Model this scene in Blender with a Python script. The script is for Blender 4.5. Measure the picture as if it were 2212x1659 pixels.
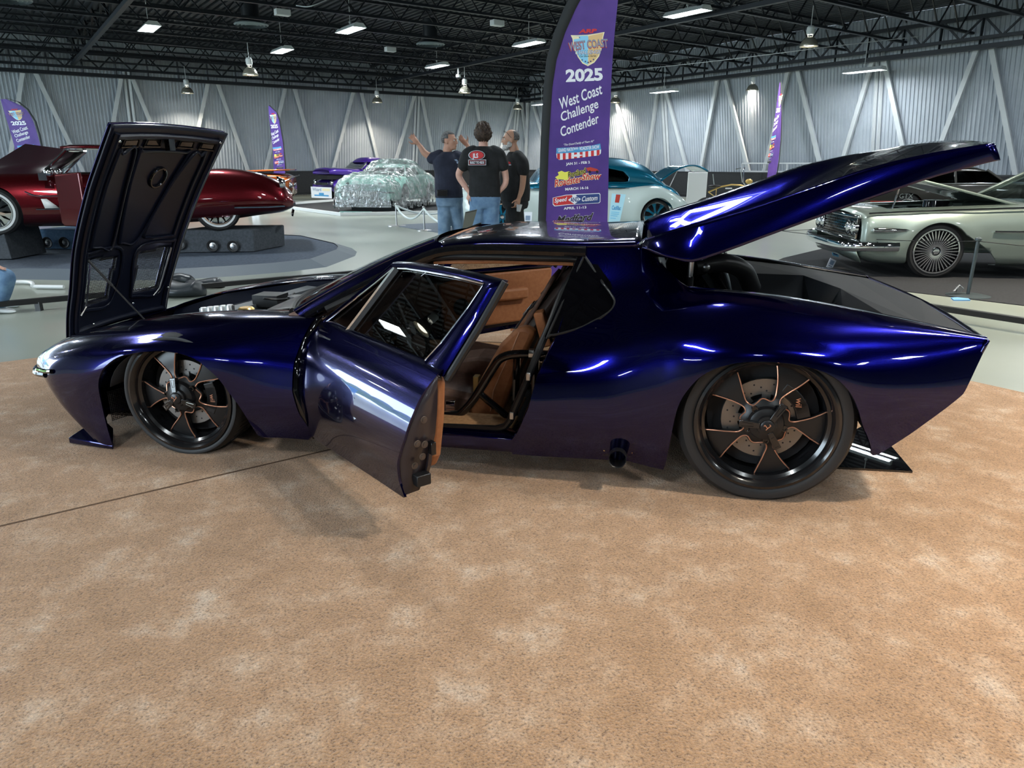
import bpy, bmesh, math, random
from math import sin, cos, pi, radians, atan2, sqrt, hypot, exp
from mathutils import Vector, Matrix
random.seed(7)
for o in list(bpy.data.objects): bpy.data.objects.remove(o)
SC = bpy.context.scene
COL = SC.collection
# ------------------------------------------------------------------ camera
FP = 1533.0; HC = 1.4; PITCH = math.atan((829.5-354)/FP)
cam = bpy.data.cameras.new('camera'); cam.sensor_width = 36; cam.lens = 36*FP/2212; cam.clip_end = 300
co = bpy.data.objects.new('camera', cam); COL.objects.link(co)
co.location = (0, 0, HC); co.rotation_euler = (pi/2-PITCH, 0, 0); SC.camera = co
SC.view_settings.view_transform = 'Standard'; SC.view_settings.look = 'None'
SC.view_settings.gamma = 1; SC.view_settings.use_curve_mapping = False
SC.view_settings.exposure = EXPOSURE = -0.18
# ------------------------------------------------------------------ world: overcast daylight seen through the hall's door
w = bpy.data.worlds.new('sky'); SC.world = w; w.use_nodes = True
bg = w.node_tree.nodes['Background']; bg.inputs[0].default_value = (0.72, 0.88, 1, 1); bg.inputs[1].default_value = 14.0
SC.cycles.use_denoising = True; SC.cycles.use_adaptive_sampling = True; SC.cycles.adaptive_threshold = .02
SC.cycles.max_bounces = 8; SC.cycles.glossy_bounces = 4; SC.cycles.transmission_bounces = 6; SC.cycles.transparent_max_bounces = 12
SC.cycles.sample_clamp_indirect = 6
SC.cycles.caustics_reflective = False; SC.cycles.caustics_refractive = False
# ------------------------------------------------------------------ photograph -> place helpers (used to measure positions on known planes)
cp_, sp_ = cos(PITCH), sin(PITCH)
def ray(px, py):
    x = (px-1106)/FP; y = -(py-829.5)/FP
    return Vector((x, cp_+y*sp_, -sp_+y*cp_))
def gp(px, py, z=0.0):
    r = ray(px, py); t = (z-HC)/r.z
    return Vector((r.x*t, r.y*t, z))
D1 = ray(3372, 354).normalized(); D2 = Vector((-D1.y, D1.x, 0))
A1 = gp(650, 424)                      # foot of the left fence
def on_plane(px, py, P, n):
    r = ray(px, py); c = Vector((0, 0, HC)); t = (P-c).dot(n)/r.dot(n); return c+r*t
def at_depth(px, py, Y):
    r = ray(px, py); t = Y/r.y; return Vector((0, 0, HC))+r*t
# ------------------------------------------------------------------ object helpers
def setp(o, label=None, cat=None, group=None, kind=None):
    if label: o['label'] = label
    if cat: o['category'] = cat
    if group: o['group'] = group
    if kind: o['kind'] = kind
    return o
def thing(name, label, cat, loc=(0, 0, 0), rz=0.0, group=None):
    o = bpy.data.objects.new(name, None); COL.objects.link(o); o.empty_display_size = .2
    o.location = loc; o.rotation_euler = (0, 0, rz)
    return setp(o, label, cat, group)
def copy_tree(o, parent=None):
    c = o.copy(); COL.objects.link(c)
    if parent: c.parent = parent
    for ch in list(o.children): copy_tree(ch, c)
    return c
class MB:
    def __init__(s): s.v = []; s.f = []; s.m = []; s.cm = 0
    def add(s, vs, fs):
        n = len(s.v); s.v += [tuple(v) for v in vs]
        for f in fs: s.f.append(tuple(i+n for i in f)); s.m.append(s.cm)
        return s
    def box(s, c, d, R=None):
        hx, hy, hz = d[0]/2, d[1]/2, d[2]/2
        vs = [Vector((x*hx, y*hy, z*hz)) for x in (-1, 1) for y in (-1, 1) for z in (-1, 1)]
        if R is not None: vs = [R @ v for v in vs]
        c = Vector(c); vs = [v+c for v in vs]
        return s.add(vs, [(0, 1, 3, 2), (4, 6, 7, 5), (0, 4, 5, 1), (2, 3, 7, 6), (0, 2, 6, 4), (1, 5, 7, 3)])
    def bar(s, a, b, w, h=None, up=(0, 0, 1)):
        a = Vector(a); b = Vector(b); h = h or w; d = b-a; L = d.length
        if L < 1e-6: return s
        d.normalize(); u = Vector(up)
        if abs(d.dot(u)) > .98: u = Vector((1, 0, 0))
        x = d.cross(u).normalized(); z = x.cross(d)
        R = Matrix((x, d, z)).transposed()
        return s.box((a+b)/2, (w, L, h), R)
    def tube(s, pts, r, n=10, cap=True, closed=False, sx=1.0):
        pts = [Vector(p) for p in pts]; m = len(pts)
        rs = r if isinstance(r, (list, tuple)) else [r]*m
        rings = []; prev = None
        for i, p in enumerate(pts):
            if closed: t = pts[(i+1) % m]-pts[i-1]
            else: t = pts[min(i+1, m-1)]-pts[max(i-1, 0)]
            t.normalize()
            if prev is None:
                u = Vector((0, 0, 1)) if abs(t.z) < .9 else Vector((1, 0, 0))
                x = t.cross(u).normalized()
            else:
                x = (prev-t*prev.dot(t))
                x = x.normalized() if x.length > 1e-6 else t.orthogonal().normalized()
            prev = x; y = t.cross(x)
            rings.append([p+(x*cos(2*pi*k/n)*sx+y*sin(2*pi*k/n))*rs[i] for k in range(n)])
        vs = [v for R in rings for v in R]; fs = []
        for i in range(m if closed else m-1):
            j = (i+1) % m
            for k in range(n):
                k2 = (k+1) % n; fs.append((i*n+k, i*n+k2, j*n+k2, j*n+k))
        if cap and not closed: fs.append(tuple(range(n-1, -1, -1))); fs.append(tuple((m-1)*n+k for k in range(n)))
        return s.add(vs, fs)
    def lathe(s, prof, n=32, M=None, a0=0, a1=2*pi, close=True):
        """prof: (r, h) about local z"""
        vs = []; fs = []; m = len(prof); full = abs(a1-a0-2*pi) < 1e-6; N = n if full else n+1
        for k in range(N):
            a = a0+(a1-a0)*k/n
            for r, h in prof: vs.append(Vector((r*cos(a), r*sin(a), h)))
        for k in range(n):
            k2 = (k+1) % N
            for i in range(m-1): fs.append((k*m+i, k2*m+i, k2*m+i+1, k*m+i+1))
        if M is not None: vs = [M @ v for v in vs]
        return s.add(vs, fs)
    def disc(s, c, r, nrm=(0, 0, 1), n=24):
        nrm = Vector(nrm).normalized(); x = nrm.orthogonal().normalized(); y = nrm.cross(x); c = Vector(c)
        return s.add([c+(x*cos(2*pi*k/n)+y*sin(2*pi*k/n))*r for k in range(n)], [tuple(range(n))])
    def prism(s, poly, f0, f1):
        """poly list of 2d points, f0/f1 map 2d -> 3d for both faces"""
        n = len(poly); a = [Vector(f0(*p)) for p in poly]; b = [Vector(f1(*p)) for p in poly]
        fs = [tuple(range(n-1, -1, -1)), tuple(range(n, 2*n))]+[(i, (i+1) % n, n+(i+1) % n, n+i) for i in range(n)]
        return s.add(a+b, fs)
    def grid(s, F, nu, nv, closeu=False):
        vs = [F(i/nu, j/nv) for i in range(nu+1) for j in range(nv+1)]
        fs = [(i*(nv+1)+j, (i+1)*(nv+1)+j, (i+1)*(nv+1)+j+1, i*(nv+1)+j+1) for i in range(nu) for j in range(nv)]
        return s.add(vs, fs)
    def ball(s, c, r, nu=16, nv=10, M=None):
        c = Vector(c); r = r if isinstance(r, (tuple, list)) else (r, r, r)
        def F(u, v):
            a = 2*pi*u; b = pi*(v-.5); p = Vector((r[0]*cos(a)*cos(b), r[1]*sin(a)*cos(b), r[2]*sin(b)))
            return c+(M @ p if M is not None else p)
        return s.grid(F, nu, nv)
    def shell(s, vs, fs, vec):
        """panel with an exact outer face and an inner face shifted by vec"""
        n = len(vs); cnt = {}
        for f in fs:
            for a in range(len(f)): k = (f[a], f[(a+1) % len(f)]); cnt[k] = 1
        side = [(a, b, b+n, a+n) for (a, b) in cnt if (b, a) not in cnt]
        return s.add(list(vs)+[v+Vector(vec(v) if callable(vec) else vec) for v in vs], list(fs)+[tuple(i+n for i in reversed(f)) for f in fs]+[tuple(reversed(q)) for q in side])
    def build(s, name, mat, parent=None, smooth=True, angle=35, solid=0, bevel=0, sub=0, off=0, weld=True):
        me = bpy.data.meshes.new(name); me.from_pydata([tuple(v) for v in s.v], [], s.f)
        mats = mat if isinstance(mat, (list, tuple)) else [mat]
        for m_ in mats: me.materials.append(m_)
        if len(mats) > 1:
            for p, k in zip(me.polygons, s.m): p.material_index = k
        if weld or True:
            b = bmesh.new(); b.from_mesh(me)
            if weld: bmesh.ops.remove_doubles(b, verts=b.verts, dist=1e-5 if weld is True else weld)
            bmesh.ops.recalc_face_normals(b, faces=b.faces)
            if smooth:
                for f in b.faces: f.smooth = True
                for e in b.edges:
                    if len(e.link_faces) == 2 and e.calc_face_angle(0) > radians(angle): e.smooth = False
            b.to_mesh(me); b.free()
        o = bpy.data.objects.new(name, me); COL.objects.link(o)
        if parent: o.parent = parent
        if bevel:
            m = o.modifiers.new('b', 'BEVEL'); m.width = bevel; m.segments = 2; m.limit_method = 'ANGLE'; m.angle_limit = radians(40)
        if sub:
            m = o.modifiers.new('s', 'SUBSURF'); m.levels = m.render_levels = sub
        if solid:
            m = o.modifiers.new('t', 'SOLIDIFY'); m.thickness = solid; m.offset = off
        return o
def cr(P, t):
    """Catmull-Rom through list of Vectors, t in 0..len-1"""
    n = len(P); i = min(int(t), n-2); f = t-i
    p1, p2 = P[i], P[i+1]; p0 = P[i-1] if i > 0 else p1*2-p2; p3 = P[i+2] if i+2 < n else p2*2-p1
    return (p1*2+(p2-p0)*f+(p0*2-p1*5+p2*4-p3)*f*f+(p1*3-p0-p2*3+p3)*f**3)*.5
def curve(pts, n=6):
    P = [Vector(p) for p in pts]; N = (len(P)-1)*n
    return [cr(P, i/n) for i in range(N+1)]
def lin(xs, ys, x):
    if x <= xs[0]: return ys[0]
    for i in range(len(xs)-1):
        if x <= xs[i+1]: return ys[i]+(ys[i+1]-ys[i])*(x-xs[i])/(xs[i+1]-xs[i])
    return ys[-1]
def smo(xs, ys, x):
    P = [Vector((a, b, 0)) for a, b in zip(xs, ys)]
    if x <= xs[0]: return ys[0]
    if x >= xs[-1]: return ys[-1]
    for i in range(len(xs)-1):
        if x <= xs[i+1]:
            h = xs[i+1]-xs[i]; t = (x-xs[i])/h
            m0 = (ys[i+1]-ys[i-1])/(xs[i+1]-xs[i-1]) if i > 0 else (ys[i+1]-ys[i])/h
            m1 = (ys[i+2]-ys[i])/(xs[i+2]-xs[i]) if i+2 < len(xs) else (ys[i+1]-ys[i])/h
            return (2*t**3-3*t*t+1)*ys[i]+(t**3-2*t*t+t)*h*m0+(-2*t**3+3*t*t)*ys[i+1]+(t**3-t*t)*h*m1
def sd_poly(poly, x, z):
    """signed distance, negative inside"""
    d = 1e9; ins = False; n = len(poly)
    for i in range(n):
        ax, az = poly[i]; bx, bz = poly[(i+1) % n]
        ex, ez = bx-ax, bz-az; L = ex*ex+ez*ez or 1e-12
        t = max(0, min(1, ((x-ax)*ex+(z-az)*ez)/L)); dd = hypot(ax+t*ex-x, az+t*ez-z)
        if dd < d: d = dd
        if (az > z) != (bz > z) and x < (bx-ax)*(z-az)/(bz-az)+ax: ins = not ins
    return -d if ins else d
def clip(vs, fs, fld):
    """keep the part of the mesh where fld(v) > 0"""
    vals = [fld(v) for v in vs]; out = []; nv = list(vs); cache = {}
    def cut(i, j):
        k = (min(i, j), max(i, j))
        if k not in cache:
            a, b = vals[k[0]], vals[k[1]]; t = a/(a-b)
            cache[k] = len(nv); nv.append(vs[k[0]].lerp(vs[k[1]], t))
        return cache[k]
    for f in fs:
        s_ = [vals[i] > 0 for i in f]
        if all(s_): out.append(tuple(f)); continue
        if not any(s_): continue
        p = []
        for a in range(len(f)):
            i, j = f[a], f[(a+1) % len(f)]
            if vals[i] > 0: p.append(i)
            if (vals[i] > 0) != (vals[j] > 0): p.append(cut(i, j))
        if len(p) >= 3: out.append(tuple(p))
    used = sorted({i for f in out for i in f}); mp = {u: k for k, u in enumerate(used)}
    return [nv[u] for u in used], [tuple(mp[i] for i in f) for f in out]
# ------------------------------------------------------------------ materials
def node_mat(name, color, rough=.5, metal=0.0, coat=0.0, coat_r=.03, trans=0.0, ior=1.45, alpha=1.0, spec=.5, sheen=0.0):
    m = bpy.data.materials.new(name); m.use_nodes = True
    p = m.node_tree.nodes['Principled BSDF']
    p.inputs['Base Color'].default_value = (*color, 1); p.inputs['Roughness'].default_value = rough
    p.inputs['Metallic'].default_value = metal; p.inputs['Coat Weight'].default_value = coat
    p.inputs['Coat Roughness'].default_value = coat_r; p.inputs['Transmission Weight'].default_value = trans
    p.inputs['IOR'].default_value = ior; p.inputs['Alpha'].default_value = alpha
    p.inputs['Specular IOR Level'].default_value = spec
    if sheen: p.inputs['Sheen Weight'].default_value = sheen
    return m
def noise_col(m, c1, c2, scale, bump=0.0, bscale=None, detail=4, dist=.02, lo=.35, hi=.65, coord='Object', rough=None, stretch=None):
    nt = m.node_tree; N = nt.nodes; L = nt.links; p = N['Principled BSDF']
    tc = N.new('ShaderNodeTexCoord'); src = tc.outputs[coord]
    if stretch:
        mp = N.new('ShaderNodeMapping'); mp.inputs['Scale'].default_value = stretch; L.new(src, mp.inputs[0]); src = mp.outputs[0]
    n = N.new('ShaderNodeTexNoise'); n.inputs['Scale'].default_value = scale; n.inputs['Detail'].default_value = detail
    L.new(src, n.inputs['Vector'])
    r = N.new('ShaderNodeValToRGB'); r.color_ramp.elements[0].position = lo; r.color_ramp.elements[1].position = hi
    r.color_ramp.elements[0].color = (*c1, 1); r.color_ramp.elements[1].color = (*c2, 1)
    L.new(n.outputs['Fac'], r.inputs[0]); L.new(r.outputs[0], p.inputs['Base Color'])
    if rough:
        mr = N.new('ShaderNodeMapRange'); mr.inputs[3].default_value = rough[0]; mr.inputs[4].default_value = rough[1]
        mr.inputs[1].default_value = lo; mr.inputs[2].default_value = hi
        L.new(n.outputs['Fac'], mr.inputs[0]); L.new(mr.outputs[0], p.inputs['Roughness'])
    if bump:
        n2 = N.new('ShaderNodeTexNoise'); n2.inputs['Scale'].default_value = bscale or scale*4; n2.inputs['Detail'].default_value = 3
        L.new(src, n2.inputs['Vector'])
        b = N.new('ShaderNodeBump'); b.inputs['Strength'].default_value = bump; b.inputs['Distance'].default_value = dist
        L.new(n2.outputs['Fac'], b.inputs['Height']); L.new(b.outputs[0], p.inputs['Normal'])
    return m, r
def emit(name, color, s):
    m = bpy.data.materials.new(name); m.use_nodes = True; nt = m.node_tree; nt.nodes.clear()
    e = nt.nodes.new('ShaderNodeEmission'); e.inputs[0].default_value = (*color, 1); e.inputs[1].default_value = s
    o = nt.nodes.new('ShaderNodeOutputMaterial'); nt.links.new(e.outputs[0], o.inputs[0]); return m
def paint(name, c, rough=.32, metal=.85, coat=1.0):
    """candy / metallic lacquer with a fine flake"""
    m = node_mat(name, c, rough, metal, coat, .02)
    nt = m.node_tree; N = nt.nodes; L = nt.links; p = N['Principled BSDF']
    tc = N.new('ShaderNodeTexCoord'); n = N.new('ShaderNodeTexNoise'); n.inputs['Scale'].default_value = 900
    L.new(tc.outputs['Object'], n.inputs['Vector'])
    mr = N.new('ShaderNodeMapRange'); mr.inputs[3].default_value = rough-.05; mr.inputs[4].default_value = rough+.08
    L.new(n.outputs['Fac'], mr.inputs[0]); L.new(mr.outputs[0], p.inputs['Roughness'])
    return m
def clear_film(name, tint=(1, 1, 1), fac=.12, rough=.05, bump=0, bscale=8, milk=0.0):
    """thin clear sheet: mostly see-through, mirrors at grazing angles"""
    m = bpy.data.materials.new(name); m.use_nodes = True; nt = m.node_tree; nt.nodes.clear(); N = nt.nodes; L = nt.links
    t = N.new('ShaderNodeBsdfTransparent'); t.inputs[0].default_value = (*tint, 1)
    g = N.new('ShaderNodeBsdfGlossy'); g.inputs['Roughness'].default_value = rough
    f = N.new('ShaderNodeFresnel'); f.inputs['IOR'].default_value = 1.5
    a = N.new('ShaderNodeMath'); a.operation = 'ADD'; a.inputs[1].default_value = fac; a.use_clamp = True; L.new(f.outputs[0], a.inputs[0])
    x = N.new('ShaderNodeMixShader'); L.new(a.outputs[0], x.inputs[0]); L.new(t.outputs[0], x.inputs[1]); L.new(g.outputs[0], x.inputs[2])
    if bump:
        tc = N.new('ShaderNodeTexCoord'); n = N.new('ShaderNodeTexNoise'); n.inputs['Scale'].default_value = bscale; n.inputs['Detail'].default_value = 5
        L.new(tc.outputs['Object'], n.inputs['Vector']); b = N.new('ShaderNodeBump'); b.inputs['Strength'].default_value = bump; b.inputs['Distance'].default_value = .05
        L.new(n.outputs['Fac'], b.inputs['Height']); L.new(b.outputs[0], g.inputs['Normal']); L.new(b.outputs[0], f.inputs['Normal'])
    o = N.new('ShaderNodeOutputMaterial')
    if milk:
        d = N.new('ShaderNodeBsdfDiffuse'); d.inputs[0].default_value = (.9, .95, .95, 1)
        x2 = N.new('ShaderNodeMixShader'); x2.inputs[0].default_value = milk
        if bump: mr = N.new('ShaderNodeMapRange'); mr.inputs[1].default_value = .45; mr.inputs[2].default_value = .75; mr.inputs[3].default_value = milk*.4; mr.inputs[4].default_value = min(1, milk*3); L.new(n.outputs['Fac'], mr.inputs[0]); L.new(mr.outputs[0], x2.inputs[0])
        L.new(x.outputs[0], x2.inputs[1]); L.new(d.outputs[0], x2.inputs[2]); x = x2
    L.new(x.outputs[0], o.inputs[0]); return m
def wave_mat(m, scale, strength, direction='X', dist=.02):
    nt = m.node_tree; N = nt.nodes; L = nt.links; p = N['Principled BSDF']
    tc = N.new('ShaderNodeTexCoord'); wv = N.new('ShaderNodeTexWave'); wv.bands_direction = direction
    wv.inputs['Scale'].default_value = scale; L.new(tc.outputs['Object'], wv.inputs['Vector'])
    b = N.new('ShaderNodeBump'); b.inputs['Strength'].default_value = strength; b.inputs['Distance'].default_value = dist
    L.new(wv.outputs['Fac'], b.inputs['Height']); L.new(b.outputs[0], p.inputs['Normal']); return m
MT = {}
MT['blue'] = paint('candy_blue_lacquer', (0.0004, 0.0005, 0.065), .16, .95)
MT['underside'] = node_mat('dark_blue_black_lacquer', (0.006, 0.008, 0.018), .34, 0, .12, .08, spec=.25)
MT['black_gloss'] = node_mat('black_gloss', (0.005, 0.005, 0.006), .05, 0, .5, .01)
MT['black_satin'] = node_mat('black_satin', (0.010, 0.010, 0.011), .32)
MT['black_matte'] = node_mat('black_matte', (0.012, 0.012, 0.014), .75)
MT['rubber'] = node_mat('tyre_rubber', (0.018, 0.018, 0.019), .55)
MT['chrome'] = node_mat('chrome', (.85, .87, .9), .06, 1)
MT['steel'] = node_mat('brushed_steel', (.5, .5, .5), .32, 1)
MT['copper'] = node_mat('copper_pinstripe', (.62, .30, .19), .3, .6)
MT['tan'], _ = noise_col(node_mat('tan_leather', (.40, .17, .07), .55), (.30, .115, .045), (.36, .145, .06), 40, .15, 300, dist=.002)
MT['tan2'], _ = noise_col(node_mat('brown_leather', (.16, .09, .065), .6), (.13, .075, .055), (.17, .10, .075), 40, .15, 300, dist=.002)
MT['darkleather'] = node_mat('dark_brown_leather', (.045, .03, .026), .55)
MT['belt'] = node_mat('black_webbing', (.015, .015, .018), .8)
MT['glass'] = clear_film('tinted_glass', (.10, .105, .105), .0, .0)
MT['glass_clear'] = clear_film('clear_glass', (.75, .82, .8), .02, .0)
MT['white'] = node_mat('white_plastic', (.75, .77, .77), .4)
MT['lampglow'] = emit('lamp_glow', (.93, .98, 1), 14)
MT['bulbglow'] = emit('warm_lamp_glow', (1, .93, .78), 20)
MT['carpet_in'], _ = noise_col(node_mat('tan_cabin_carpet', (.42, .24, .12), .9), (.33, .18, .085), (.44, .26, .13), 60, .5, 400, dist=.004)
MT['dark_glass'] = node_mat('smoked_glass', (.002, .002, .003), .0, 0, 0, 0)
# ================================================================== THE HALL
LEAN = radians(10)
U1 = D1; U2 = D2                                  # U1 along the left wall, U2 out through it
r_ = ray(1128, 354); CORN = r_*(A1.dot(U2)/r_.dot(U2)); CORN.z = 0
def hall(a, b, z=0.0): return CORN+U1*a+U2*b+Vector((0, 0, z))    # a<0 into the hall along the left wall, b<0 along the right wall
RZ1 = atan2(U1.y, U1.x)
M_floor, fr = noise_col(node_mat('polished_concrete', (.4, .42, .38), .22, coat=.35, coat_r=.12), (.24, .265, .225), (.38, .41, .35), .55, .05, 30, detail=8, dist=.003, lo=.3, hi=.72, rough=(.28, .42))
M_wall, _ = noise_col(node_mat('painted_steel_siding', (.4, .42, .45), .5), (.38, .42, .47), (.45, .49, .54), 1.5, lo=.3, hi=.7)
M_brace, _ = noise_col(node_mat('painted_steel_brace', (.5, .5, .52), .5), (.56, .59, .61), (.63, .66, .68), 2)
M_dark = node_mat('black_painted_steel', (.012, .015, .02), .45)
M_deck = node_mat('black_roof_deck', (.022, .027, .034), .55)
def siding(name, P, d, out, L0, L1, h=5.9, per=.125):
    m = MB(); n = int((L1-L0)/per); zax = (Vector((0, 0, 1))*cos(LEAN)-out*sin(LEAN))
    prof = [(0, 0), (.50, 0), (.62, -.030), (.88, -.030), (1.0, 0)]
    vs = []; fs = []
    for k in range(n):
        for f_, o_ in prof[:-1]:
            b = P+d*(L0+(k+f_)*per)+out*o_; vs += [b, b+zax*h]
    for i in range(len(vs)//2-1): fs.append((2*i, 2*i+2, 2*i+3, 2*i+1))
    m.add(vs, fs); o = m.build(name, M_wall, smooth=False); setp(o, kind='structure'); return zax
PL = CORN+U2*1.2; PR = CORN+U1*1.2
DOOR0, DOOR1 = -37.5, -27.5                        # the open loading door in the left wall, beyond the picture's edge
zl = siding('wall_left', PL, U1, U2, DOOR1, 3)
zr = siding('wall_right', PR, -U2, U1, -3, 62)
# wall over the door
m = MB(); m.bar(PL+U1*DOOR0+zl*5.4-U2*0, PL+U1*DOOR1+zl*5.4, .2, 1.1); setp(m.build('wall_left', M_wall), kind='structure')
BA = -38.5; B0, B1 = -25.0, -33.5               # second loading door, in the back wall behind the camera
m = MB(); m.bar(hall(BA, -13, 3), hall(BA, B0, 3), .2, 6); setp(m.build('wall_back', M_wall), kind='structure')
m = MB(); m.bar(hall(BA, 3, 3), hall(BA, -.6, 3), .2, 6); m.bar(hall(BA, -.6, 5.4), hall(BA, -13, 5.4), .2, 1.2); setp(m.build('wall_back', M_wall), kind='structure')
m = MB(); m.bar(hall(BA, B1, 3), hall(BA, -62, 3), .2, 6); setp(m.build('wall_back', M_wall), kind='structure')
m = MB(); m.bar(hall(BA, B0, 5.4), hall(BA, B1, 5.4), .2, 1.2); setp(m.build('wall_back', M_wall), kind='structure')
m = MB(); m.bar(hall(BA, -60, 3), hall(3, -60, 3), .2, 6); setp(m.build('wall_front', M_wall), kind='structure')
m = MB(); R1 = Matrix.Rotation(RZ1, 3, 'Z')
m.box(hall(-30, -28, -.05), (80, 80, .1), R1); setp(m.build('floor', M_floor), kind='structure')
# corrugated roof deck on the joists
m = MB(); per = .22; vs = []; fs = []
for k in range(int(66/per)):
    for f_, o_ in ((0, 0), (.5, 0), (.55, .06), (.95, .06)):
        a = -62+(k+f_)*per; vs += [hall(a, 4, 5.82+o_), hall(a, -62, 5.82+o_)] if a > BA-.3 else []
for i in range(len(vs)//2-1): fs.append((2*i, 2*i+2, 2*i+3, 2*i+1))
m.add(vs, fs); setp(m.build('ceiling', M_deck, smooth=False), kind='structure')
# open-web joists parallel to the left wall
def joist(b, a0=-38.4, a1=1.0, z0=5.02, z1=5.76, step=.62):
    m = MB()
    m.bar(hall(a0, b, z0), hall(a1, b, z0), .10, .06); m.bar(hall(a0, b, z1), hall(a1, b, z1), .10, .06)
    n = int((a1-a0)/step)
    for k in range(n):
        za, zb = (z0, z1) if k % 2 else (z1, z0)
        m.bar(hall(a0+k*step, b, za), hall(a0+(k+1)*step, b, zb), .032)
    return m
k = 0; b = -.35
while b > -58:
    k += 1; setp(joist(b).build('trim_%d' % k, M_dark, smooth=False), kind='structure'); b -= 1.95
# cross girders and pipes
for a in (-8.5, -20.5, -32):
    k += 1; m = MB()
    m.bar(hall(a, 1, 4.93), hall(a, -59, 4.93), .12, .10); m.bar(hall(a, 1, 5.70), hall(a, -59, 5.70), .12, .08)
    for q in range(60): m.bar(hall(a, 1-q, 4.93 if q % 2 else 5.7), hall(a, -q, 5.7 if q % 2 else 4.93), .05)
    setp(m.build('trim_%d' % k, M_dark, smooth=False), kind='structure')
# perimeter trusses above both walls
def perim(P, d, L0, L1, inw):
    m = MB(); up = Vector((0, 0, 1)); P = P+inw*.2
    m.bar(P+d*L0+up*4.56, P+d*L1+up*4.56, .25, .12); m.bar(P+d*L0+up*4.80, P+d*L1+up*4.80, .10, .09); m.bar(P+d*L0+up*5.36, P+d*L1+up*5.36, .12, .10)
    q = L0
    while q < L1-.7:
        m.bar(P+d*q+up*4.8, P+d*(q+.55)+up*5.36, .05); m.bar(P+d*(q+.55)+up*5.36, P+d*(q+1.1)+up*4.8, .05); m.bar(P+d*(q+.55)+up*4.6, P+d*(q+.55)+up*5.36, .05); q += 1.1
    return m
setp(perim(CORN, U1, -38.4, .3, -U2).build('trim_40', M_dark, smooth=False), kind='structure')
setp(perim(CORN, -U2, -.3, 60, -U1).build('trim_41', M_dark, smooth=False), kind='structure')
# steel V braces on the walls, every 3.15 m, with paired posts at each second apex
kk = 50
def brace(P, d, out, zax, apexes, posts):
    global kk
    off = -out*.16
    for i, t in enumerate(apexes):
        for sgn in (-1, 1):
            kk += 1; m = MB()
            m.bar(P+d*(t+sgn*.16)+zax*4.75+off, P+d*(t+sgn*1.50)+zax*.15+off, .14, .10, up=out)
            setp(m.build('trim_%d' % kk, M_brace, smooth=False), kind='structure')
        if i in posts:
            kk += 1; m = MB()
            m.bar(P+d*(t-.07)+zax*.0+off*.6, P+d*(t-.07)+zax*4.9+off*.6, .07, .09); m.bar(P+d*(t+.10)+off*.6, P+d*(t+.10)+zax*4.9+off*.6, .07, .09)
            setp(m.build('trim_%d' % kk, M_brace, smooth=False), kind='structure')
tl0 = -12.379
brace(PL, U1, U2, zl, [tl0+x for x in (-15.8, -12.68, -9.54, -6.37, -3.2, 0, 3.14, 6.28, 9.40, 12.3)], (0, 3, 7, 9))
brace(PR, -U2, U1, zr, [0.35, 3.4, 6.55, 9.7, 12.85, 16.0, 19.1, 22.2, 25.3, 28.4], (3, 6))
# black-clad barrier fence along both walls
M_fence, _ = noise_col(node_mat('black_mesh_fence', (.012, .013, .015), .7), (.008, .009, .011), (.022, .024, .028), 60)
M_fp = node_mat('black_fence_post', (.02, .022, .025), .4)
def mk_fence(name, label, P, d, L0, L1, H=1.08, step=3.0):
    t = thing(name, label, 'fence', P+d*L0)
    m = MB(); m.bar(P+d*L0+Vector((0, 0, H/2+.05)), P+d*L1+Vector((0, 0, H/2+.05)), .02, H-.06); o = m.build('mesh_panel', M_fence, t); o.matrix_parent_inverse = Matrix.Translation(-(P+d*L0))
    q = L0; inv = Matrix.Translation(-(P+d*L0))
    m = MB(); m.bar(P+d*L0+Vector((0, 0, H)), P+d*L1+Vector((0, 0, H)), .04); m.bar(P+d*L0+Vector((0, 0, .18)), P+d*L1+Vector((0, 0, .18)), .05); o = m.build('rail', M_fp, t); o.matrix_parent_inverse = inv
    while q < L1:
        m = MB(); m.bar(P+d*q, P+d*q+Vector((0, 0, H+.02)), .06); o = m.build('post', M_fp, t); o.matrix_parent_inverse = inv; q += step
mk_fence('barrier_fence', 'black mesh fence running along the foot of the left wall', CORN, U1, -28, -.3)
mk_fence('barrier_fence', 'black mesh fence running along the foot of the right wall', CORN, -U2, .3, 32)
# grey guard rail on the right wall
m = MB()
for z in (1.12, 1.42): m.bar(CORN+U1*.5-U2*14.0+Vector((0, 0, z)), CORN+U1*.5-U2*19.0+Vector((0, 0, z)), .05)
for q in range(6): m.bar(CORN+U1*.5-U2*(14+q)+Vector((0, 0, 0)), CORN+U1*.5-U2*(14+q)+Vector((0, 0, 1.42)), .05)
setp(m.build('guard_rail', M_brace, smooth=False), 'grey pipe guard rail behind the bicycle along the right wall', 'railing')
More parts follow.
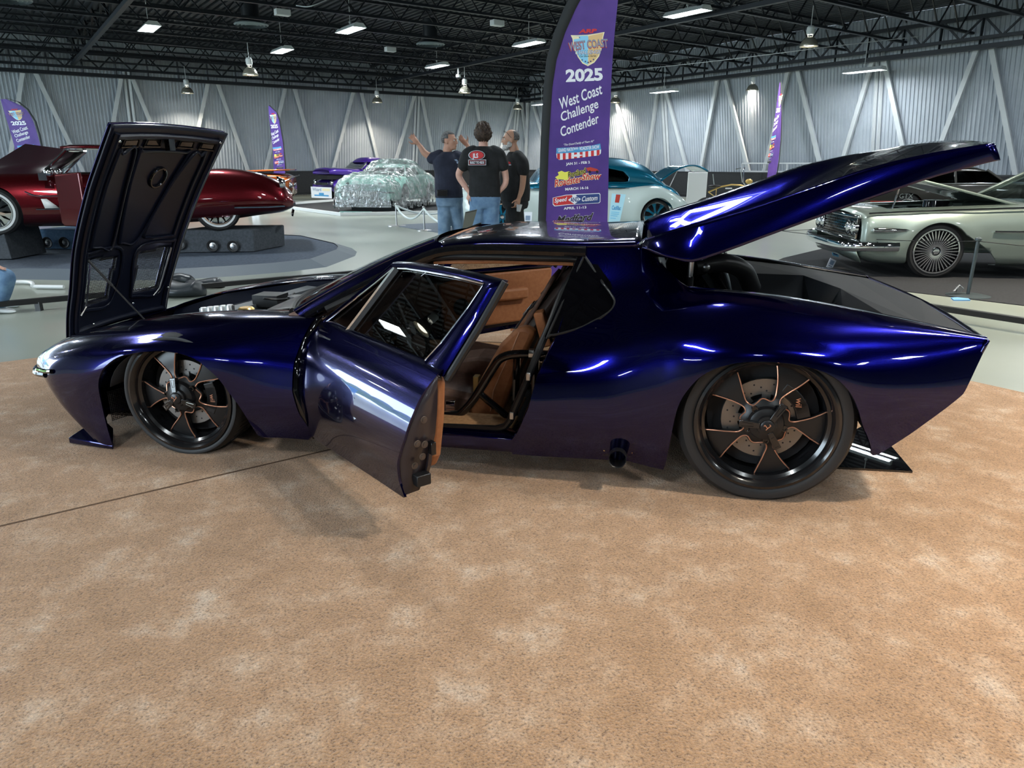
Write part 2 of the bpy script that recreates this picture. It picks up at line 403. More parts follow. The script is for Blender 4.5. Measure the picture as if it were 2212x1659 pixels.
# ------------------------------------------------------------------ lamps
def area(parent, sx, sy, power, col, z=-.02, shape='RECTANGLE'):
    l = bpy.data.lights.new('lamp', 'AREA'); l.shape = shape; l.size = sx; l.size_y = sy; l.energy = power; l.color = col
    o = bpy.data.objects.new('lamp_light', l); COL.objects.link(o); o.parent = parent; o.location = (0, 0, z); return o
def spot_pt(px, py, z): return gp(px, py, z)
M_fix = node_mat('white_enamel', (.72, .76, .76), .4)
M_tube = emit('fluorescent_tube', (.86, .97, 1), 22)
M_refl = node_mat('white_reflector', (.9, .93, .93), .25, .3)
def make_highbay(lit=True):
    t = thing('ceiling_light', 'x', 'ceiling light')
    m = MB(); L, Wd = 1.22, .42
    m.prism([(-Wd/2, 0), (-Wd/2+.10, .11), (Wd/2-.10, .11), (Wd/2, 0), (Wd/2-.02, 0), (Wd/2-.11, .09), (-Wd/2+.11, .09), (-Wd/2+.02, 0)], lambda x, z: (-L/2, x, z), lambda x, z: (L/2, x, z))
    m.prism([(-Wd/2, 0), (-Wd/2+.10, .11), (Wd/2-.10, .11), (Wd/2, 0)], lambda x, z: (-L/2-.01, x, z), lambda x, z: (-L/2, x, z))
    m.prism([(-Wd/2, 0), (-Wd/2+.10, .11), (Wd/2-.10, .11), (Wd/2, 0)], lambda x, z: (L/2, x, z), lambda x, z: (L/2+.01, x, z))
    m.build('housing', M_fix, t, smooth=False)
    m = MB()
    for k_ in range(4): m.tube([(-L/2+.03, -.135+.09*k_, .035), (L/2-.03, -.135+.09*k_, .035)], .018, 8)
    m.build('tubes', M_tube, t)
    m = MB(); m.tube([(0, 0, .11), (0, 0, .92)], .010, 6); m.ball((0, 0, .2), .035); m.build('hanger', M_fix, t)
    return t
def make_bell():
    t = thing('bell_light', 'x', 'ceiling light')
    m = MB(); m.lathe([(.24, 0), (.23, .05), (.19, .14), (.13, .21), (.07, .24)], 24); m.build('shade', node_mat('ribbed_reflector', (.35, .34, .28), .25, .5), t, solid=.006)
    m = MB(); m.lathe([(.0, .30), (.08, .30), (.10, .33), (.10, .47), (.07, .51), (0, .51)], 16); m.build('ballast', M_fix, t)
    m = MB()
    for k_ in range(3): a = 2*pi*k_/3; m.bar((.06*cos(a), .06*sin(a), .22), (.08*cos(a), .08*sin(a), .32), .015)
    m.tube([(0, 0, .5), (0, 0, 1.0)], .01, 6); m.build('hanger', M_fix, t)
    m = MB(); m.ball((0, 0, .07), (.17, .17, .06)); m.build('bulb', MT['bulbglow'], t)
    return t
HB = make_highbay(); BL = make_bell(); first = [True, True]
HBP = 130.0; BLP = 150.0
def place_hb(p, label, group=None, power=None):
    t = HB if first[0] else copy_tree(HB); first[0] = False
    t.location = p; t.rotation_euler = (0, 0, RZ1+pi/2); t['label'] = label
    if group: t['group'] = group
    l = bpy.data.lights.new('tube_light', 'AREA'); l.shape = 'RECTANGLE'; l.size = 1.15; l.size_y = .36; l.energy = power or HBP; l.color = (.90, .97, 1); l.spread = radians(178)
    o = bpy.data.objects.new('tube_light', l); COL.objects.link(o); o.parent = t; o.location = (0, 0, .012)
def place_bell(p, label, power=None):
    t = BL if first[1] else copy_tree(BL); first[1] = False
    t.location = p; t['label'] = label
    if 'outside' in label: t['group'] = 'unseen bell lamps overhead'
    l = bpy.data.lights.new('bulb_light', 'AREA'); l.shape = 'DISK'; l.size = .30; l.energy = power or BLP; l.color = (1, .90, .74); l.spread = radians(125)
    o = bpy.data.objects.new('bulb_light', l); COL.objects.link(o); o.parent = t; o.location = (0, 0, -.01)
for px, py, la in ((322, 62, 'bright boxy ceiling light above the raised black hood, far left'), (757, 66, 'flat white ceiling light high between the left joists'),
                   (1142, 96, 'flat white ceiling light just left of the big purple banner'), (944, 144, 'small flat ceiling light left of the dome camera'),
                   (609, 111, 'flat white ceiling light above the slim purple banner'), (1484, 30, 'largest flat ceiling light, right of the big purple banner'),
                   (1866, 155, 'thin flat ceiling light over the right wall posts'), (1434, 199, 'thin distant flat ceiling light above the teal sedan'), (1170, 226, 'thin distant flat ceiling light half behind the big banner')):
    place_hb(gp(px, py, 4.9 if (py < 150 and px != 1866) else 4.12), la, power=None if (py < 150 and px != 1866) else 45)
for px, py, la in ((541, 163, 'bell shaped ceiling lamp below the left joists'), (405, 202, 'bell shaped ceiling lamp in front of the left wall'),
                   (815, 222, 'small bell lamp above the covered car'), (1004, 201, 'bell lamp hanging under the dome camera'),
                   (1747, 101, 'largest bell shaped ceiling lamp, hung at upper right'), (1626, 196, 'bell lamp above the narrow side-on purple banner'),
                   (1329, 222, 'small bell lamp beside the right edge of the big banner'), (1118, 236, 'smallest bell lamp near the corner of the walls'), (2214, 145, 'bell lamp cut by the right edge of the picture')):
    place_bell(gp(px, py, 4.05 if py > 110 else 4.42), la, 16 if py > 180 else 110)
# lamps over and behind the camera (seen in the car's lacquer)
for i, (x, y) in enumerate(((-5.2, 12.5), (1.2, 11.5), (8.1, 15.0), (-6.0, 5.5), (0.6, 4.6), (4.6, 3.2), (-9.5, 1.5), (-2.6, -1.6), (3.4, -2.2), (9.5, -1), (-7, -8), (0, -9), (7, -9))):
    place_hb(Vector((x, y, 4.9)), 'flat white ceiling light added near the walls, outside the picture', 'ceiling lights overhead', power=(85 if y > 9 else 30))
for x, y in ((-18, 20), (-22, 12), (13, 16), (15, 9), (14, 3), (-15, 10)):  # unseen lights added along the walls to brighten them
    place_hb(Vector((x, y, 4.9)), 'flat white ceiling light added near the walls, outside the picture', 'ceiling lights overhead')
for i, (x, y) in enumerate(((3.4, 1.6), (6.0, 7.5), (-12, 8))):  # unseen bells; those at right added to warm the carpet there
    o_ = place_bell(Vector((x, y, 4.45)), 'unseen bell lamp overhead, outside the picture', 75 if i == 0 else 150)
# ------------------------------------------------------------------ daylight at the loading door: a portal for the sky, and the yard outside
l = bpy.data.lights.new('door_daylight', 'AREA'); l.shape = 'RECTANGLE'; l.size = DOOR1-DOOR0; l.size_y = 4.7; l.energy = 1; l.cycles.is_portal = True
o = bpy.data.objects.new('door_daylight', l); COL.objects.link(o); o.location = hall((DOOR0+DOOR1)/2, .9, 2.4); o.rotation_euler = (pi/2, 0, RZ1+pi)
l2 = bpy.data.lights.new('door_daylight', 'AREA'); l2.shape = 'RECTANGLE'; l2.size = B0-B1; l2.size_y = 4.7; l2.energy = 1; l2.cycles.is_portal = True
o = bpy.data.objects.new('door_daylight', l2); COL.objects.link(o); o.location = hall(BA+.2, (B0+B1)/2, 2.4); o.rotation_euler = (pi/2, 0, RZ1-pi/2)
l3 = l2.copy(); l3.size = 12.4; o = bpy.data.objects.new('door_daylight', l3); COL.objects.link(o); o.location = hall(BA+.2, -6.8, 2.4); o.rotation_euler = (pi/2, 0, RZ1-pi/2)
m = MB(); m.box(hall(BA-12.2, -20, -.06), (24, 60, .1), R1); m.box(hall(-24, 14, -.06), (52, 22, .1), R1); setp(m.build('yard', node_mat('yard_asphalt', (.35, .36, .34), .8)), 'pale paved yard outside the open loading door', 'yard')
# ------------------------------------------------------------------ ceiling odds and ends
def cable(pts, r, name, label, cat, mat):
    m = MB(); m.tube(curve(pts, 6), r, 6); setp(m.build(name, mat), label, cat)
for px, py, s, la in ((610, 27, .36, 'small white box speaker on the joists, upper left'), (1074, 50, .34, 'white box speaker left of the big banner top'), (843, 107, .34, 'white box speaker between the joists')):
    m = MB(); m.box((0, 0, 0), (s, .2, .14)); o = m.build('white_box', MT['white'], bevel=.01); o.location = gp(px, py, 4.95); o.rotation_euler = (0, 0, RZ1); setp(o, la, 'speaker')
def diffuser(px, py, r, z, la):
    p = gp(px, py, z); t = thing('air_diffuser', la, 'air vent', p)
    m = MB()
    for q in (1, .78, .56, .34): m.lathe([(r*q, 0), (r*q+.03, .03), (r*q, .06)], 28)
    m.build('rings', node_mat('grey_diffuser', (.2, .24, .26), .4), t)
    m = MB(); m.lathe([(r*.9, .06), (r*.55, .15), (r*.55, .75)], 24); m.build('duct', M_dark, t)
diffuser(543, 56, .42, 4.95, 'round slatted air vent between the left ceiling lights')
diffuser(930, 98, .42, 4.95, 'round slatted air vent with duct near the ceiling centre')
diffuser(22, 2, .42, 4.95, 'round air vent cut by the upper left corner')
t = thing('security_camera', 'white dome security camera above a bell lamp', 'security camera', gp(990, 165, 4.6))
m = MB(); m.tube([(0, 0, .04), (0, 0, .40)], .03, 8); m.lathe([(0, .06), (.09, .06), (.10, 0), (.08, -.04)], 16); m.build('housing', MT['white'], t)
m = MB(); m.ball((0, 0, -.04), .075); m.build('dome', MT['black_gloss'], t)
cable([gp(1990, 78, 5), gp(1800, 100, 4.6), gp(1560, 130, 4.45), gp(1330, 155, 4.9)], .012, 'ceiling_cable', 'long sagging white cable under the right ceiling', 'cable', M_brace)
cable([gp(640, 12, 5), gp(668, 14, 4.8), gp(705, 0, 5)], .012, 'ceiling_cable', 'short looped cable under the ceiling, upper left', 'cable', M_brace)

m = MB(); random.seed(4)
for i in range(46):
    c_ = hall(-66+1.1*i, 24+random.uniform(-1, 1), random.uniform(2.2, 3)); m.ball(c_, (random.uniform(1, 1.8), random.uniform(1, 1.6), random.uniform(1.2, 2.2)), 10, 7)
HM, _ = noise_col(node_mat('hedge_leaves', (.1, .2, .05), .8), (.05, .12, .03), (.16, .26, .07), 3, 1, 6, dist=.2)
setp(m.build('hedge', HM, weld=False), 'green hedge beyond the yard outside the loading door', 'hedge', kind='stuff')
m = MB(); m.box(hall(-46, 16, 1.3), (8, 3, 2.6), R1); setp(m.build('shipping_container', node_mat('blue_container', (.05, .20, .45), .5)), 'blue shipping container in the yard outside the loading door', 'container')
# ================================================================== THE SPORTS CAR (car frame: X nose->tail, Y near side->far side, Z up)
CA = gp(405, 990); CB = gp(1662, 1093)
CX = (CB-CA).normalized(); CY = Vector((-CX.y, CX.x, 0)); CRZ = atan2(CX.y, CX.x)
W = 1.86; MID = W/2
def at(px, py, Y):
    """point of the photograph on the car's lengthwise plane Y -> car frame"""
    r = ray(px, py); c = Vector((0, 0, HC)); t = (Y-(c-CA).dot(CY))/r.dot(CY); P = c+r*t
    return Vector(((P-CA).dot(CX), Y, P.z))
def PA(pts, Y): return [at(p[0], p[1], p[2] if len(p) > 2 else Y) for p in pts]
car = thing('sports_car', 'midnight blue low sports car with hood, doors and tail lid open on tan carpet', 'car', CA, CRZ)
def net_surface(net, nu, nv):
    R = [[Vector(p) for p in row] for row in net]; ns = len(R); nr = len(R[0])
    vs = []; NU = (ns-1)*nu; NV = (nr-1)*nv
    for i in range(NU+1):
        t = i/nu; col = [cr([R[k][j] for k in range(ns)], t) for j in range(nr)]
        for j in range(NV+1): vs.append(cr(col, j/nv))
    fs = [(i*(NV+1)+j, (i+1)*(NV+1)+j, (i+1)*(NV+1)+j+1, i*(NV+1)+j+1) for i in range(NU) for j in range(NV)]
    return vs, fs
def mirror(vs): return [Vector((v.x, W-v.y, v.z)) for v in vs]
ARCH_F = [(-.418, -.3), (-.418, .04), (-.435, .20), (-.432, .34), (-.397, .423), (-.349, .472), (-.272, .516), (-.16, .542), (-.05, .553), (.05, .545), (.129, .52), (.184, .479), (.237, .425), (.291, .338), (.326, .280), (.384, .132), (.43, -.3)]
ARCH_R = [(2.325, -.3), (2.321, .14), (2.332, .24), (2.345, .376), (2.362, .453), (2.393, .515), (2.438, .572), (2.50, .612), (2.57, .636), (2.65, .647), (2.74, .647), (2.822, .637), (2.889, .620), (2.957, .588), (3.014, .535), (3.055, .466), (3.083, .396), (3.128, .311), (3.16, .20), (3.2, -.3)]
def densify(poly, n=4):
    return [(v.x, v.y) for v in curve([(a, b, 0) for a, b in poly], n)]
ARCH_F = densify(ARCH_F[1:-1]); ARCH_F = [(-.418, -.5)]+ARCH_F+[(.384, -.5)]
ARCH_R = densify(ARCH_R[1:-1]); ARCH_R = [(2.321, -.5)]+ARCH_R+[(3.16, -.5)]
# ---- front body
def row(X, *yz, dx=None):
    dx = dx or [0]*len(yz); return [(X+d, y, z) for (y, z), d in zip(yz, dx)]
FN = [
 [(-1.03, .93, .452), (-1.075, .93, .440), (-1.115, .93, .415), (-1.135, .93, .365), (-1.10, .93, .30), (-1.00, .93, .21), (-.80, .93, .14)],
 [(-1.01, .62, .455), (-1.055, .62, .443), (-1.10, .61, .415), (-1.115, .60, .365), (-1.08, .60, .30), (-.98, .60, .21), (-.76, .62, .13)],
 [(-.97, .49, .468), (-1.01, .42, .450), (-1.035, .33, .415), (-1.045, .30, .365), (-1.01, .29, .30), (-.90, .30, .215), (-.68, .34, .11)],
 [(-.90, .46, .495), (-.92, .36, .485), (-.935, .23, .445), (-.94, .18, .385), (-.90, .17, .30), (-.78, .16, .20), (-.61, .16, .08)],
 [(-.78, .44, .530), (-.79, .33, .528), (-.80, .185, .495), (-.80, .10, .43), (-.79, .07, .33), (-.72, .06, .20), (-.56, .04, .06)],
 [(-.62, .43, .568), (-.62, .31, .572), (-.62, .155, .548), (-.62, .055, .49), (-.62, .02, .37), (-.60, .02, .20), (-.52, .015, .05)],
 row(-.43, (.425, .603), (.30, .612), (.145, .595), (.04, .545), (-.01, .44), (0, .25), (0, .035)),
 row(-.22, (.42, .640), (.30, .648), (.15, .633), (.045, .590), (-.022, .515), (-.01, .30), (.02, .05)),
 row(0, (.41, .665), (.29, .674), (.15, .660), (.05, .615), (-.025, .520), (-.01, .30), (.02, .05)),
 row(.22, (.405, .680), (.29, .689), (.155, .674), (.06, .610), (-.005, .50), (-.005, .30), (.02, .08)),
 row(.43, (.40, .690), (.29, .698), (.165, .684), (.085, .61), (.025, .49), (.005, .32), (.03, .13)),
 row(.70, (.38, .700), (.28, .706), (.17, .692), (.11, .61), (.045, .49), (.015, .33), (.04, .13)),
]
FE = [(-2, -.2), (-2, 1), (.665, 1), (.655, .70), (.62, .61), (.596, .50), (.592, .38), (.615, .27), (.655, .19), (.665, .13), (.665, -.2)]
CHIN = lambda v: v.z-lin([-1.2, -.95, -.73, -.59, -.42, 0], [.31, .285, .215, .145, .03, .0], v.x) if v.x < -.42 else 1
def front_field(v):
    d = min(sd_poly(ARCH_F, v.x, v.z), -sd_poly(FE, v.x, v.z))
    return min(d, (v.z-.131) if v.x > .1 else 1)
for side in (0, 1):
    vs, fs = net_surface(FN, 9, 9); vs, fs = clip(vs, fs, front_field)
    m = MB(); m.shell(mirror(vs) if side else vs, fs, lambda v: (.010 if v.x < -.7 else 0, (-.010 if side else .010) if abs(v.y-MID) > .5 else 0, -.006))
    m.build('front_fender', MT['blue'], car, angle=50)
# ---- rear body
RN = [
 row(1.58, (.35, 1.03), (.30, .86), (.19, .70), (.11, .61), (.045, .49), (.02, .32), (.05, .13)),
 row(1.74, (.35, 1.035), (.30, .86), (.19, .69), (.11, .60), (.045, .49), (.02, .32), (.05, .13)),
 row(1.90, (.35, 1.035), (.29, .86), (.175, .69), (.10, .60), (.04, .49), (.02, .32), (.05, .133)),
 row(2.05, (.36, 1.045), (.28, .87), (.155, .71), (.08, .61), (.03, .49), (.015, .32), (.05, .136)),
 row(2.16, (.365, 1.052), (.27, .875), (.135, .74), (.06, .63), (.015, .49), (.01, .32), (.05, .138)),
 row(2.275, (.33, .960), (.25, .865), (.12, .775), (.035, .66), (-.005, .50), (.0, .32), (.04, .10)),
 row(2.38, (.29, .885), (.22, .86), (.11, .80), (.015, .69), (-.025, .54), (-.01, .32), (.04, .09)),
 row(2.52, (.27, .880), (.20, .875), (.10, .825), (.01, .73), (-.04, .61), (-.02, .32), (.04, .09)),
 row(2.70, (.25, .872), (.18, .868), (.09, .825), (.01, .74), (-.045, .635), (-.02, .32), (.04, .09)),
 row(2.90, (.23, .850), (.17, .846), (.085, .805), (.01, .72), (-.035, .60), (-.01, .32), (.04, .09)),
 row(3.08, (.21, .823), (.155, .819), (.08, .78), (.02, .69), (-.015, .54), (.0, .32), (.04, .09)),
 row(3.28, (.175, .791), (.13, .787), (.08, .755), (.04, .67), (.015, .53), (.03, .36), (.05, .15)),
 row(3.52, (.12, .752), (.10, .749), (.085, .73), (.07, .65), (.06, .53), (.07, .36), (.09, .15)),
]
QW = [(1.925, 1.004), (1.955, .965), (1.99, .92), (2.03, .875), (2.062, .838), (2.075, .812), (2.062, .782), (2.015, .748), (1.935, .705), (1.85, .678), (1.80, .668), (1.793, .680)]
QW = [(x-.012, z) for x, z in QW]
RE = [(1.925, 1.2), (1.905, 1.02), (1.815, .665), (1.745, .50), (1.715, .37), (1.66, .235), (1.63, .192), (1.63, .128), (2.0, .130), (2.18, .135), (2.30, .118), (2.321, .115), (3.165, .255), (3.285, .36), (3.395, .47), (3.452, .530), (3.487, .64), (3.522, .745), (3.54, .80), (3.3, 1.3)]
def rear_field(v):
    return min(sd_poly(ARCH_R, v.x, v.z), -sd_poly(RE, v.x, v.z), sd_poly(QW, v.x, v.z))
for side in (0, 1):
    vs, fs = net_surface(RN, 8, 10); vs, fs = clip(vs, fs, rear_field)
    m = MB(); m.shell(mirror(vs) if side else vs, fs, (0, -.012 if side else .012, -.005)); m.build('rear_quarter_panel', MT['blue'], car, angle=50)
    # quarter glass just inside the opening
    vs, fs = net_surface(RN[:6], 6, 6)
    q2 = [(x+(-.02 if x < 1.93 else .02), z+(.02 if z > .85 else -.02)) for x, z in QW]
    vs = [Vector((x, .180+(z-.67)*.50, z)) for x, z in q2]
    m = MB(); m.add(mirror(vs) if side else vs, [tuple(range(len(vs)))]); m.build('quarter_window', MT['dark_glass'], car, angle=60)
    m = MB(); q3 = curve([(x, .0, z) for x, z in QW]+[(QW[0][0], 0, QW[0][1])], 3)
    def ysurf(x, z):
        return lin([.66, .70, .86, 1.035], [.165, .185, .292, .352], z)-.0*x-(.02 if x > 2.0 else 0)
    pts = [Vector((p.x, (W-ysurf(p.x, p.z)) if side else ysurf(p.x, p.z), p.z)) for p in q3]; m.tube(pts, .006, 6, closed=False); m.build('window_seal', MT['black_satin'], car)
# ---- tail panel (closes the back) and rear valance
m = MB()
def tail(u, v):
    y = .075+(W-.15)*u; b = .06*sin(pi*u)
    z = .745-.22*v; x = lin([.53, .64, .75], [3.455, 3.487, 3.52], z)+b*(1-v*.3)-.004
    return Vector((x, y, z))
m.grid(tail, 24, 8); m.build('tail_panel', MT['blue'], car, solid=.012)
m = MB(); m.grid(lambda u, v: Vector((3.455+.04*sin(pi*u)-.29*v, .07+(W-.14)*u, .53-.26*v)), 20, 4); m.build('rear_valance', MT['black_satin'], car, solid=.01)
# ---- sills
for side in (0, 1):
    Y = (lambda y: W-y) if side else (lambda y: y)
    m = MB(); prof = [(.14, .225), (.085, .215), (.062, .20), (.06, .16), (.075, .13), (.12, .11), (.30, .10), (.30, .205)]
    m.prism(prof, lambda y, z: (.60, Y(y), z), lambda y, z: (1.67, Y(y), z)); m.build('sill', MT['blue'], car, bevel=.004)
    m = MB(); m.box(((.62+1.62)/2, Y(.215), .222), (1.0, .16, .016)); m.build('sill_carpet', MT['carpet_in'] if 'carpet_in' in MT else MT['tan'], car, bevel=.003)
# ---- roof
def roof_pt(u, v):
    # u along length 0..1, v across 0..1
    s = abs(2*v-1); y0 = .352+.004*(1-u)
    X0 = 1.235-.115*(1-s*s); X1 = 2.165; x = X0+(X1-X0)*u
    ze = smo([1.1, 1.24, 1.45, 1.9, 2.17], [.985, 1.015, 1.038, 1.040, 1.052], x)
    crown = .014*(1-s**2.2)
    y = y0+(W-2*y0)*v
    zed = ze+.018*(1-s**14)
    return Vector((x, y, zed+crown))
m = MB(); m.grid(roof_pt, 30, 44); m.build('roof', MT['blue'], car, solid=.02, angle=60)
# drip rail / door-top moulding
for side in (0, 1):
    Y = (lambda y: W-y) if side else (lambda y: y)
    pts = [(.60, .20, .70), (.80, .265, .81), (1.00, .31, .91), (1.14, .335, .973), (1.235, .347, 1.003), (1.36, .35, 1.018), (1.6, .35, 1.022), (1.92, .348, 1.02)]
    P = curve([(x, Y(y), z) for x, y, z in pts], 5)
    m = MB(); m.tube(P, [.017+.010*(i/len(P)) for i in range(len(P))], 8); m.build('roof_rail', MT['black_gloss'], car)
    # A pillar : blue blade from cowl to roof
    pp = [(.575, .20, .690), (.72, .245, .775), (.90, .29, .872), (1.06, .325, .95), (1.18, .345, 1.0), (1.26, .355, 1.03)]
    P = curve(pp, 5); Q = curve([(x-.075, y+.075, z+.018) for x, y, z in pp], 5); R = curve([(x+.01, y+.06, z-.03) for x, y, z in pp], 5)
    m = MB(); n = len(P); vs = []
    for p, q, r in zip(P, Q, R): vs += [(p.x, Y(p.y), p.z-.012), (p.x-.03, Y(p.y+.022), p.z+.014), (q.x, Y(q.y), q.z), (r.x, Y(r.y), r.z)]
    m.add(vs, [(4*i+a, 4*i+(a+1) % 4, 4*i+4+(a+1) % 4, 4*i+4+a) for i in range(n-1) for a in range(4)]+[(0, 1, 2, 3), tuple(4*(n-1)+a for a in (3, 2, 1, 0))])
    m.build('windshield_pillar', MT['blue'], car, angle=50)
    # chrome strip along the glass edge
    m = MB(); m.tube([(q.x-.004, Y(q.y), q.z+.004) for q in Q], .006, 6); m.build('windshield_trim', MT['chrome'], car)
def wsh(u, v):
    s = abs(2*u-1); yb = .275+(W-.55)*u; yt = .43+(W-.86)*u
    b = Vector((.50-.16*(1-s*s), yb, .708)); t = Vector((1.20-.095*(1-s*s), yt, 1.032+.012*(1-s*s)))
    return b.lerp(t, v)+Vector((-.0, 0, .02*sin(pi*v)))
m = MB(); m.grid(wsh, 20, 10); m.build('windshield', MT['glass_clear'], car)
m = MB(); m.tube([wsh(i/20, 0)+Vector((-.008, 0, 0)) for i in range(21)], .016, 8); m.build('windshield_seal', MT['black_satin'], car)
# rear window / bulkhead glass behind the seats
m = MB(); m.add([(2.12, .42, 1.045), (2.12, W-.42, 1.045), (1.98, W-.40, .70), (1.98, .40, .70)], [(0, 1, 2, 3)]); m.build('rear_window', MT['glass'], car)
# ---- cowl, scuttle and front luggage bay
m = MB()
def cowl(u, v):
    s = abs(2*u-1); x1 = .50-.16*(1-s*s); x0 = .26-.04*(1-s*s); return Vector((x0+(x1-x0)*v, .36+(W-.72)*u, .665+.035*v))
m.grid(cowl, 16, 3); m.build('cowl', MT['black_satin'], car, solid=.01)
BAY = node_mat('grey_bay_panels', (.07, .08, .09), .45, .0, spec=.3)
m = MB()
for s in (0, 1):
    Y = (lambda y: W-y) if s else (lambda y: y)
    m.add([(x, Y(lin([-1.0, -.6, 0, .5], [.47, .43, .41, .40], x)), z) for x, z in ((-.98, .44), (-.6, .56), (-.2, .625), (0, .655), (.3, .675))]+[(x, Y(.52), .38) for x in (-.98, -.6, -.2, 0, .3)], [(0, 1, 6, 5), (1, 2, 7, 6), (2, 3, 8, 7), (3, 4, 9, 8)])
m.build('bay_side', MT['underside'], car)
m = MB(); m.box((-.35, MID, .38), (1.3, .86, .02)); m.build('bay_floor', MT['black_matte'], car)
m = MB()
m.add([(-.75, 1.42, .44), (-.1, 1.44, .60), (.24, 1.44, .62), (.24, 1.0, .60), (-.15, .95, .56), (-.7, 1.1, .42)], [(0, 1, 2, 3, 4, 5)])
m.build('inner_panel', BAY, car, solid=.01)
m = MB(); m.bar((-.28, .50, .55), (.05, 1.40, .61), .10, .05); m.build('strut_brace', BAY, car)
m = MB()
for i in range(5):
    c_ = at(440+14*i, 664-1.5*i, .72); m.lathe([(0, .0), (.018, .0), (.022, -.01), (.024, -.06)], 10, Matrix.Translation(c_)); m.box(c_+Vector((0, 0, -.02)), (.04, .03, .03))
m.build('valve_block', MT['steel'], car)
m = MB(); m.lathe([(0, .640), (.035, .640), (.045, .630), (.045, .612), (.03, .606), (.03, .56)], 20, Matrix.Translation((.02, .64, 0))); m.build('filler_cap', node_mat('gold_cap', (.75, .5, .18), .3, .9), car)
m = MB(); m.lathe([(0, .615), (.05, .612), (.055, .60), (.02, .56)], 18, Matrix.Translation((-.12, .60, 0))); m.build('reservoir_cap', node_mat('cream_cap', (.7, .62, .42), .4), car)
m = MB(); m.box((-.26, .58, .585), (.12, .06, .02)); m.build('fluid_label', node_mat('lime_label', (.5, .7, .25), .5), car)
m = MB(); m.box((-.02, .98, .62), (.16, .14, .07)); m.tube(curve([(.0, .9, .64), (.05, .8, .66), (.12, .9, .64), (.1, 1.05, .65)], 6), .007, 6); m.lathe([(0, .66), (.05, .66), (.055, .60)], 16, Matrix.Translation((.18, .92, 0))); m.build('wiper_motor', MT['black_satin'], car)
for k_ in range(2):
    m = MB(); m.bar((.44-.1*k_, .95-.5*k_, .722), (.66-.0*k_, .62-.3*k_+.0, .80), .008, .012) if k_ == 0 else m.bar((.36, 1.25, .72), (.58, .9, .80), .008, .012)
    m.build('wiper', MT['black_satin'], car)
# ---- floor pan and cabin
m = MB(); m.box((1.15, MID, .13), (1.3, W-.3, .02)); m.box((.62, MID, .33), (.03, W-.34, .42)); m.box((2.0, MID, .42), (.03, W-.34, .58)); m.box((-.05, MID, .2), (.9, .9, .1))
m.box((2.6, MID, .25), (.9, .95, .06)); m.build('floor_pan', MT['black_matte'], car)
for cx_, r_a in ((0, .40), (2.72, .45)):
    for s in (0, 1):
        Y = (lambda y: W-y) if s else (lambda y: y)
        m = MB(); zc = .30 if cx_ == 0 else .36
        for i in range(20):
            a0 = pi*i/20-.15; a1 = pi*(i+1)/20-.15; a0 = min(a0, pi+.1)
            m.add([(cx_+r_a*cos(a), Y(y), zc+(r_a-.13 if cx_ == 0 else r_a-.13)*sin(a)) for a in (a0, a1) for y in (.03, .40)], [(0, 1, 3, 2)])
        m.add([(cx_+r_a*cos(2*pi*i/24), Y(.40), zc+(r_a-.10)*sin(2*pi*i/24)) for i in range(24)], [tuple(range(24))])
        m.build('wheel_well', MT['black_matte'], car, solid=.004)
# ---- hood, hinged at the nose and standing up
HZ = [.44, .58, .72, .965, 1.25, 1.43, 1.585]; HXs = [-1.025, -.985, -.93, -.83, -.68, -.565, -.465]; HYs = [.505, .495, .485, .455, .435, .425, .42]
def hood_pt(u, v, off=0.0):
    z = .44+(1.585-.44)*u; x = smo(HZ, HXs, z); y0 = smo(HZ, HYs, z); y = y0+(W-2*y0)*v
    dx = smo(HZ, HXs, min(1.585, z+.02))-smo(HZ, HXs, max(.44, z-.02)); dz = min(1.585, z+.02)-max(.44, z-.02); L = hypot(dx, dz); nx, nz = dz/L, -dx/L    # normal towards the cabin (underside)
    bulge = -.035*(1-(2*v-1)**2)
    return Vector((x+nx*(off+bulge), y, z+nz*(off+bulge)))
hood = MB()
VENTL = (.10, .40, .10, .42); VENTR = (.60, .90, .10, .42)
def hood_grid(hole):
    NU, NVv = 60, 50; vs = [hood_pt(i/NU, j/NVv) for i in range(NU+1) for j in range(NVv+1)]; uv = [(i/NU, j/NVv) for i in range(NU+1) for j in range(NVv+1)]
    fs = [(i*(NVv+1)+j, (i+1)*(NVv+1)+j, (i+1)*(NVv+1)+j+1, i*(NVv+1)+j+1) for i in range(NU) for j in range(NVv)]
    return vs, uv, fs
gr = [[(.155, .13), (.155, .37), (.36, .40), (.385, .12)], [(.155, .63), (.155, .87), (.385, .88), (.36, .60)]]   # (u, v) grille openings
vs, uv, fs = hood_grid(1)
fs2 = [f for f in fs if not any(sd_poly(g, sum(uv[i][0] for i in f)/4, sum(uv[i][1] for i in f)/4) < 0 for g in gr)]
m = MB(); m.add(vs, fs2); hd = m.build('hood', MT['underside'], car, solid=.012, angle=40)
fs3 = [tuple(f) for f in fs2]
m = MB(); m.add([hood_pt(i/60, j/50, -.022) for i in range(61) for j in range(51)], fs3); m.build('hood_skin', MT['blue'], hd, solid=.006, angle=40)
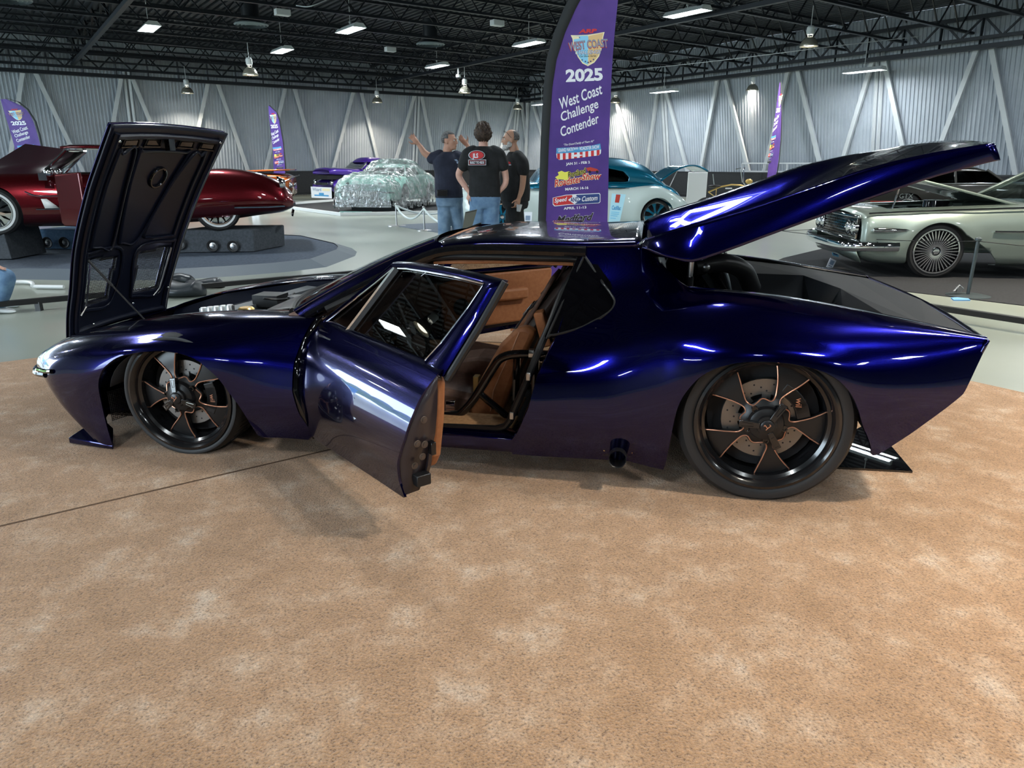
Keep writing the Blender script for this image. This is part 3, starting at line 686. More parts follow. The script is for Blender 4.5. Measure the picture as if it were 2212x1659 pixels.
# pressed ribs under the hood
def rib(pts, r, parent, name='hood_rib', mat=None):
    P = curve([(u, v, 0) for u, v in pts], 8); m = MB(); m.tube([hood_pt(p.x, p.y, .012) for p in P], r, 8, sx=1.6); m.build(name, mat or MT['underside'], parent)
edge = [(.03, .03), (.97, .045), (.97, .955), (.03, .97)]
m = MB(); P = [hood_pt(u, v, .012) for u, v in [(.03+.94*i/20, .05) for i in range(21)]]; m.tube(P, .016, 8); P = [hood_pt(.03+.94*i/20, .95, .012) for i in range(21)]; m.tube(P, .016, 8)
P = [hood_pt(.955, .05+.9*i/20, .012) for i in range(21)]; m.tube(P, .016, 8); P = [hood_pt(.03, .05+.9*i/20, .012) for i in range(21)]; m.tube(P, .016, 8); m.build('edge_frame', MT['underside'], hd)
rib([(.45, .12), (.86, .12), (.88, .16), (.88, .26), (.45, .32), (.44, .20), (.45, .12)], .007, hd)
rib([(.45, .88), (.86, .88), (.88, .84), (.86, .76), (.50, .60), (.45, .66), (.45, .88)], .007, hd)
rib([(.44, .38), (.86, .30), (.885, .34), (.885, .68), (.86, .72), (.46, .56), (.44, .38)], .007, hd)
rib([(.13, .10), (.40, .09), (.42, .12), (.40, .42), (.13, .40), (.13, .10)], .006, hd)
rib([(.13, .60), (.39, .57), (.42, .88), (.40, .91), (.13, .90), (.13, .60)], .006, hd)
m = MB()
for v0 in (.12, .31, .60, .79):
    pts = [(.91, v0), (.945, v0+.01), (.945, v0+.13), (.91, v0+.14)]; P = [hood_pt(u, v, .012) for u, v in pts]; m.tube(P, .006, 6, closed=True)
    m.add([hood_pt(u, v, .016) for u, v in ((.918, v0+.02), (.918, v0+.12), (.938, v0+.12), (.938, v0+.02))], [(0, 1, 2, 3)])
m.build('vent_pressings', MT['black_gloss'], hd)
m = MB(); c = hood_pt(.76, .55, .012); a_ = (hood_pt(.80, .55, .012)-hood_pt(.72, .55, .012)).normalized(); b_ = Vector((0, 1, 0))
m.tube([c+(a_*cos(2*pi*i/28)+b_*sin(2*pi*i/28))*.062 for i in range(28)], .009, 8, closed=True); m.build('ring', MT['black_gloss'], hd)
GR = bpy.data.materials.new('perforated_mesh'); GR.use_nodes = True; nt = GR.node_tree; p_ = nt.nodes['Principled BSDF']; p_.inputs['Base Color'].default_value = (.02, .02, .02, 1)
tc = nt.nodes.new('ShaderNodeTexCoord'); vo = nt.nodes.new('ShaderNodeTexVoronoi'); vo.inputs['Scale'].default_value = 110; vo.inputs['Randomness'].default_value = 0
mp = nt.nodes.new('ShaderNodeMapping'); mp.inputs['Scale'].default_value = (0, 1, 1); nt.links.new(tc.outputs['Object'], mp.inputs[0]); nt.links.new(mp.outputs[0], vo.inputs['Vector'])
lt = nt.nodes.new('ShaderNodeMath'); lt.operation = 'GREATER_THAN'; lt.inputs[1].default_value = .36; nt.links.new(vo.outputs['Distance'], lt.inputs[0]); nt.links.new(lt.outputs[0], p_.inputs['Alpha'])
for g in gr:
    m = MB(); g2 = g; c0 = (sum(q[0] for q in g)/4, sum(q[1] for q in g)/4); m.add([hood_pt(c0[0]+(u-c0[0])*1.1, c0[1]+(v-c0[1])*1.1, .004) for u, v in g2], [(0, 1, 2, 3)]); m.build('mesh_grille', GR, hd)
for pts in (((.155, .13), (.38, .12)), ((.155, .87), (.385, .88))):
    m = MB(); m.tube([hood_pt(pts[0][0]-.04, pts[0][1]-.05, .02), hood_pt(*pts[0], .02), hood_pt(*pts[1], .02)], .005, 6); m.build('grille_rod', MT['steel'], hd)
m = MB()
for u, v in ((.945, .06), (.93, .5), (.155, .94), (.05, .2), (.1, .6), (.96, .93)): m.ball(hood_pt(u, v, .03), .009, 10, 6)
m.build('bumper_stops', MT['chrome'], hd)
m = MB(); m.box(hood_pt(.93, .5, .03), (.03, .05, .07)); m.build('latch', MT['black_gloss'], hd)
a_, b_ = hood_pt(.40, .08, .03), at(313, 691, .60); mid_ = a_.lerp(b_, .42)
m = MB(); m.tube([a_, mid_], .0075, 8); m.tube([mid_, b_], .005, 8); m.build('gas_strut', MT['black_satin'], car)
# ---- nose: bumper blade, splitter, canard
m = MB()
bl = [(-.80, .088, .375), (-.93, .165, .355), (-1.03, .265, .345), (-1.115, .42, .340), (-1.15, .62, .338), (-1.165, .93, .338)]
P = curve(bl+[(x, W-y, z) for x, y, z in bl[-2::-1]], 6); m.tube([q+Vector((-.012, 0, -.012)) for q in P], .017, 8); m.build('bumper_blade', MT['black_gloss'], car)
m = MB(); m.tube([(-.90, .13, .375), (-.86, .112, .378), (-.80, .075, .385), (-.74, .052, .395)], .012, 8); m.build('corner_overrider', MT['black_gloss'], car)
for s in (0, 1):
    Y = (lambda y: W-y) if s else (lambda y: y)
    m = MB(); top = [at(182, 906, .10), at(226, 918, .07), at(238, 958, .02), at(150, 942, .03)]
    m.add([(-.60, Y(.16), .125), (-.44, Y(.05), .115), (-.415, Y(.0), .035), (-.70, Y(.03), .048), (-.60, Y(.16), .03), (-.44, Y(.05), .03), (-.415, Y(.0), .012), (-.70, Y(.03), .014)],
          [(0, 1, 2, 3), (4, 7, 6, 5), (0, 3, 7, 4), (3, 2, 6, 7), (2, 1, 5, 6), (1, 0, 4, 5)]); m.build('front_spoiler', MT['blue'], car, bevel=.006)
m = MB(); m.box((-.66, MID, .10), (.36, 1.3, .03)); m.build('front_splitter', MT['black_gloss'], car, bevel=.01)
m = MB(); m.add([(-.50, .12, .28), (-.50, .12, .12), (-.44, .30, .12), (-.44, .30, .28)], [(0, 1, 2, 3)]); m.build('duct_mesh', GR, car)
# ---- tail lid, hinged at the roof
LX = [2.165, 2.30, 2.58, 2.80, 3.03, 3.25, 3.455]; LZ = [1.070, 1.125, 1.215, 1.295, 1.379, 1.435, 1.468]
def lid_z(x): return smo(LX, LZ, x)
def lid_low(x): return smo([2.178, 2.235, 2.294, 2.347, 2.376, 2.402, 2.44, 2.508, 2.712, 2.907, 3.107, 3.237, 3.352, 3.44, 3.50], [1.060, 1.035, 1.017, 1.005, 1.002, 1.008, 1.022, 1.049, 1.136, 1.218, 1.299, 1.350, 1.386, 1.412, 1.418], x)
lid = None
for s in (0, 1):
    Y = (lambda y: W-y) if s else (lambda y: y)
    def side_pt(u, v):
        x = 2.170+(3.455-2.170)*u; zt = lid_z(x); zl_ = lid_low(x); yy = lin([2.17, 2.4, 3.455], [.33, .25, .20], x)
        return Vector((x+.03*v*u, Y(yy+(.205-yy)*v-.004*sin(pi*v)), zt+(zl_-zt)*v))
    m = MB(); m.grid(side_pt, 50, 10); o = m.build('tail_lid' if not s else 'lid_side', MT['blue'], car if not s else lid, solid=.012, angle=50)
    if not s: lid = o
def lid_top(u, v):
    x = 2.170+(3.455-2.170)*u; yy = lin([2.17, 2.4, 3.455], [.33, .25, .20], x); y = yy+(W-2*yy)*v; s = abs(2*v-1)
    k = min(1, max(0, (.985-s)/.30)); dip = lin([2.17, 2.3, 2.9, 3.2, 3.44], [.08, .14, .13, .05, 0], x)*k*k*(3-2*k)
    return Vector((x+.035*(1-s*s)*u, y, lid_z(x)-dip+.028*(1-s*s)*u*u))
m = MB(); m.grid(lid_top, 44, 36); m.build('lid_skin', MT['blue'], lid, solid=.012, angle=40)
# rear lip of the lid (underside return) and end cap
m = MB(); m.grid(lambda u, v: Vector((3.455+.035*(1-(2*u-1)**2)+.012*v, .20+(W-.40)*u, 1.468+.028*(1-(2*u-1)**2)-.052*v)), 30, 3); m.build('lid_lip', MT['black_gloss'], lid, solid=.01)
# hinges: polished brackets by the roof
for yy in (.36, W-.36):
    m = MB(); m.bar((2.155, yy, 1.06), (2.19, yy, 1.085), .05, .008); m.build('lid_hinge', MT['chrome'], lid)
# flap standing up behind the roof (rear window cover, glossy)
m = MB(); m.add([(2.12, .44, 1.075), (2.10, W-.44, 1.075), (2.17, W-.44, 1.13), (2.19, .44, 1.13)], [(0, 1, 2, 3)]); m.build('roof_flap', MT['black_gloss'], car, solid=.006) if False else None
a_, b_ = at(1494, 568, .40), at(1488, 625, .42)
m = MB(); m.tube([a_+Vector((0, 0, .03)), a_.lerp(b_, .55)], .012, 10); m.build('lid_strut', MT['steel'], car)
m = MB(); m.tube([a_.lerp(b_, .5), b_+Vector((0, 0, -.12))], .017, 10); m.build('lid_strut', MT['black_satin'], car)
m = MB(); m.tube([at(1567, 545, 1.45), at(1566, 600, 1.45)], .01, 8); m.build('lid_strut', MT['steel'], car)
# ---- engine bay
m = MB(); m.lathe([(.0, .17), (.11, .165), (.13, .14), (.135, .05), (.155, .04), (.16, -.14), (.14, -.17), (0, -.18)], 28, Matrix.Translation((2.46, .92, .82)) @ Matrix.Rotation(radians(-22), 4, 'Y')); m.build('air_box', MT['black_gloss'], car)
m = MB(); m.tube(curve([(2.42, .62, .93), (2.55, .66, .945), (2.66, .74, .90), (2.72, .80, .80)], 8), .045, 12); m.build('intake_duct', MT['black_satin'], car)
m = MB(); m.ball((2.47, .60, .93), .022); m.ball((2.60, .55, .80), .015); m.ball((2.56, .50, .80), .012); m.ball((2.64, .52, .79), .012); m.build('fittings', MT['steel'], car)
m = MB(); m.box((2.6, MID, .70), (.9, 1.2, .02)); m.build('engine_cover', MT['black_matte'], car)
m = MB()
m.add([(2.19, .44, 1.03), (2.33, .44, .80), (2.33, 1.42, .80), (2.19, 1.42, 1.03)], [(0, 1, 2, 3)]); m.build('bulkhead', MT['black_satin'], car, solid=.01)
GP = node_mat('satin_grey_liner', (.035, .038, .043), .6, spec=.12)
def deck_z(x): return lin([2.6, 3.04, 3.25, 3.5], [.868, .820, .786, .742], x)-.012
m = MB()
# far shelf, rear shelf and the sunken well (faceted liner)
m.add([(2.62, 1.05, .845), (3.02, 1.12, .830), (3.40, 1.72, .755), (3.05, 1.66, .815), (2.70, 1.55, .855)], [(0, 1, 2, 3, 4)])
m.add([(3.02, 1.12, .830), (3.16, .90, .80), (3.22, .34, .775), (3.33, .20, .770), (3.50, .16, .742), (3.55, MID, .750), (3.50, W-.16, .742), (3.40, 1.72, .755)], [(0, 1, 2, 3, 4, 5, 6, 7)])
m.add([(2.62, 1.05, .845), (3.02, 1.12, .830), (3.02, 1.02, .60), (2.72, .98, .60)], [(0, 1, 2, 3)])
m.add([(3.02, 1.12, .830), (3.16, .90, .80), (3.06, .86, .60), (3.02, 1.02, .60)], [(0, 1, 2, 3)])
m.add([(3.16, .90, .80), (3.22, .34, .775), (3.08, .34, .60), (3.06, .86, .60)], [(0, 1, 2, 3)])
m.add([(2.62, 1.05, .845), (2.72, .98, .60), (2.60, .70, .66), (2.56, .80, .80)], [(0, 1, 2, 3)])
m.build('trunk_liner', GP, car, smooth=False)
m = MB()
for x, y in ((3.10, 1.50), (3.25, 1.66), (3.22, 1.25), (3.32, 1.05), (3.42, 1.35), (3.42, .75), (3.44, .55), (3.30, .85)): m.lathe([(0, .004), (.011, .003), (.013, 0)], 12, Matrix.Translation((x, y, deck_z(x)+.004)))
m.build('liner_screws', MT['chrome'], car)
m = MB(); m.lathe([(.05, 0), (.065, .01), (.065, .03), (.05, .035), (.045, 0)], 20, Matrix.Translation((3.10, .72, .69)) @ Matrix.Rotation(radians(70), 4, 'Y')); m.build('vent_ring', MT['black_gloss'], car)
for s in (0, 1):
    Y = (lambda y: W-y) if s else (lambda y: y)
    m = MB(); ed = [(2.38, .29, .885), (2.52, .27, .880), (2.70, .25, .872), (2.90, .23, .850), (3.08, .21, .823), (3.28, .175, .791), (3.50, .13, .756)]
    A = [(x, Y(y), z) for x, y, z in ed]; B = [(x, Y(y+.06), z-.16) for x, y, z in ed]
    m.add(A+B, [(i, i+1, i+1+len(A), i+len(A)) for i in range(len(A)-1)]); m.build('gutter', MT['blue'], car, solid=.006)
    m = MB(); m.tube([(x, Y(y+.012), z-.008) for x, y, z in ed], .007, 6); m.build('gutter_seal', MT['black_satin'], car)
# ---- exhaust tip with riveted plate
e = Vector((2.115, .055, .165)); X_ = Matrix.Translation(e) @ Matrix.Rotation(radians(90), 4, 'X')
m = MB(); m.lathe([(.034, -.10), (.034, .0), (.036, .075), (.039, .078), (.039, .06), (.038, -.10)], 28, X_ @ Matrix.Rotation(radians(-6), 4, 'X')); m.build('exhaust_tip', MT['black_satin'], car)
m = MB(); m.lathe([(.045, .012), (.070, .010), (.078, .002)], 20, X_, -.1, pi+.1); m.build('exhaust_plate', MT['black_gloss'], car)
m = MB()
for i in range(5): a = pi*(i+.5)/5; m.ball(e+Vector((.064*cos(a), -.014, .064*sin(a))), .005, 8, 6)
m.build('rivets', node_mat('brass_rivet', (.8, .55, .25), .25, 1), car)
# ------------------------------------------------------------------ the sports car's wheels
def spoke_shape(R0, R1, n=5):
    pass
def wheel(name, R, rim, width, spin, loc, flip=False, caliper=True):
    t = bpy.data.objects.new(name, None); COL.objects.link(t); t.parent = car
    t.location = loc; t.rotation_euler = (0, 0, pi if flip else 0)
    X = Matrix.Rotation(radians(90), 4, 'X')       # lathe axis z -> -Y (outwards)
    w = width
    m = MB(); sh = R-rim
    prof = [(rim-.004, -.01), (rim+.004, 0), (rim+sh*.35, .006), (rim+sh*.65, .003), (R-.018, -.012), (R-.006, -.024), (R, -.04), (R, -w+.04), (R-.01, -w+.02), (rim+.02, -w), (rim-.004, -w+.01)]
    m.lathe(prof, 72, X); m.build('tire', MT['rubber'], t, angle=50)
    m = MB()
    for k in range(60):
        a = 2*pi*k/60
        for s_ in (0, 1):
            p = Vector((R*cos(a+s_*.03), -(-.05-s_*.05)*1, R*sin(a+s_*.03)))
            d = Vector((-sin(a), 0, cos(a)))
            m.bar(p+Vector((0, .0, 0)), p+Vector((0, .045, 0))+d*.012, .006, .004, up=(cos(a), 0, sin(a)))
    m.build('tread', MT['black_matte'], t, smooth=False)
    m = MB()
    prof = [(rim-.004, 0), (rim+.002, .007), (rim-.010, .011), (rim-.018, .004), (rim-.028, -.006), (rim-.032, -.02), (rim-.045, -.03), (rim-.050, -.09), (rim-.060, -w+.02), (rim-.01, -w)]
    m.lathe(prof, 72, X); m.build('rim', MT['black_gloss2'], t, angle=30)
    # five broad spokes: openings are cut out of a dished disc
    Ro = rim-.045; ri = .34*Ro
    def hole(k):
        a0 = spin+2*pi*k/5; pts = []
        # teardrop window: wide at the rim, swept, tapering to the hub
        ctl = [(Ro*1.04, -.30), (Ro*.82, -.38), (Ro*.60, -.46), (Ro*.45, -.50), (Ro*.38, -.38), (Ro*.42, -.05), (Ro*.38, .20), (Ro*.37, .42), (Ro*.46, .54), (Ro*.62, .46), (Ro*.82, .38), (Ro*1.04, .34)]
        P = curve([(r, a, 0) for r, a in ctl], 5)
        return [(p.x*cos(a0+p.y+.06*(1-p.x/Ro)), p.x*sin(a0+p.y+.06*(1-p.x/Ro))) for p in P]
    holes = [hole(k) for k in range(5)]
    def dish(r): return smo([0, .25*Ro, .45*Ro, .8*Ro, Ro], [-.012, -.012, -.035, -.045, -.055], r)
    nr_, na = 22, 150; vs = []
    for i in range(nr_+1):
        r = .12*Ro+(Ro-.12*Ro)*i/nr_
        for j in range(na): a = 2*pi*j/na; vs.append(Vector((r*cos(a), r*sin(a), dish(r))))
    fs = [(i*na+j, (i+1)*na+j, (i+1)*na+(j+1) % na, i*na+(j+1) % na) for i in range(nr_) for j in range(na)]
    vs, fs = clip(vs, fs, lambda v: min(sd_poly(h, v.x, v.y) for h in holes))
    m = MB(); m.add([X @ (v-Vector((0, 0, .014))) for v in vs], fs); m.build('spokes', MT['wheel_satin'], t, solid=.028, angle=50, off=0)
    # copper pinstripe around every opening
    for h in holes:
        m = MB(); pts = [X @ Vector((x, y, dish(hypot(x, y))+.003)) for x, y in h if hypot(x, y) < Ro*1.005]
        m.tube(pts, .0028, 6); m.build('pinstripe', MT['copper'], t)
    # hub, lug bolts, three-eared knock-off
    m = MB(); m.lathe([(0, .012), (.052, .012), (.068, .004), (.075, -.014)], 32, X); m.build('hub', MT['wheel_satin'], t)
    m = MB()
    for k in range(5): a = spin+.5+2*pi*k/5; m.lathe([(0, -.002), (.008, -.002), (.008, .004), (.013, .004), (.014, -.012)], 14, X @ Matrix.Translation((.077*cos(a), .077*sin(a), -.008)))
    m.build('lug_bolts', MT['black_gloss'], t)
    m = MB(); m.lathe([(0, .040), (.022, .040), (.028, .036), (.030, .028), (.040, .026), (.043, .014), (.043, 0)], 32, X)
    m.build('knock_off', MT['black_satin'], t)
    for k in range(3):
        a = spin*.0+KO[name]+2*pi*k/3; ca, sa = cos(a), sin(a); L = .112 if R > .33 else .10
        m = MB(); q = [(.03, -.012), (L, -.016), (L, .016), (.03, .012)]
        top = [X @ Vector((r*ca-s_*sa, r*sa+s_*ca, .034-(.012 if r > .05 else 0))) for r, s_ in q]; bot = [X @ Vector((r*ca-s_*sa, r*sa+s_*ca, .012)) for r, s_ in q]
        m.add(top+bot, [(0, 1, 2, 3), (4, 7, 6, 5), (0, 4, 5, 1), (1, 5, 6, 2), (2, 6, 7, 3), (3, 7, 4, 0)]); o = m.build('ear', MT['black_gloss2'], t, bevel=.002)
        m = MB(); g = [(.055, -.005), (L-.010, -.009), (L-.010, .009), (.055, .005)]
        m.tube([X @ Vector((r*ca-s_*sa, r*sa+s_*ca, .0345-.012*min(1, (r-.03)/(L-.03)))) for r, s_ in g], .0012, 6, closed=True); m.build('ear_slot', MT['steel'] if 'front' in name else MT['black_gloss'], o)
    # emblem on the cap
    m = MB(); z = .0415
    for a_, b_ in (((-.012, .010), (.0, -.004)), ((.0, -.004), (-.006, -.012)), ((.0, -.004), (.012, .008)), ((.012, .008), (.006, .013)), ((-.012, .010), (-.015, .004))):
        m.bar(X @ Vector((*a_, z)), X @ Vector((*b_, z)), .003, .002, up=(0, -1, 0))
    m.build('cap_emblem', MT['copper'], t, smooth=False)
    # brake disc, hat, caliper
    m = MB(); rd = rim*.60; m.lathe([(rd*.62, -.075), (rd, -.075), (rd, -.10), (rd*.62, -.10)], 48, X); d = m.build('brake_disc', MT['disc_steel'], t)
    m = MB()
    for k in range(36):
        a = 2*pi*k/36; rr = rd*(.70+.09*(k % 3)); m.lathe([(0, -.0742), (.004, -.0742), (.004, -.076)], 8, X @ Matrix.Translation((rr*cos(a), rr*sin(a), 0)))
    m.build('drilling', MT['black_matte'], d)
    m = MB(); m.lathe([(.05, -.055), (rd*.45, -.06), (rd*.5, -.09)], 36, X); m.build('disc_hat', MT['black_satin'], t)
    m = MB()
    for k in range(8):
        a = 2*pi*k/8; m.bar(X @ Vector((rd*.50*cos(a), rd*.50*sin(a), -.072)), X @ Vector((rd*.66*cos(a), rd*.66*sin(a), -.072)), .035, .006, up=(0, -1, 0))
    m.build('disc_bridge', MT['disc_steel'], t)
    m = MB(); ac = radians(38) if R > .33 else radians(-5)
    for i in range(6):
        a = ac-.35+.7*i/5; m.box(X @ Vector((rd*.88*cos(a), rd*.88*sin(a), -.075)), (.055, .07, .055), Matrix.Rotation(-a, 3, 'Y'))
    c = m.build('caliper', MT['black_satin'], t, bevel=.004, smooth=False)
    txt = text_mb('wil', .036, .001); m = MB(); M_ = X @ Matrix.Translation((rd*.83*cos(ac), rd*.83*sin(ac), -.0385)) @ Matrix.Rotation(radians(-90), 4, 'Z') @ Matrix.Translation((-.02, 0, 0))
    m.add([M_ @ Vector(v) for v in txt[0]], txt[1]); m.build('caliper_letters', MT['copper'], c, smooth=False)
    m = MB(); m.lathe([(0, -.11), (rim-.06, -.12)], 32, X); m.build('backing_plate', MT['black_matte'], t)
    return t
def text_mb(s, size, depth=0.0, shear=0.0, space=1.0, align='LEFT', res=3, bold=0.0):
    c = bpy.data.curves.new('t', 'FONT'); c.body = s; c.size = size; c.extrude = depth; c.shear = shear; c.space_character = space; c.align_x = align
    c.resolution_u = res; c.offset = bold*size
    o = bpy.data.objects.new('t', c); me = bpy.data.meshes.new_from_object(o)
    out = ([Vector(v.co) for v in me.vertices], [tuple(p.vertices) for p in me.polygons])
    bpy.data.objects.remove(o); bpy.data.curves.remove(c); bpy.data.meshes.remove(me); return out
MT['disc_steel'] = node_mat('worn_disc_steel', (.22, .21, .20), .38, .9)
MT['black_gloss2'] = node_mat('black_rim_lacquer', (.008, .008, .009), .18, 0, .6, .08)
MT['wheel_satin'] = node_mat('satin_black_wheel', (.014, .014, .015), .33, .2)
KO = {'front_wheel': radians(97), 'rear_wheel': radians(58)}
wheel('front_wheel', .315, .275, .24, radians(76), (-.015, .03, .313))
wheel('rear_wheel', .365, .292, .36, radians(102), (2.72, .02, .363))
wheel('front_wheel', .315, .275, .24, radians(20), (-.015, W-.03, .313), True)
wheel('rear_wheel', .365, .292, .36, radians(20), (2.72, W-.02, .363), True)
# ------------------------------------------------------------------ doors (built closed, then swung about the hinge)
HG = (.66, .10)
DN = [row(X, (.185, .700), (.150, .678), (.085, .610), (.035, .50), (.012, .36), (.03, .22), (.035, .17)) for X in (.50, .64, .80, 1.0, 1.2, 1.4, 1.6, 1.75)]
DN = [[(x, y+(.012 if i in (0, 1) else 0), z) for x, y, z in r_] for i, r_ in enumerate(DN)]
DE = [(.655, .75), (.650, .66), (.625, .60), (.605, .50), (.605, .38), (.63, .27), (.68, .19), (.70, .165), (1.0, .178), (1.4, .195), (1.655, .205), (1.645, .23), (1.632, .27), (1.645, .35), (1.685, .45), (1.705, .55), (1.715, .64), (1.72, .75)]
GW = [(.672, .690), (1.085, .975), (1.20, .985), (1.35, .990), (1.55, .994), (1.745, .992), (1.70, .90), (1.63, .77), (1.575, .695), (1.55, .682), (1.30, .678), (.90, .680)]
GO = [(.615, .672), (1.07, .998), (1.20, 1.008), (1.45, 1.015), (1.65, 1.016), (1.835, 1.010), (1.79, .88), (1.725, .672)]
def dy(z): return lin([.66, .70, .80, .90, 1.02], [.165, .185, .24, .295, .352], z)
def sub(o, name, m, mat, **k):
    q = m.build(name, mat, o, **k); return q
def make_door(s):
    Yf = (lambda y: W-y) if s else (lambda y: y)
    hy = Yf(HG[1])
    T = lambda v: (v[0]-HG[0], Yf(v[1])-hy, v[2])
    vs, fs = net_surface(DN, 7, 9); vs, fs = clip(vs, fs, lambda v: -sd_poly(DE, v.x, v.z))
    m = MB(); m.shell([Vector(T(v)) for v in vs], fs, (0, -.010 if s else .010, -.002)); d = m.build('door', MT['blue'], car, angle=50)
    d.location = (HG[0], hy, 0); d.rotation_euler = (0, 0, radians(42 if s else -42))
    # window frame band
    m = MB()
    N = 96
    def loop(poly, n):
        L = []; tot = sum(hypot(poly[i][0]-poly[i-1][0], poly[i][1]-poly[i-1][1]) for i in range(len(poly))); acc = 0; out = []
        segs = [(poly[i], poly[(i+1) % len(poly)]) for i in range(len(poly))]; k = 0; a0 = 0
        lens = [hypot(b[0]-a[0], b[1]-a[1]) for a, b in segs]
        for q in range(n):
            t = tot*q/n
            while t > a0+lens[k] and k < len(segs)-1: a0 += lens[k]; k += 1
            f = (t-a0)/lens[k]; a, b = segs[k]; out.append((a[0]+(b[0]-a[0])*f, a[1]+(b[1]-a[1])*f))
        return out
    def ang(p): return atan2((p[1]-.82)*2.2, p[0]-1.25)
    inn = sorted(loop(GW, N), key=ang); outr = sorted(loop(GO, N), key=ang)
    # resample by angle
    def byang(poly, a):
        best = None; n = len(poly)
        dx, dz = cos(a), sin(a)/2.2
        for i in range(n):
            (x1, z1), (x2, z2) = poly[i], poly[(i+1) % n]; x1 -= 1.25; x2 -= 1.25; z1 -= .82; z2 -= .82
            den = dx*(z2-z1)-dz*(x2-x1)
            if abs(den) < 1e-12: continue
            t = (x1*(z2-z1)-z1*(x2-x1))/den; u = (x1*dz-z1*dx)/den
            if t > 0 and -1e-6 <= u <= 1+1e-6: best = t if best is None else max(best, t)
        return (1.25+dx*best, .82+dz*best)
    angs = sorted(set([ang(p) for p in GW]+[ang(p) for p in GO]+[-pi+2*pi*i/120 for i in range(120)]))
    A = [byang(GW, a) for a in angs]; B = [byang(GO, a) for a in angs]; n = len(angs)
    rings = []
    for f_, off in ((0, .012), (0, .0), (.25, -.010), (.75, -.010), (1, .0), (1, .035), (0, .035)):
        rings.append([T((a[0]+(b[0]-a[0])*f_, dy(a[1]+(b[1]-a[1])*f_)+off, a[1]+(b[1]-a[1])*f_)) for a, b in zip(A, B)])
    vs = [v for r_ in rings for v in r_]
    m.add(vs, [(k*n+i, k*n+(i+1) % n, (k+1)*n+(i+1) % n, (k+1)*n+i) for k in range(6) for i in range(n)])
    m.build('window_frame', MT['blue'], d, angle=50)
    m = MB(); m.add([T((a[0], dy(a[1])+.016, a[1])) for a in A], [tuple(range(n))]); m.build('door_window', MT['glass'], d)
    m = MB(); m.tube([T((a[0], dy(a[1])+.002, a[1])) for a in A], .0045, 6, closed=True); m.build('chrome_edge', MT['chrome'], d)
    m = MB(); a_, b_ = (.905, .682), (1.098, .975); m.bar(T((a_[0], dy(a_[1])+.004, a_[1])), T((b_[0], dy(b_[1])+.004, b_[1])), .014, .02); m.build('quarter_light_bar', MT['chrome'], d)
    m = MB(); m.bar(T((.925, dy(.682)+.004, .682)), T((1.115, dy(.975)+.004, .975)), .012, .02); m.build('quarter_light_seal', MT['black_satin'], d)
    # dark seals on the trailing edge of the frame and along the belt
    m = MB(); m.tube([T((x+.006, dy(z)+.016, z)) for x, z in ((1.730, .66), (1.79, .85), (1.838, 1.008))], .014, 8); m.build('frame_seal', MT['black_satin'], d)
    m = MB(); m.bar(T((.66, .158, .668)), T((1.72, .158, .668)), .020, .016); m.build('belt_molding', MT['black_gloss'], d, bevel=.003)
    m = MB(); m.box(T((.80, .120, .640)), (.13, .012, .022), Matrix.Rotation(radians(0), 3, 'Z')); m.build('belt_vent', MT['black_satin'], d, bevel=.004)
    # rear jamb face
    zs = [.215, .27, .35, .45, .55, .62, .66, .675]
    skin = [(lin([.205, .23, .27, .35, .45, .55, .64, .75], [1.655, 1.645, 1.632, 1.645, 1.685, 1.705, 1.715, 1.72], z), lin([.17, .22, .36, .50, .61, .678, .70], [.035, .03, .012, .035, .085, .15, .185], z)) for z in zs]
    m = MB(); vs = []
    for (x, y), z in zip(skin, zs): vs += [T((x-.004, y+.006, z)), T((x+.006 if z > .3 else x-.01, .150 if z > .26 else .10, z))]
    m.add(vs, [(2*i, 2*i+1, 2*i+3, 2*i+2) for i in range(len(zs)-1)]); JM = node_mat('dark_plum_jamb', (.022, .016, .020), .38, coat=.6, coat_r=.1)
    m.build('jamb_face', JM, d, solid=.006)
    m = MB()
    for x, y, z in ((1.71, .095, .52), (1.70, .07, .43), (1.70, .10, .42), (1.69, .095, .37), (1.665, .075, .33)):
        m.lathe([(0, .004), (.007, .004), (.0075, .001), (.013, .001), (.014, 0)], 16, Matrix.Translation(T((x, y, z))) @ Matrix.Rotation(radians(90), 4, 'Y'))
    m.build('hinge_bolts', node_mat('dark_bolt', (.12, .10, .09), .4, .7), d)
    m = MB(); m.box(T((1.70, .13, .40)), (.03, .02, .05)); m.build('latch', MT['black_gloss'], d, bevel=.003)
    m = MB(); m.box(T((1.645, .11, .262)), (.05, .06, .045)); m.build('latch_block', MT['black_satin'], d, bevel=.004)
    # inner shell and tan trim panel
    m = MB(); prof = [(.70, .665), (1.70, .665), (1.69, .45), (1.655, .31), (1.63, .26), (.74, .235), (.69, .40)]
    m.prism(prof, lambda x, z: T((x, .135, z)), lambda x, z: T((x, .150, z))); m.build('inner_shell', JM, d, smooth=False)
    m = MB(); P = [(.76, .60), (1.0, .655), (1.60, .660), (1.685, .662), (1.705, .65), (1.69, .50), (1.655, .34), (1.62, .285), (.80, .275)]
    m.prism(P, lambda x, z: T((x, .152, z)), lambda x, z: T((x, .198, z))); m.build('trim_panel', MT['tan'], d, smooth=False, bevel=.014)
    m = MB(); m.box(T((1.25, .225, .50)), (.42, .07, .085)); m.build('armrest', MT['tan'], d, bevel=.02)
    m = MB(); m.lathe([(0, .003), (.055, .003), (.06, 0)], 24, Matrix.Translation(T((.93, .201, .44))) @ Matrix.Rotation(radians(90 if s else -90), 4, 'X')); m.build('speaker_grille', MT['black_matte'], d)
    # leading edge strip that closes against the fender
    m = MB(); vs = []
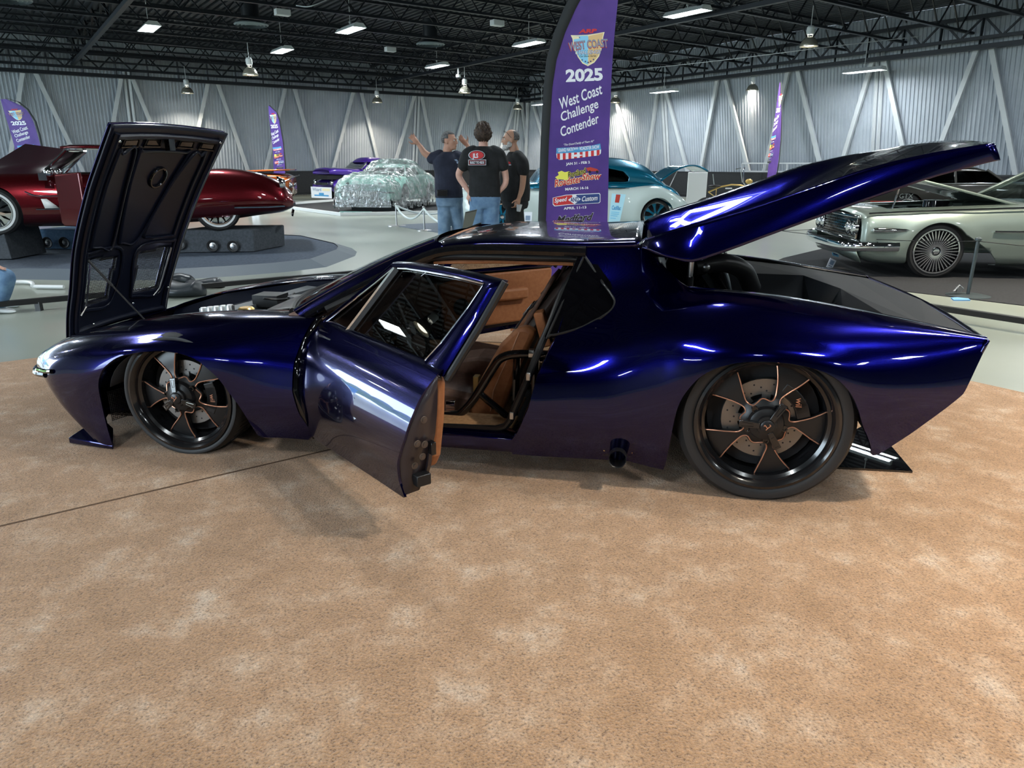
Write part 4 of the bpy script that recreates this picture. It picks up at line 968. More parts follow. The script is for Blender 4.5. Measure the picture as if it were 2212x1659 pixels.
    for z, x in ((.655, .640), (.60, .622), (.50, .602), (.38, .602), (.27, .628), (.19, .672)):
        y = lin([.17, .22, .36, .50, .61, .678, .70], [.035, .03, .012, .035, .085, .15, .185], z); vs += [T((x, y+.004, z)), T((x+.02, y+.09, z))]
    m.add(vs, [(2*i, 2*i+1, 2*i+3, 2*i+2) for i in range(5)]); m.build('leading_edge', MT['black_gloss'], d, solid=.006)
    return d
make_door(0); make_door(1)
# black gap strip on the fender end
for s in (0, 1):
    Yf = (lambda y: W-y) if s else (lambda y: y)
    m = MB(); vs = []
    for z, x in ((.70, .655), (.61, .618), (.50, .595), (.38, .592), (.27, .613), (.19, .652), (.135, .662)):
        y = lin([.13, .33, .49, .61, .69, .70], [.04, .012, .04, .10, .17, .19], z); vs += [(x-.002, Yf(y+.004), z), (x+.03, Yf(y+.06), z)]
    m.add(vs, [(2*i, 2*i+1, 2*i+3, 2*i+2) for i in range(6)]); m.build('door_gap', MT['black_gloss'], car, solid=.004)
# ---- door opening frame, roll cage
for s in (0, 1):
    Yf = (lambda y: W-y) if s else (lambda y: y)
    F = [(.70, .215, .735), (.92, .29, .84), (1.139, .365, .951), (1.186, .37, .972), (1.30, .372, .982), (1.506, .37, .985), (1.701, .37, .985), (1.84, .37, .985), (1.885, .365, .975), (1.87, .34, .93), (1.82, .30, .838), (1.776, .22, .70), (1.746, .185, .624), (1.718, .14, .543), (1.693, .12, .469), (1.64, .11, .339), (1.614, .11, .271), (1.592, .115, .24), (1.545, .12, .222), (1.244, .12, .212), (.85, .12, .208), (.70, .14, .225)]
    m = MB(); m.tube([(x, Yf(y), z) for x, y, z in F], .017, 10); m.build('door_frame', MT['black_satin'], car)
    # painted jamb between frame and quarter panel
    m = MB(); vs = []
    for x, z, y0 in ((1.905, 1.02, .345), (1.86, .84, .27), (1.815, .665, .16), (1.745, .50, .05), (1.715, .37, .02), (1.66, .235, .035), (1.63, .192, .045)):
        vs += [(x+.002, Yf(y0+.008), z), (x-.008, Yf(y0+.11), z)]
    m.add(vs, [(2*i, 2*i+1, 2*i+3, 2*i+2) for i in range(6)]); m.build('door_jamb', MT['blue'], car, solid=.004)
m = MB()
cg = [(1.90, .26, .552), (1.695, .26, .552), (1.60, .26, .545), (1.541, .26, .523), (1.505, .26, .476), (1.411, .26, .318), (1.347, .26, .242), (1.314, .26, .225), (1.208, .26, .216), (.75, .26, .216)]
m.tube(curve(cg, 4), .021, 12); m.tube([(1.43, .26, .35), (1.60, .26, .21)], .017, 10); m.tube([(1.612, .30, .53), (1.598, .30, .2)], .017, 10); m.tube([(1.70, .32, .56), (1.69, .32, .2)], .017, 10)
m.tube(curve([(1.97, .36, .2), (1.93, .38, .6), (1.90, .44, .93), (1.88, .52, 1.0), (1.87, .7, 1.03), (1.87, 1.16, 1.03), (1.88, 1.34, 1.0), (1.90, 1.42, .93), (1.93, 1.48, .6), (1.97, 1.50, .2)], 4), .02, 10)
m.build('roll_cage', MT['black_gloss'], car)
m = MB()
for y in (.237, .283): m.lathe([(.028, -.012), (.028, .012)], 10, Matrix.Translation((1.69, .26, .552)) @ Matrix.Rotation(pi/2, 4, 'Y'))
for x, z in ((1.70, .49), (1.625, .30)): m.box((x, .10, z), (.02, .02, .035))
m.build('cage_clamps', MT['steel'], car, bevel=.003)
# ---- seats
def seat(y0, name='seat'):
    side = [(1.503, .552), (1.431, .422), (1.354, .275), (1.335, .20), (1.371, .15), (1.457, .16), (1.511, .205), (1.566, .359), (1.604, .46), (1.638, .53), (1.668, .60), (1.655, .628), (1.617, .640), (1.575, .624)]
    P = [(v.x, v.y) for v in curve([(a, b, 0) for a, b in side]+[(side[0][0], side[0][1], 0)], 4)][:-1]
    e = bpy.data.objects.new(name, None); COL.objects.link(e); e.parent = car
    for yy in (y0, y0+.44):
        m = MB(); m.prism(P, lambda x, z: (x, yy, z), lambda x, z: (x+.01, yy+.085, z)); m.build('bolster', MT['tan'], e, bevel=.022, angle=60)
        m = MB(); Q = [(1.60, .615), (1.57, .54), (1.52, .43), (1.47, .31), (1.455, .20)]; m.tube([(x, yy-.004, z) for x, z in Q], .003, 6); m.build('stitching', node_mat('pale_stitch', (.55, .3, .18), .6), e)
    # centre of the back: dark brown, rising to the headrest
    def bk(u, v):
        z = .22+.68*u; x = lin([.2, .55, .75, .9], [1.40, 1.56, 1.69, 1.80], z); wv = lin([.2, .62, .75, .90], [.19, .19, .16, .11], z)
        a = 2*pi*v; return Vector((x+.05+.055*cos(a)*(1 if u < .97 else .6), y0+.262+wv*sin(a), z))
    m = MB(); m.grid(bk, 20, 28); m.build('back', MT['darkleather'], e)
    m = MB(); m.grid(lambda u, v: Vector((lin([0, .5, 1], [1.40, 1.585, 1.76], u)-.012, y0+.12+.28*v, .25+.62*u-.0)), 14, 6); m.build('back_insert', MT['tan2'], e, solid=.02)
    m = MB(); m.box((1.16, y0+.262, .225), (.50, .44, .13), Matrix.Rotation(radians(8), 3, 'Y')); m.build('cushion', MT['tan2'], e, bevel=.03)
    m = MB()
    for o_ in (0, .09): m.bar((1.62-.02*o_, y0+.15+o_, .70), (1.83, y0+.20+o_, .86), .045, .004); m.bar((1.47, y0+.13+o_, .47), (1.62, y0+.15+o_, .70), .045, .004)
    m.bar((1.83, y0+.2, .86), (1.98, y0+.2, .80), .045, .004); m.build('harness', MT['belt'], e)
    m = MB(); m.tube([(1.60, y0+.12, .68), (1.60, y0+.19, .68), (1.645, y0+.19, .735), (1.645, y0+.12, .735)], .004, 6, closed=True); m.box((1.555, y0+.13, .60), (.04, .03, .012)); m.build('buckles', MT['chrome'], e)
    return e
seat(.42); seat(1.02)
m = MB(); m.box((1.728, .36, .655), (.045, .09, .17), Matrix.Rotation(radians(-16), 3, 'Y') @ Matrix.Identity(3)); m.build('pillar_pad', MT['tan'], car, bevel=.008)
m = MB(); m.box((1.755, .33, .66), (.02, .03, .03)); m.build('striker', MT['black_gloss'], car, bevel=.003)
# ---- console, dash, steering wheel, carpet, pedals
m = MB(); m.prism([(.70, .16), (1.55, .16), (1.55, .36), (1.30, .375), (1.05, .33), (.86, .46), (.70, .60)], lambda x, z: (x, .80, z), lambda x, z: (x, 1.02, z)); m.build('console', MT['tan2'], car, bevel=.02, smooth=False)
m = MB()
for i in range(4): m.box((1.13+.018*i, .84+.02*(i % 2), .352+.004*i), (.012, .03, .014))
m.build('switches', MT['black_gloss'], car, bevel=.002)
m = MB(); m.ball((1.06, .86, .36), (.05, .04, .04)); m.build('gaiter', MT['darkleather'], car)
m = MB(); m.grid(lambda u, v: Vector((.50+.34*u, .22+(W-.44)*v, .70-.05*u*u-.16*max(0, u-.7)/.3)), 12, 16); m.box((.80, MID, .56), (.06, W-.5, .16)); m.build('dashboard', MT['tan2'], car, solid=.01)
m = MB(); m.box((.845, .62, .60), (.05, .34, .10)); m.build('gauge_hood', MT['darkleather'], car, bevel=.02)
S_ = Matrix.Translation((.98, .62, .56)) @ Matrix.Rotation(radians(65), 4, 'Y')
m = MB(); m.tube([S_ @ Vector((.17*cos(2*pi*i/40), .17*sin(2*pi*i/40), 0)) for i in range(40)], .014, 8, closed=True); sw = m.build('steering_wheel', MT['darkleather'], car)
m = MB()
for k in range(3): a = 2*pi*k/3+pi/2*0+pi; m.bar(S_ @ Vector((.03*cos(a), .03*sin(a), -.01)), S_ @ Vector((.165*cos(a), .165*sin(a), 0)), .022, .004)
m.lathe([(0, .012), (.035, .010), (.04, -.01)], 20, S_); m.tube([S_ @ Vector((0, 0, -.01)), S_ @ Vector((0, 0, -.22))], .02, 8); m.build('wheel_spokes', MT['steel'], sw)
m = MB(); m.box((1.12, .50, .148), (.90, .62, .016)); m.box((1.12, 1.36, .148), (.90, .62, .016)); m.build('cabin_carpet', MT['carpet_in'], car)
m = MB(); m.box((1.235, .36, .20), (.09, .06, .02)); m.box((1.25, .40, .225), (.05, .02, .05)); m.tube([(1.20, .34, .2), (1.30, .34, .215)], .008, 8); m.build('seat_slider', MT['chrome'], car, bevel=.004)
m = MB(); m.box((1.365, .50, .30), (.03, .05, .12)); m.build('seat_bracket', node_mat('gold_anodised', (.5, .4, .18), .35, .8), car, bevel=.004)
m = MB(); m.grid(lambda u, v: Vector((1.20+.95*u, .42+(W-.84)*v, 1.035+.02*(1-(2*v-1)**2))), 8, 8); m.build('headliner', MT['tan'], car)
m = MB()
for s in (0, 1):
    Yf = (lambda y: W-y) if s else (lambda y: y)
    m.tube([(x, Yf(y+.02), z-.022) for x, y, z in ((1.19, .37, .972), (1.5, .37, .982), (1.86, .37, .98))], .010, 8)
m.build('header_trim', MT['tan'], car)
# ================================================================== FLOOR COVERINGS AND SMALL THINGS ON THE FLOOR
M_carp = node_mat('tan_plush_carpet', (.5, .3, .17), .95, sheen=.25)
nt = M_carp.node_tree; N = nt.nodes; L = nt.links; p_ = N['Principled BSDF']
tc = N.new('ShaderNodeTexCoord')
def nz(scale, detail=4, rough=.5, vec=None):
    n = N.new('ShaderNodeTexNoise'); n.inputs['Scale'].default_value = scale; n.inputs['Detail'].default_value = detail; n.inputs['Roughness'].default_value = rough
    L.new(vec or tc.outputs['Object'], n.inputs['Vector']); return n.outputs['Fac']
def ramp(src, stops):
    r = N.new('ShaderNodeValToRGB'); e = r.color_ramp.elements; e[0].position = stops[0][0]; e[0].color = (*stops[0][1], 1); e[1].position = stops[-1][0]; e[1].color = (*stops[-1][1], 1)
    for q, c in stops[1:-1]: x = e.new(q); x.color = (*c, 1)
    L.new(src, r.inputs[0]); return r.outputs[0]
# brushed pile: broad patches with their sheen painted paler, plus the nap's grain
patch = ramp(nz(4.2, 6, .68), [(.34, (.36, .205, .105)), (.50, (.42, .25, .14)), (.60, (.49, .325, .21)), (.74, (.64, .52, .42))])
grain = ramp(nz(140, 3, .65), [(.32, (.34, .30, .27)), (.44, (.88, .87, .85)), (.56, (1.02, 1.02, 1.0)), (.68, (1.35, 1.30, 1.2))])
mx = N.new('ShaderNodeMix'); mx.data_type = 'RGBA'; mx.blend_type = 'MULTIPLY'; mx.inputs[0].default_value = 1
L.new(patch, mx.inputs[6]); L.new(grain, mx.inputs[7]); L.new(mx.outputs[2], p_.inputs['Base Color'])
b1 = N.new('ShaderNodeBump'); b1.inputs['Strength'].default_value = .9; b1.inputs['Distance'].default_value = .012
L.new(nz(140, 3, .65), b1.inputs['Height']); L.new(b1.outputs[0], p_.inputs['Normal'])
p_.inputs['Specular IOR Level'].default_value = .15
cA = gp(40, 781); cB = gp(2140, 836)
tA = (cB-cA).dot(D1); far = cA+D1*tA                       # corner of the two visible edges, behind the car
cpoly = [far, far-D1*9.0, far-D1*9.0-D2*10, far-D2*10]
m = MB(); m.prism([(v.x, v.y) for v in cpoly], lambda x, y: (x, y, .0), lambda x, y: (x, y, .012)); tan = m.build('show_carpet', M_carp, smooth=False)
setp(tan, 'tan plush carpet with brushed patches under the blue sports car', 'carpet')
sA = gp(0, 1143); sB = gp(700, 975)
m = MB(); m.bar(sA-D1*2.5+Vector((0, 0, .0125)), sA+D1*4.6+Vector((0, 0, .0125)), .012, .002); m.build('seam', node_mat('carpet_seam', (.10, .055, .03), .9), tan)
def flat(name, pts, z, mat, label, cat, th=.006, px=True):
    P = [gp(*q) if px else Vector(q) for q in pts]; m = MB(); m.prism([(v.x, v.y) for v in P], lambda x, y: (x, y, 0.0), lambda x, y: (x, y, z)); return setp(m.build(name, mat, smooth=False), label, cat)
M_bcarp, _ = noise_col(node_mat('black_carpet', (.02, .02, .022), .95), (.013, .014, .016), (.022, .023, .026), 40)
flat('black_carpet', [(1630, 585), (1692, 558), (1780, 537), (1990, 497), (2212, 505), (2700, 600), (2900, 765), (2212, 661), (1918, 626), (1700, 600)], .008, M_bcarp, 'black carpet under the grey green car on the right', 'carpet')
flat('black_mat', [(592, 447), (790, 431), (1150, 449), (1150, 456), (738, 466)], .03, M_bcarp, 'black display mat under the plastic wrapped car', 'mat')
MW = node_mat('white_edge_strip', (.8, .82, .82), .4)
for a_, b_ in (((590, 447), (738, 467)), ((738, 467), (1150, 457)), ((592, 446), (790, 430)), ((790, 430), (1150, 448))):
    m = MB(); A, B = gp(*a_), gp(*b_); m.bar(A+Vector((0, 0, .05)), B+Vector((0, 0, .05)), .07, .09); setp(m.build('edge_rail', MW), 'white edge rail round the black display mat, %s side' % {(590, 447): 'front left', (738, 467): 'front right', (592, 446): 'back left', (790, 430): 'back right'}[a_], 'rail')
M_gcarp, _ = noise_col(node_mat('grey_blue_carpet', (.2, .23, .27), .95), (.15, .18, .22), (.21, .24, .29), 30)
flat('grey_rug', [(845, 487), (950, 482), (1150, 480), (1150, 530), (960, 505)], .012, M_gcarp, 'thin grey blue rug under the low rope barrier', 'rug')
# mirrored black tile under the tail
M_mirr = node_mat('black_mirror_acrylic', (.003, .003, .004), .01, 0, 1, 0, spec=1)
o = flat('mirror_tile', [(1700, 1012), (1970, 1027), (1898, 941), (1868, 925)], .022, M_mirr, 'black mirrored floor tile behind the rear wheel of the blue car', 'mirror')
# low black rail round the display
M_rail = node_mat('black_rail', (.012, .012, .013), .4)
rL = gp(0, 657, .10); rR = gp(2212, 693, .10)
q = (rR-rL).dot(D1); Rc = rL+D1*q
for nm, a_, b_, la in (('floor_rail', rL-D1*2, Rc, 'low black rail running behind the nose of the blue car'), ('floor_rail', Rc, rR-D2*3, 'low black rail running behind the tail of the blue car')):
    t = thing(nm, la, 'rail', (a_.x, a_.y, 0)); inv = Matrix.Translation((-a_.x, -a_.y, 0))
    m = MB(); m.bar(a_, b_, .06, .05); o = m.build('beam', M_rail, t); o.matrix_parent_inverse = inv
    d = (b_-a_); n = int(d.length/1.9)
    for i in range(n+1):
        p = a_+d*(i/n); m = MB(); m.bar((p.x, p.y, 0), (p.x, p.y, .09), .05); o = m.build('foot', M_rail, t); o.matrix_parent_inverse = inv
# octagonal blue-black show platform (left)
M_plat, _ = noise_col(node_mat('navy_carpet_platform', (.05, .07, .10), .9), (.035, .05, .075), (.06, .08, .115), 25)
M_pedge = node_mat('grey_ramp_edge', (.10, .125, .15), .6)
out = [(-260, 612), (0, 603), (200, 606), (369, 605), (500, 597), (615, 588), (705, 577), (767, 553), (771, 544), (760, 536), (676, 517), (615, 514), (546, 512), (380, 514), (200, 516), (20, 524), (-200, 530)]
P = [gp(*q) for q in out]; c = sum(P, Vector((0, 0, 0)))/len(P)
t = thing('display_platform', 'dark blue carpeted platform with grey ramped edge under the dark red car', 'platform', c)
inn = [c+(v-c)*(1-.30/(v-c).length)+Vector((0, 0, .10)) for v in P]
m = MB(); n = len(P); m.add([v-c for v in P]+[v-c for v in inn], [(i, (i+1) % n, n+(i+1) % n, n+i) for i in range(n)]); m.build('ramp_edge', M_pedge, t, smooth=False)
m = MB(); m.add([v-c-Vector((0, 0, .012)) for v in inn], [tuple(range(n))]); m.build('carpet_top', M_plat, t, smooth=False)
# speaker boxes that carry the red car
M_box, _ = noise_col(node_mat('grey_felt_box', (.06, .07, .085), .9), (.05, .06, .07), (.075, .085, .10), 30)
M_boxb, _ = noise_col(node_mat('blue_lit_felt_box', (.13, .25, .42), .9), (.11, .22, .38), (.15, .28, .46), 30)  # blue light falling on this box is put into its felt colour
def spbox(pts, h, mat, la, holes, dpt=.9, z0=.10):
    P = [gp(*q, z0) for q in pts]; t = thing('speaker_box', la, 'speaker', P[0]); o = P[0]
    bk = Vector((0.25, 1, 0)).normalized()*dpt
    m = MB(); n = len(P); A = [p-o for p in P]; B = [p-o+Vector((0, 0, h))+Vector((0, .05, 0)) for p in P]
    A2 = [A[0]+bk, A[-1]+bk]; B2 = [B[0]+bk, B[-1]+bk]; vs = A+B+A2+B2
    fs = [(i, i+1, n+i+1, n+i) for i in range(n-1)]+[(2*n, 0, n, 2*n+2), (n-1, 2*n+1, 2*n+3, 2*n-1), tuple(range(n, 2*n))+(2*n+3, 2*n+2), (2*n, 2*n+1, 2*n+3, 2*n+2)]
    m.add(vs, fs); m.build('cabinet', mat, t, smooth=False, bevel=.02)
    for px, py in holes:
        nrm = (P[-1]-P[0]).cross(Vector((0, 0, 1))).normalized(); q = on_plane(px, py, P[0]+nrm*.01, nrm)-o
        R = nrm.to_track_quat('Z', 'Y').to_matrix().to_4x4()
        m = MB(); m.lathe([(.062, 0), (.085, .012), (.09, .02), (.082, .028), (.06, .02), (.05, .0)], 24, Matrix.Translation(q) @ R); r_o = m.build('speaker_ring', MT['rubber'], t)
        m = MB(); m.lathe([(0, .022), (.025, .018), (.03, .006), (.062, .0)], 20, Matrix.Translation(q) @ R); m.build('speaker_cone', MT['steel'], t)
spbox([(384, 545), (470, 544), (549, 543)], .33, M_box, 'dark grey felt speaker box under the tail of the red car', [(389, 527), (460, 531), (504, 532)])
spbox([(84, 537), (240, 538)], .30, M_boxb, 'blue lit felt speaker box under the red car, behind the raised hood', [(103, 524), (140, 524)])
m = MB(); a_ = gp(0, 560, .1); m.prism([(-.5, 0), (.17, 0), (.10, .62), (-.5, .62)], lambda x, z: (a_.x+x, a_.y, .1+z), lambda x, z: (a_.x+x, a_.y+.8, .1+z)); setp(m.build('support_block', M_box, bevel=.01, smooth=False), 'dark angled support block at the left edge under the front of the red car', 'block')
# folded black bags beside the platform
def bag(pxs, w, h, la, tw=0):
    A, B = gp(*pxs[0]), gp(*pxs[1]); d = (B-A); L_ = d.length; d.normalize(); n_ = Vector((-d.y, d.x, 0))
    def F(u, v):
        a = 2*pi*v; e = min(1, min(u, 1-u)*6)**.5; zz = h*(.5+.5*sin(a))*e
        return A+d*(L_*u)+n_*(w*.5*cos(a)*e+.02*sin(9*u+tw))+Vector((0, 0, max(.0, zz*(1+.12*sin(7*u+3*v+tw)))))
    m = MB(); m.grid(F, 30, 20); o = m.build('black_bag', node_mat('black_vinyl_bag', (.02, .026, .032), .35), angle=70); setp(o, la, 'bag')
bag([(340, 640), (445, 639)], .38, .16, 'larger black vinyl bag lying behind the raised hood')
bag([(395, 622), (487, 620)], .26, .10, 'slim black vinyl bag behind the larger bag', 2)
bag([(356, 616), (425, 612)], .2, .12, 'folded black bag against the platform edge', 4)
# white pipes on the floor, left
m = MB(); m.tube(curve([gp(18, 611, .03), gp(45, 609, .03), gp(64, 610, .03), gp(70, 612, .03), gp(70, 618, .02)], 5), .022, 8); m.tube([gp(75, 619, .03), gp(138, 620, .03)], .022, 8)
setp(m.build('white_hose', MT['white']), 'white plastic pipe lying on the floor at the far left', 'pipe')
# ------------------------------------------------------------------ rope and wire stanchions
def stanchion(px, py, h, r, la, mat, base=.17, post_top=True, grp=None):
    p = gp(px, py); t = thing('stanchion', la, 'stanchion', p)
    m = MB(); m.tube([(0, 0, .02), (0, 0, h)], r, 12); m.build('post', mat, t)
    m = MB(); m.lathe([(0, .025), (base*.4, .025), (base, .012), (base, 0)], 32); m.build('base', mat, t)
    m = MB(); m.lathe([(r, h-.02), (r*1.8, h-.01), (r*1.8, h+.01), (0, h+.03)], 14); m.build('finial', mat, t)
    return p
M_post = node_mat('grey_steel_post', (.09, .11, .12), .35, .6)
sP = stanchion(2090, 640, .62, .018, 'slim dark wire stanchion in front of the grey green car', M_post, .22)
m = MB(); m.box((0, 0, .05), (.05, .04, .06)); m.tube([(-.05, 0, .03), (0, 0, .10), (.05, 0, .06)], .012, 6); o = m.build('cable_clip', MT['steel']); o.location = sP+Vector((-.10, .02, .02)); setp(o, 'small metal clip lying on the base of the dark stanchion', 'clip')
flat('blue_tape', [(2054, 645), (2086, 643), (2096, 650), (2060, 650)], .012, node_mat('blue_tape', (.15, .35, .62), .6), 'strip of blue tape on the floor by the dark stanchion', 'tape')
s1 = stanchion(857, 488, .50, .016, 'left chrome post of the low white rope barrier', MT['steel'], .22)
s2 = stanchion(917, 498, .50, .016, 'right chrome post of the low white rope barrier', MT['steel'], .16)
def rope(a, b, sag, r, mat, la, name='rope'):
    P = [a.lerp(b, i/20)+Vector((0, 0, -sag*(1-(2*i/20-1)**2))) for i in range(21)]; m = MB(); m.tube(P, r, 8); setp(m.build(name, mat), la, 'rope')
up = Vector((0, 0, .47)); M_rope = node_mat('white_vinyl_rope', (.78, .86, .86), .35)
rope(s1+up, s2+up, .26, .022, M_rope, 'white rope hung between the two chrome posts')
rope(s2+up, gp(1000, 512)+up*.6, .18, .022, M_rope, 'white rope running right from the chrome posts behind the men')
rope(s1+up, gp(1010, 478)+up, .24, .022, M_rope, 'white rope at the back of the low barrier')
rope(sP+Vector((0, 0, .6)), gp(1640, 555)+Vector((0, 0, .45)), .06, .004, MT['black_matte'], 'thin black wire stretched left from the dark stanchion', 'wire')
rope(sP+Vector((0.02, 0, .6)), sP+Vector((2.2, -.6, .6)), .06, .004, MT['black_matte'], 'thin black wire stretched right from the dark stanchion', 'wire')
rope(gp(1760, 540)+Vector((0, 0, .35)), gp(1640, 545)+Vector((0, 0, .35)), .01, .004, MT['black_matte'], 'thin black wire behind the raised tail lid', 'wire')
# ================================================================== FEATHER BANNERS
M_pur, _ = noise_col(node_mat('purple_banner_cloth', (.07, .03, .22), .6, sheen=.2), (.058, .026, .20), (.085, .038, .26), 3)
M_slv = node_mat('black_pole_sleeve', (.02, .024, .026), .8)
def flatmat(n, c): return node_mat(n, c, .6)
IN = {'white': flatmat('print_white', (.78, .82, .88)), 'red': flatmat('print_red', (.55, .035, .04)), 'blue': flatmat('print_blue', (.07, .32, .62)), 'navy': flatmat('print_navy', (.025, .06, .22)),
      'tan': flatmat('print_tan', (.72, .52, .24)), 'cream': flatmat('print_cream', (.85, .78, .52)), 'yellow': flatmat('print_yellow', (.80, .78, .12)), 'black': flatmat('print_black', (.01, .01, .015)),
      'orange': flatmat('print_orange', (.75, .30, .05)), 'sky': flatmat('print_sky', (.25, .62, .85)), 'steel': flatmat('print_steel', (.22, .30, .42)), 'brick': flatmat('print_brick', (.48, .05, .035)), 'grey': flatmat('print_grey', (.35, .36, .42))}
TXT = {}
def txt(s, **k):
    key = (s, tuple(sorted(k.items())))
    if key not in TXT: TXT[key] = text_mb(s, 1.0, **k)
    return TXT[key]
def put_text(add, s, cx, cy, w, h, rot=0.0, shear=0.0, col='white', z=1, bold=.01, arc=0.0):
    """text centred on (cx, cy), w x h picture units of the big banner, rot in radians (up to the right)"""
    vs, fs = txt(s, bold=bold)
    xs = [v.x for v in vs]; ys = [v.y for v in vs]; x0, x1, y0, y1 = min(xs), max(xs), min(ys), max(ys)
    out = []
    for v in vs:
        a = ((v.x-x0)/(x1-x0)-.5)*w; b = ((v.y-y0)/(y1-y0)-.5)*h; a += shear*b; b += arc*(1-(2*a/w)**2)*h
        out.append((cx+a*cos(rot)-b*sin(rot), cy-(a*sin(rot)+b*cos(rot))))
    add(out, fs, col, z)
def put_poly(add, pts, col, z=1): add(list(pts), [tuple(range(len(pts)))], col, z)
def art(add, lite=False):
    sh = [(1232.7, 76), (1250, 76), (1270, 75), (1290, 72), (1306, 69), (1303, 81), (1302, 95), (1299, 108), (1294, 122), (1284, 135), (1270, 143), (1258, 137), (1248, 123), (1241, 108), (1238, 96), (1236.6, 84)]
    cx = sum(p[0] for p in sh)/len(sh); cy = sum(p[1] for p in sh)/len(sh)
    put_poly(add, sh, 'cream', 1)
    s2 = [(cx+(x-cx)*.92, cy+(y-cy)*.93) for x, y in sh]
    put_poly(add, [p for p in s2 if p[0] <= 1271]+[(1271, 80)], 'sky', 2); put_poly(add, [(1271, 78)]+[p for p in s2 if p[0] > 1271]+[(1271, 138)], 'tan', 2)
    put_text(add, 'ARP', 1270, 67, 38, 9, .03, .3, 'red', 4, .05)
    put_text(add, 'WEST COAST', 1270.5, 98, 86, 20, .10, 0, 'brick', 3, .05, .10); put_text(add, 'WEST COAST', 1271, 97, 84, 18, .10, 0, 'steel', 4, .02, .10)
    put_text(add, 'CHALLENGE', 1270, 113, 56, 9, .05, 0, 'navy', 3, .05); put_text(add, 'CHALLENGE', 1270, 113, 54, 7.5, .05, 0, 'white', 4, .0)
    if not lite:
        put_text(add, 'Car Show Series', 1270, 121, 36, 4, .03, .3, 'black', 4)
        for i, (x, y) in enumerate(((1257.5, 129.5), (1264.5, 133), (1270.5, 135), (1276, 132.5), (1282, 128.5))):
            put_poly(add, [(x+(2.6 if k % 2 == 0 else 1.1)*sin(pi*k/5), y-(2.6 if k % 2 == 0 else 1.1)*cos(pi*k/5)) for k in range(10)], 'navy', 4)
    put_text(add, '2025', 1262, 162, 80, 28, .045, 0, 'white', 2, .04)
    put_text(add, 'West Coast', 1254, 208, 98, 24, .36, .25, 'white', 2, .015)
    put_text(add, 'Challenge', 1252, 241, 86, 26, .36, .25, 'white', 2, .015)
    put_text(add, 'Contender', 1252, 270, 88, 21, .36, .25, 'white', 2, .015)
    if not lite: put_text(add, '"The Grand Daddy of Them All"', 1250, 309.5, 66, 6, .13, .4, 'white', 2)
    put_poly(add, [(1202, 320), (1215, 319), (1250, 318), (1280, 314), (1296.6, 310), (1298.5, 323), (1250, 329), (1201.6, 332)], 'blue', 2)
    if not lite: put_text(add, 'GRAND NATIONAL ROADSTER SHOW', 1250, 321, 90, 8, .09, 0, 'white', 3, .02)
    put_poly(add, [(1201.6, 332), (1250, 329), (1298.5, 323), (1298, 331), (1294, 335.6), (1250, 341), (1208, 345.7), (1202.5, 341)], 'white', 2)
    for i in range(8):
        x = 1203.5+12.2*i; yt = lin([1201, 1250, 1299], [332, 329, 323], x); yb = lin([1201, 1208, 1250, 1294, 1299], [341, 345.7, 341, 335.6, 331], x)
        put_poly(add, [(x, yt), (x+6.2, lin([1201, 1250, 1299], [332, 329, 323], x+6.2)), (x+6.2, lin([1201, 1208, 1250, 1294, 1299], [341, 345.7, 341, 335.6, 331], x+6.2)), (x, yb)], 'red', 3)
    put_text(add, 'JAN 31 - FEB 2', 1248.5, 353, 52, 7, .08, 0, 'white', 2, .03)
    put_poly(add, [(1199, 383), (1207, 378), (1205, 372), (1213, 369), (1220, 372), (1229, 370), (1229, 380), (1226, 389), (1215, 388), (1204, 387)], 'yellow', 2)
    put_text(add, 'Portland', 1246, 373.5, 40, 13, .26, .25, 'yellow', 2, .07); put_text(add, 'Portland', 1246, 373.5, 39, 12, .26, .25, 'black', 3, .02)
    put_text(add, 'Roadster', 1228, 391, 60, 17, .18, .25, 'cream', 3, .08); put_text(add, 'Roadster', 1228, 391, 59, 15.5, .18, .25, 'red', 4, .02)
    put_text(add, 'Show', 1278, 381, 42, 16, .05, .25, 'cream', 3, .08); put_text(add, 'Show', 1278, 381, 41, 14.5, .05, .25, 'red', 4, .02)
    put_poly(add, [(1266, 363), (1275, 361), (1290, 365), (1294, 370), (1270, 370)], 'brick', 2)
    put_poly(add, [(1274+3*cos(k), 371+3*sin(k)) for k in range(6)], 'black', 3); put_poly(add, [(1290+3*cos(k), 371+3*sin(k)) for k in range(6)], 'black', 3)
    put_text(add, 'MARCH 14-16', 1246, 407, 50, 6, .07, 0, 'white', 2, .03)
    bx = [(1194, 427), (1222, 421), (1250, 419), (1275, 418), (1295, 417), (1297, 420), (1297, 436), (1294, 439), (1255, 441), (1225, 443), (1198, 446), (1194, 442)]
    put_poly(add, bx, 'white', 2); c = (1246, 431)
    b2 = [(c[0]+(x-c[0])*.975, c[1]+(y-c[1])*.88) for x, y in bx]
    put_poly(add, [p for p in b2 if p[0] < 1240]+[(1240, 441), (1240, 421)][::1], 'red', 3) if False else put_poly(add, [b2[0], b2[1], (1240, 421), (1240, 441), b2[9], b2[10], b2[11]], 'red', 3)
    put_poly(add, [(1240, 421), b2[3], b2[4], b2[5], b2[6], b2[7], (1240, 441)], 'navy', 3)
    put_poly(add, [(1227, 432), (1241, 421.5), (1255, 430), (1241, 441)], 'white', 4)
    put_text(add, 'AND', 1241, 431, 18, 10, .05, 0, 'navy', 5, .03); put_text(add, 'Speed', 1211, 433, 26, 12, .15, .3, 'white', 5, .02); put_text(add, 'Custom', 1274, 428.5, 34, 11, .08, .3, 'white', 5, .02)
    put_text(add, 'APRIL 11-13', 1242, 449, 49, 5.6, .06, 0, 'white', 2, .03)
    put_text(add, 'Medford', 1242, 471, 76, 17, .10, .5, 'grey', 2, .05); put_text(add, 'Medford', 1241.5, 471.5, 75, 15.5, .10, .5, 'black', 3, .02)
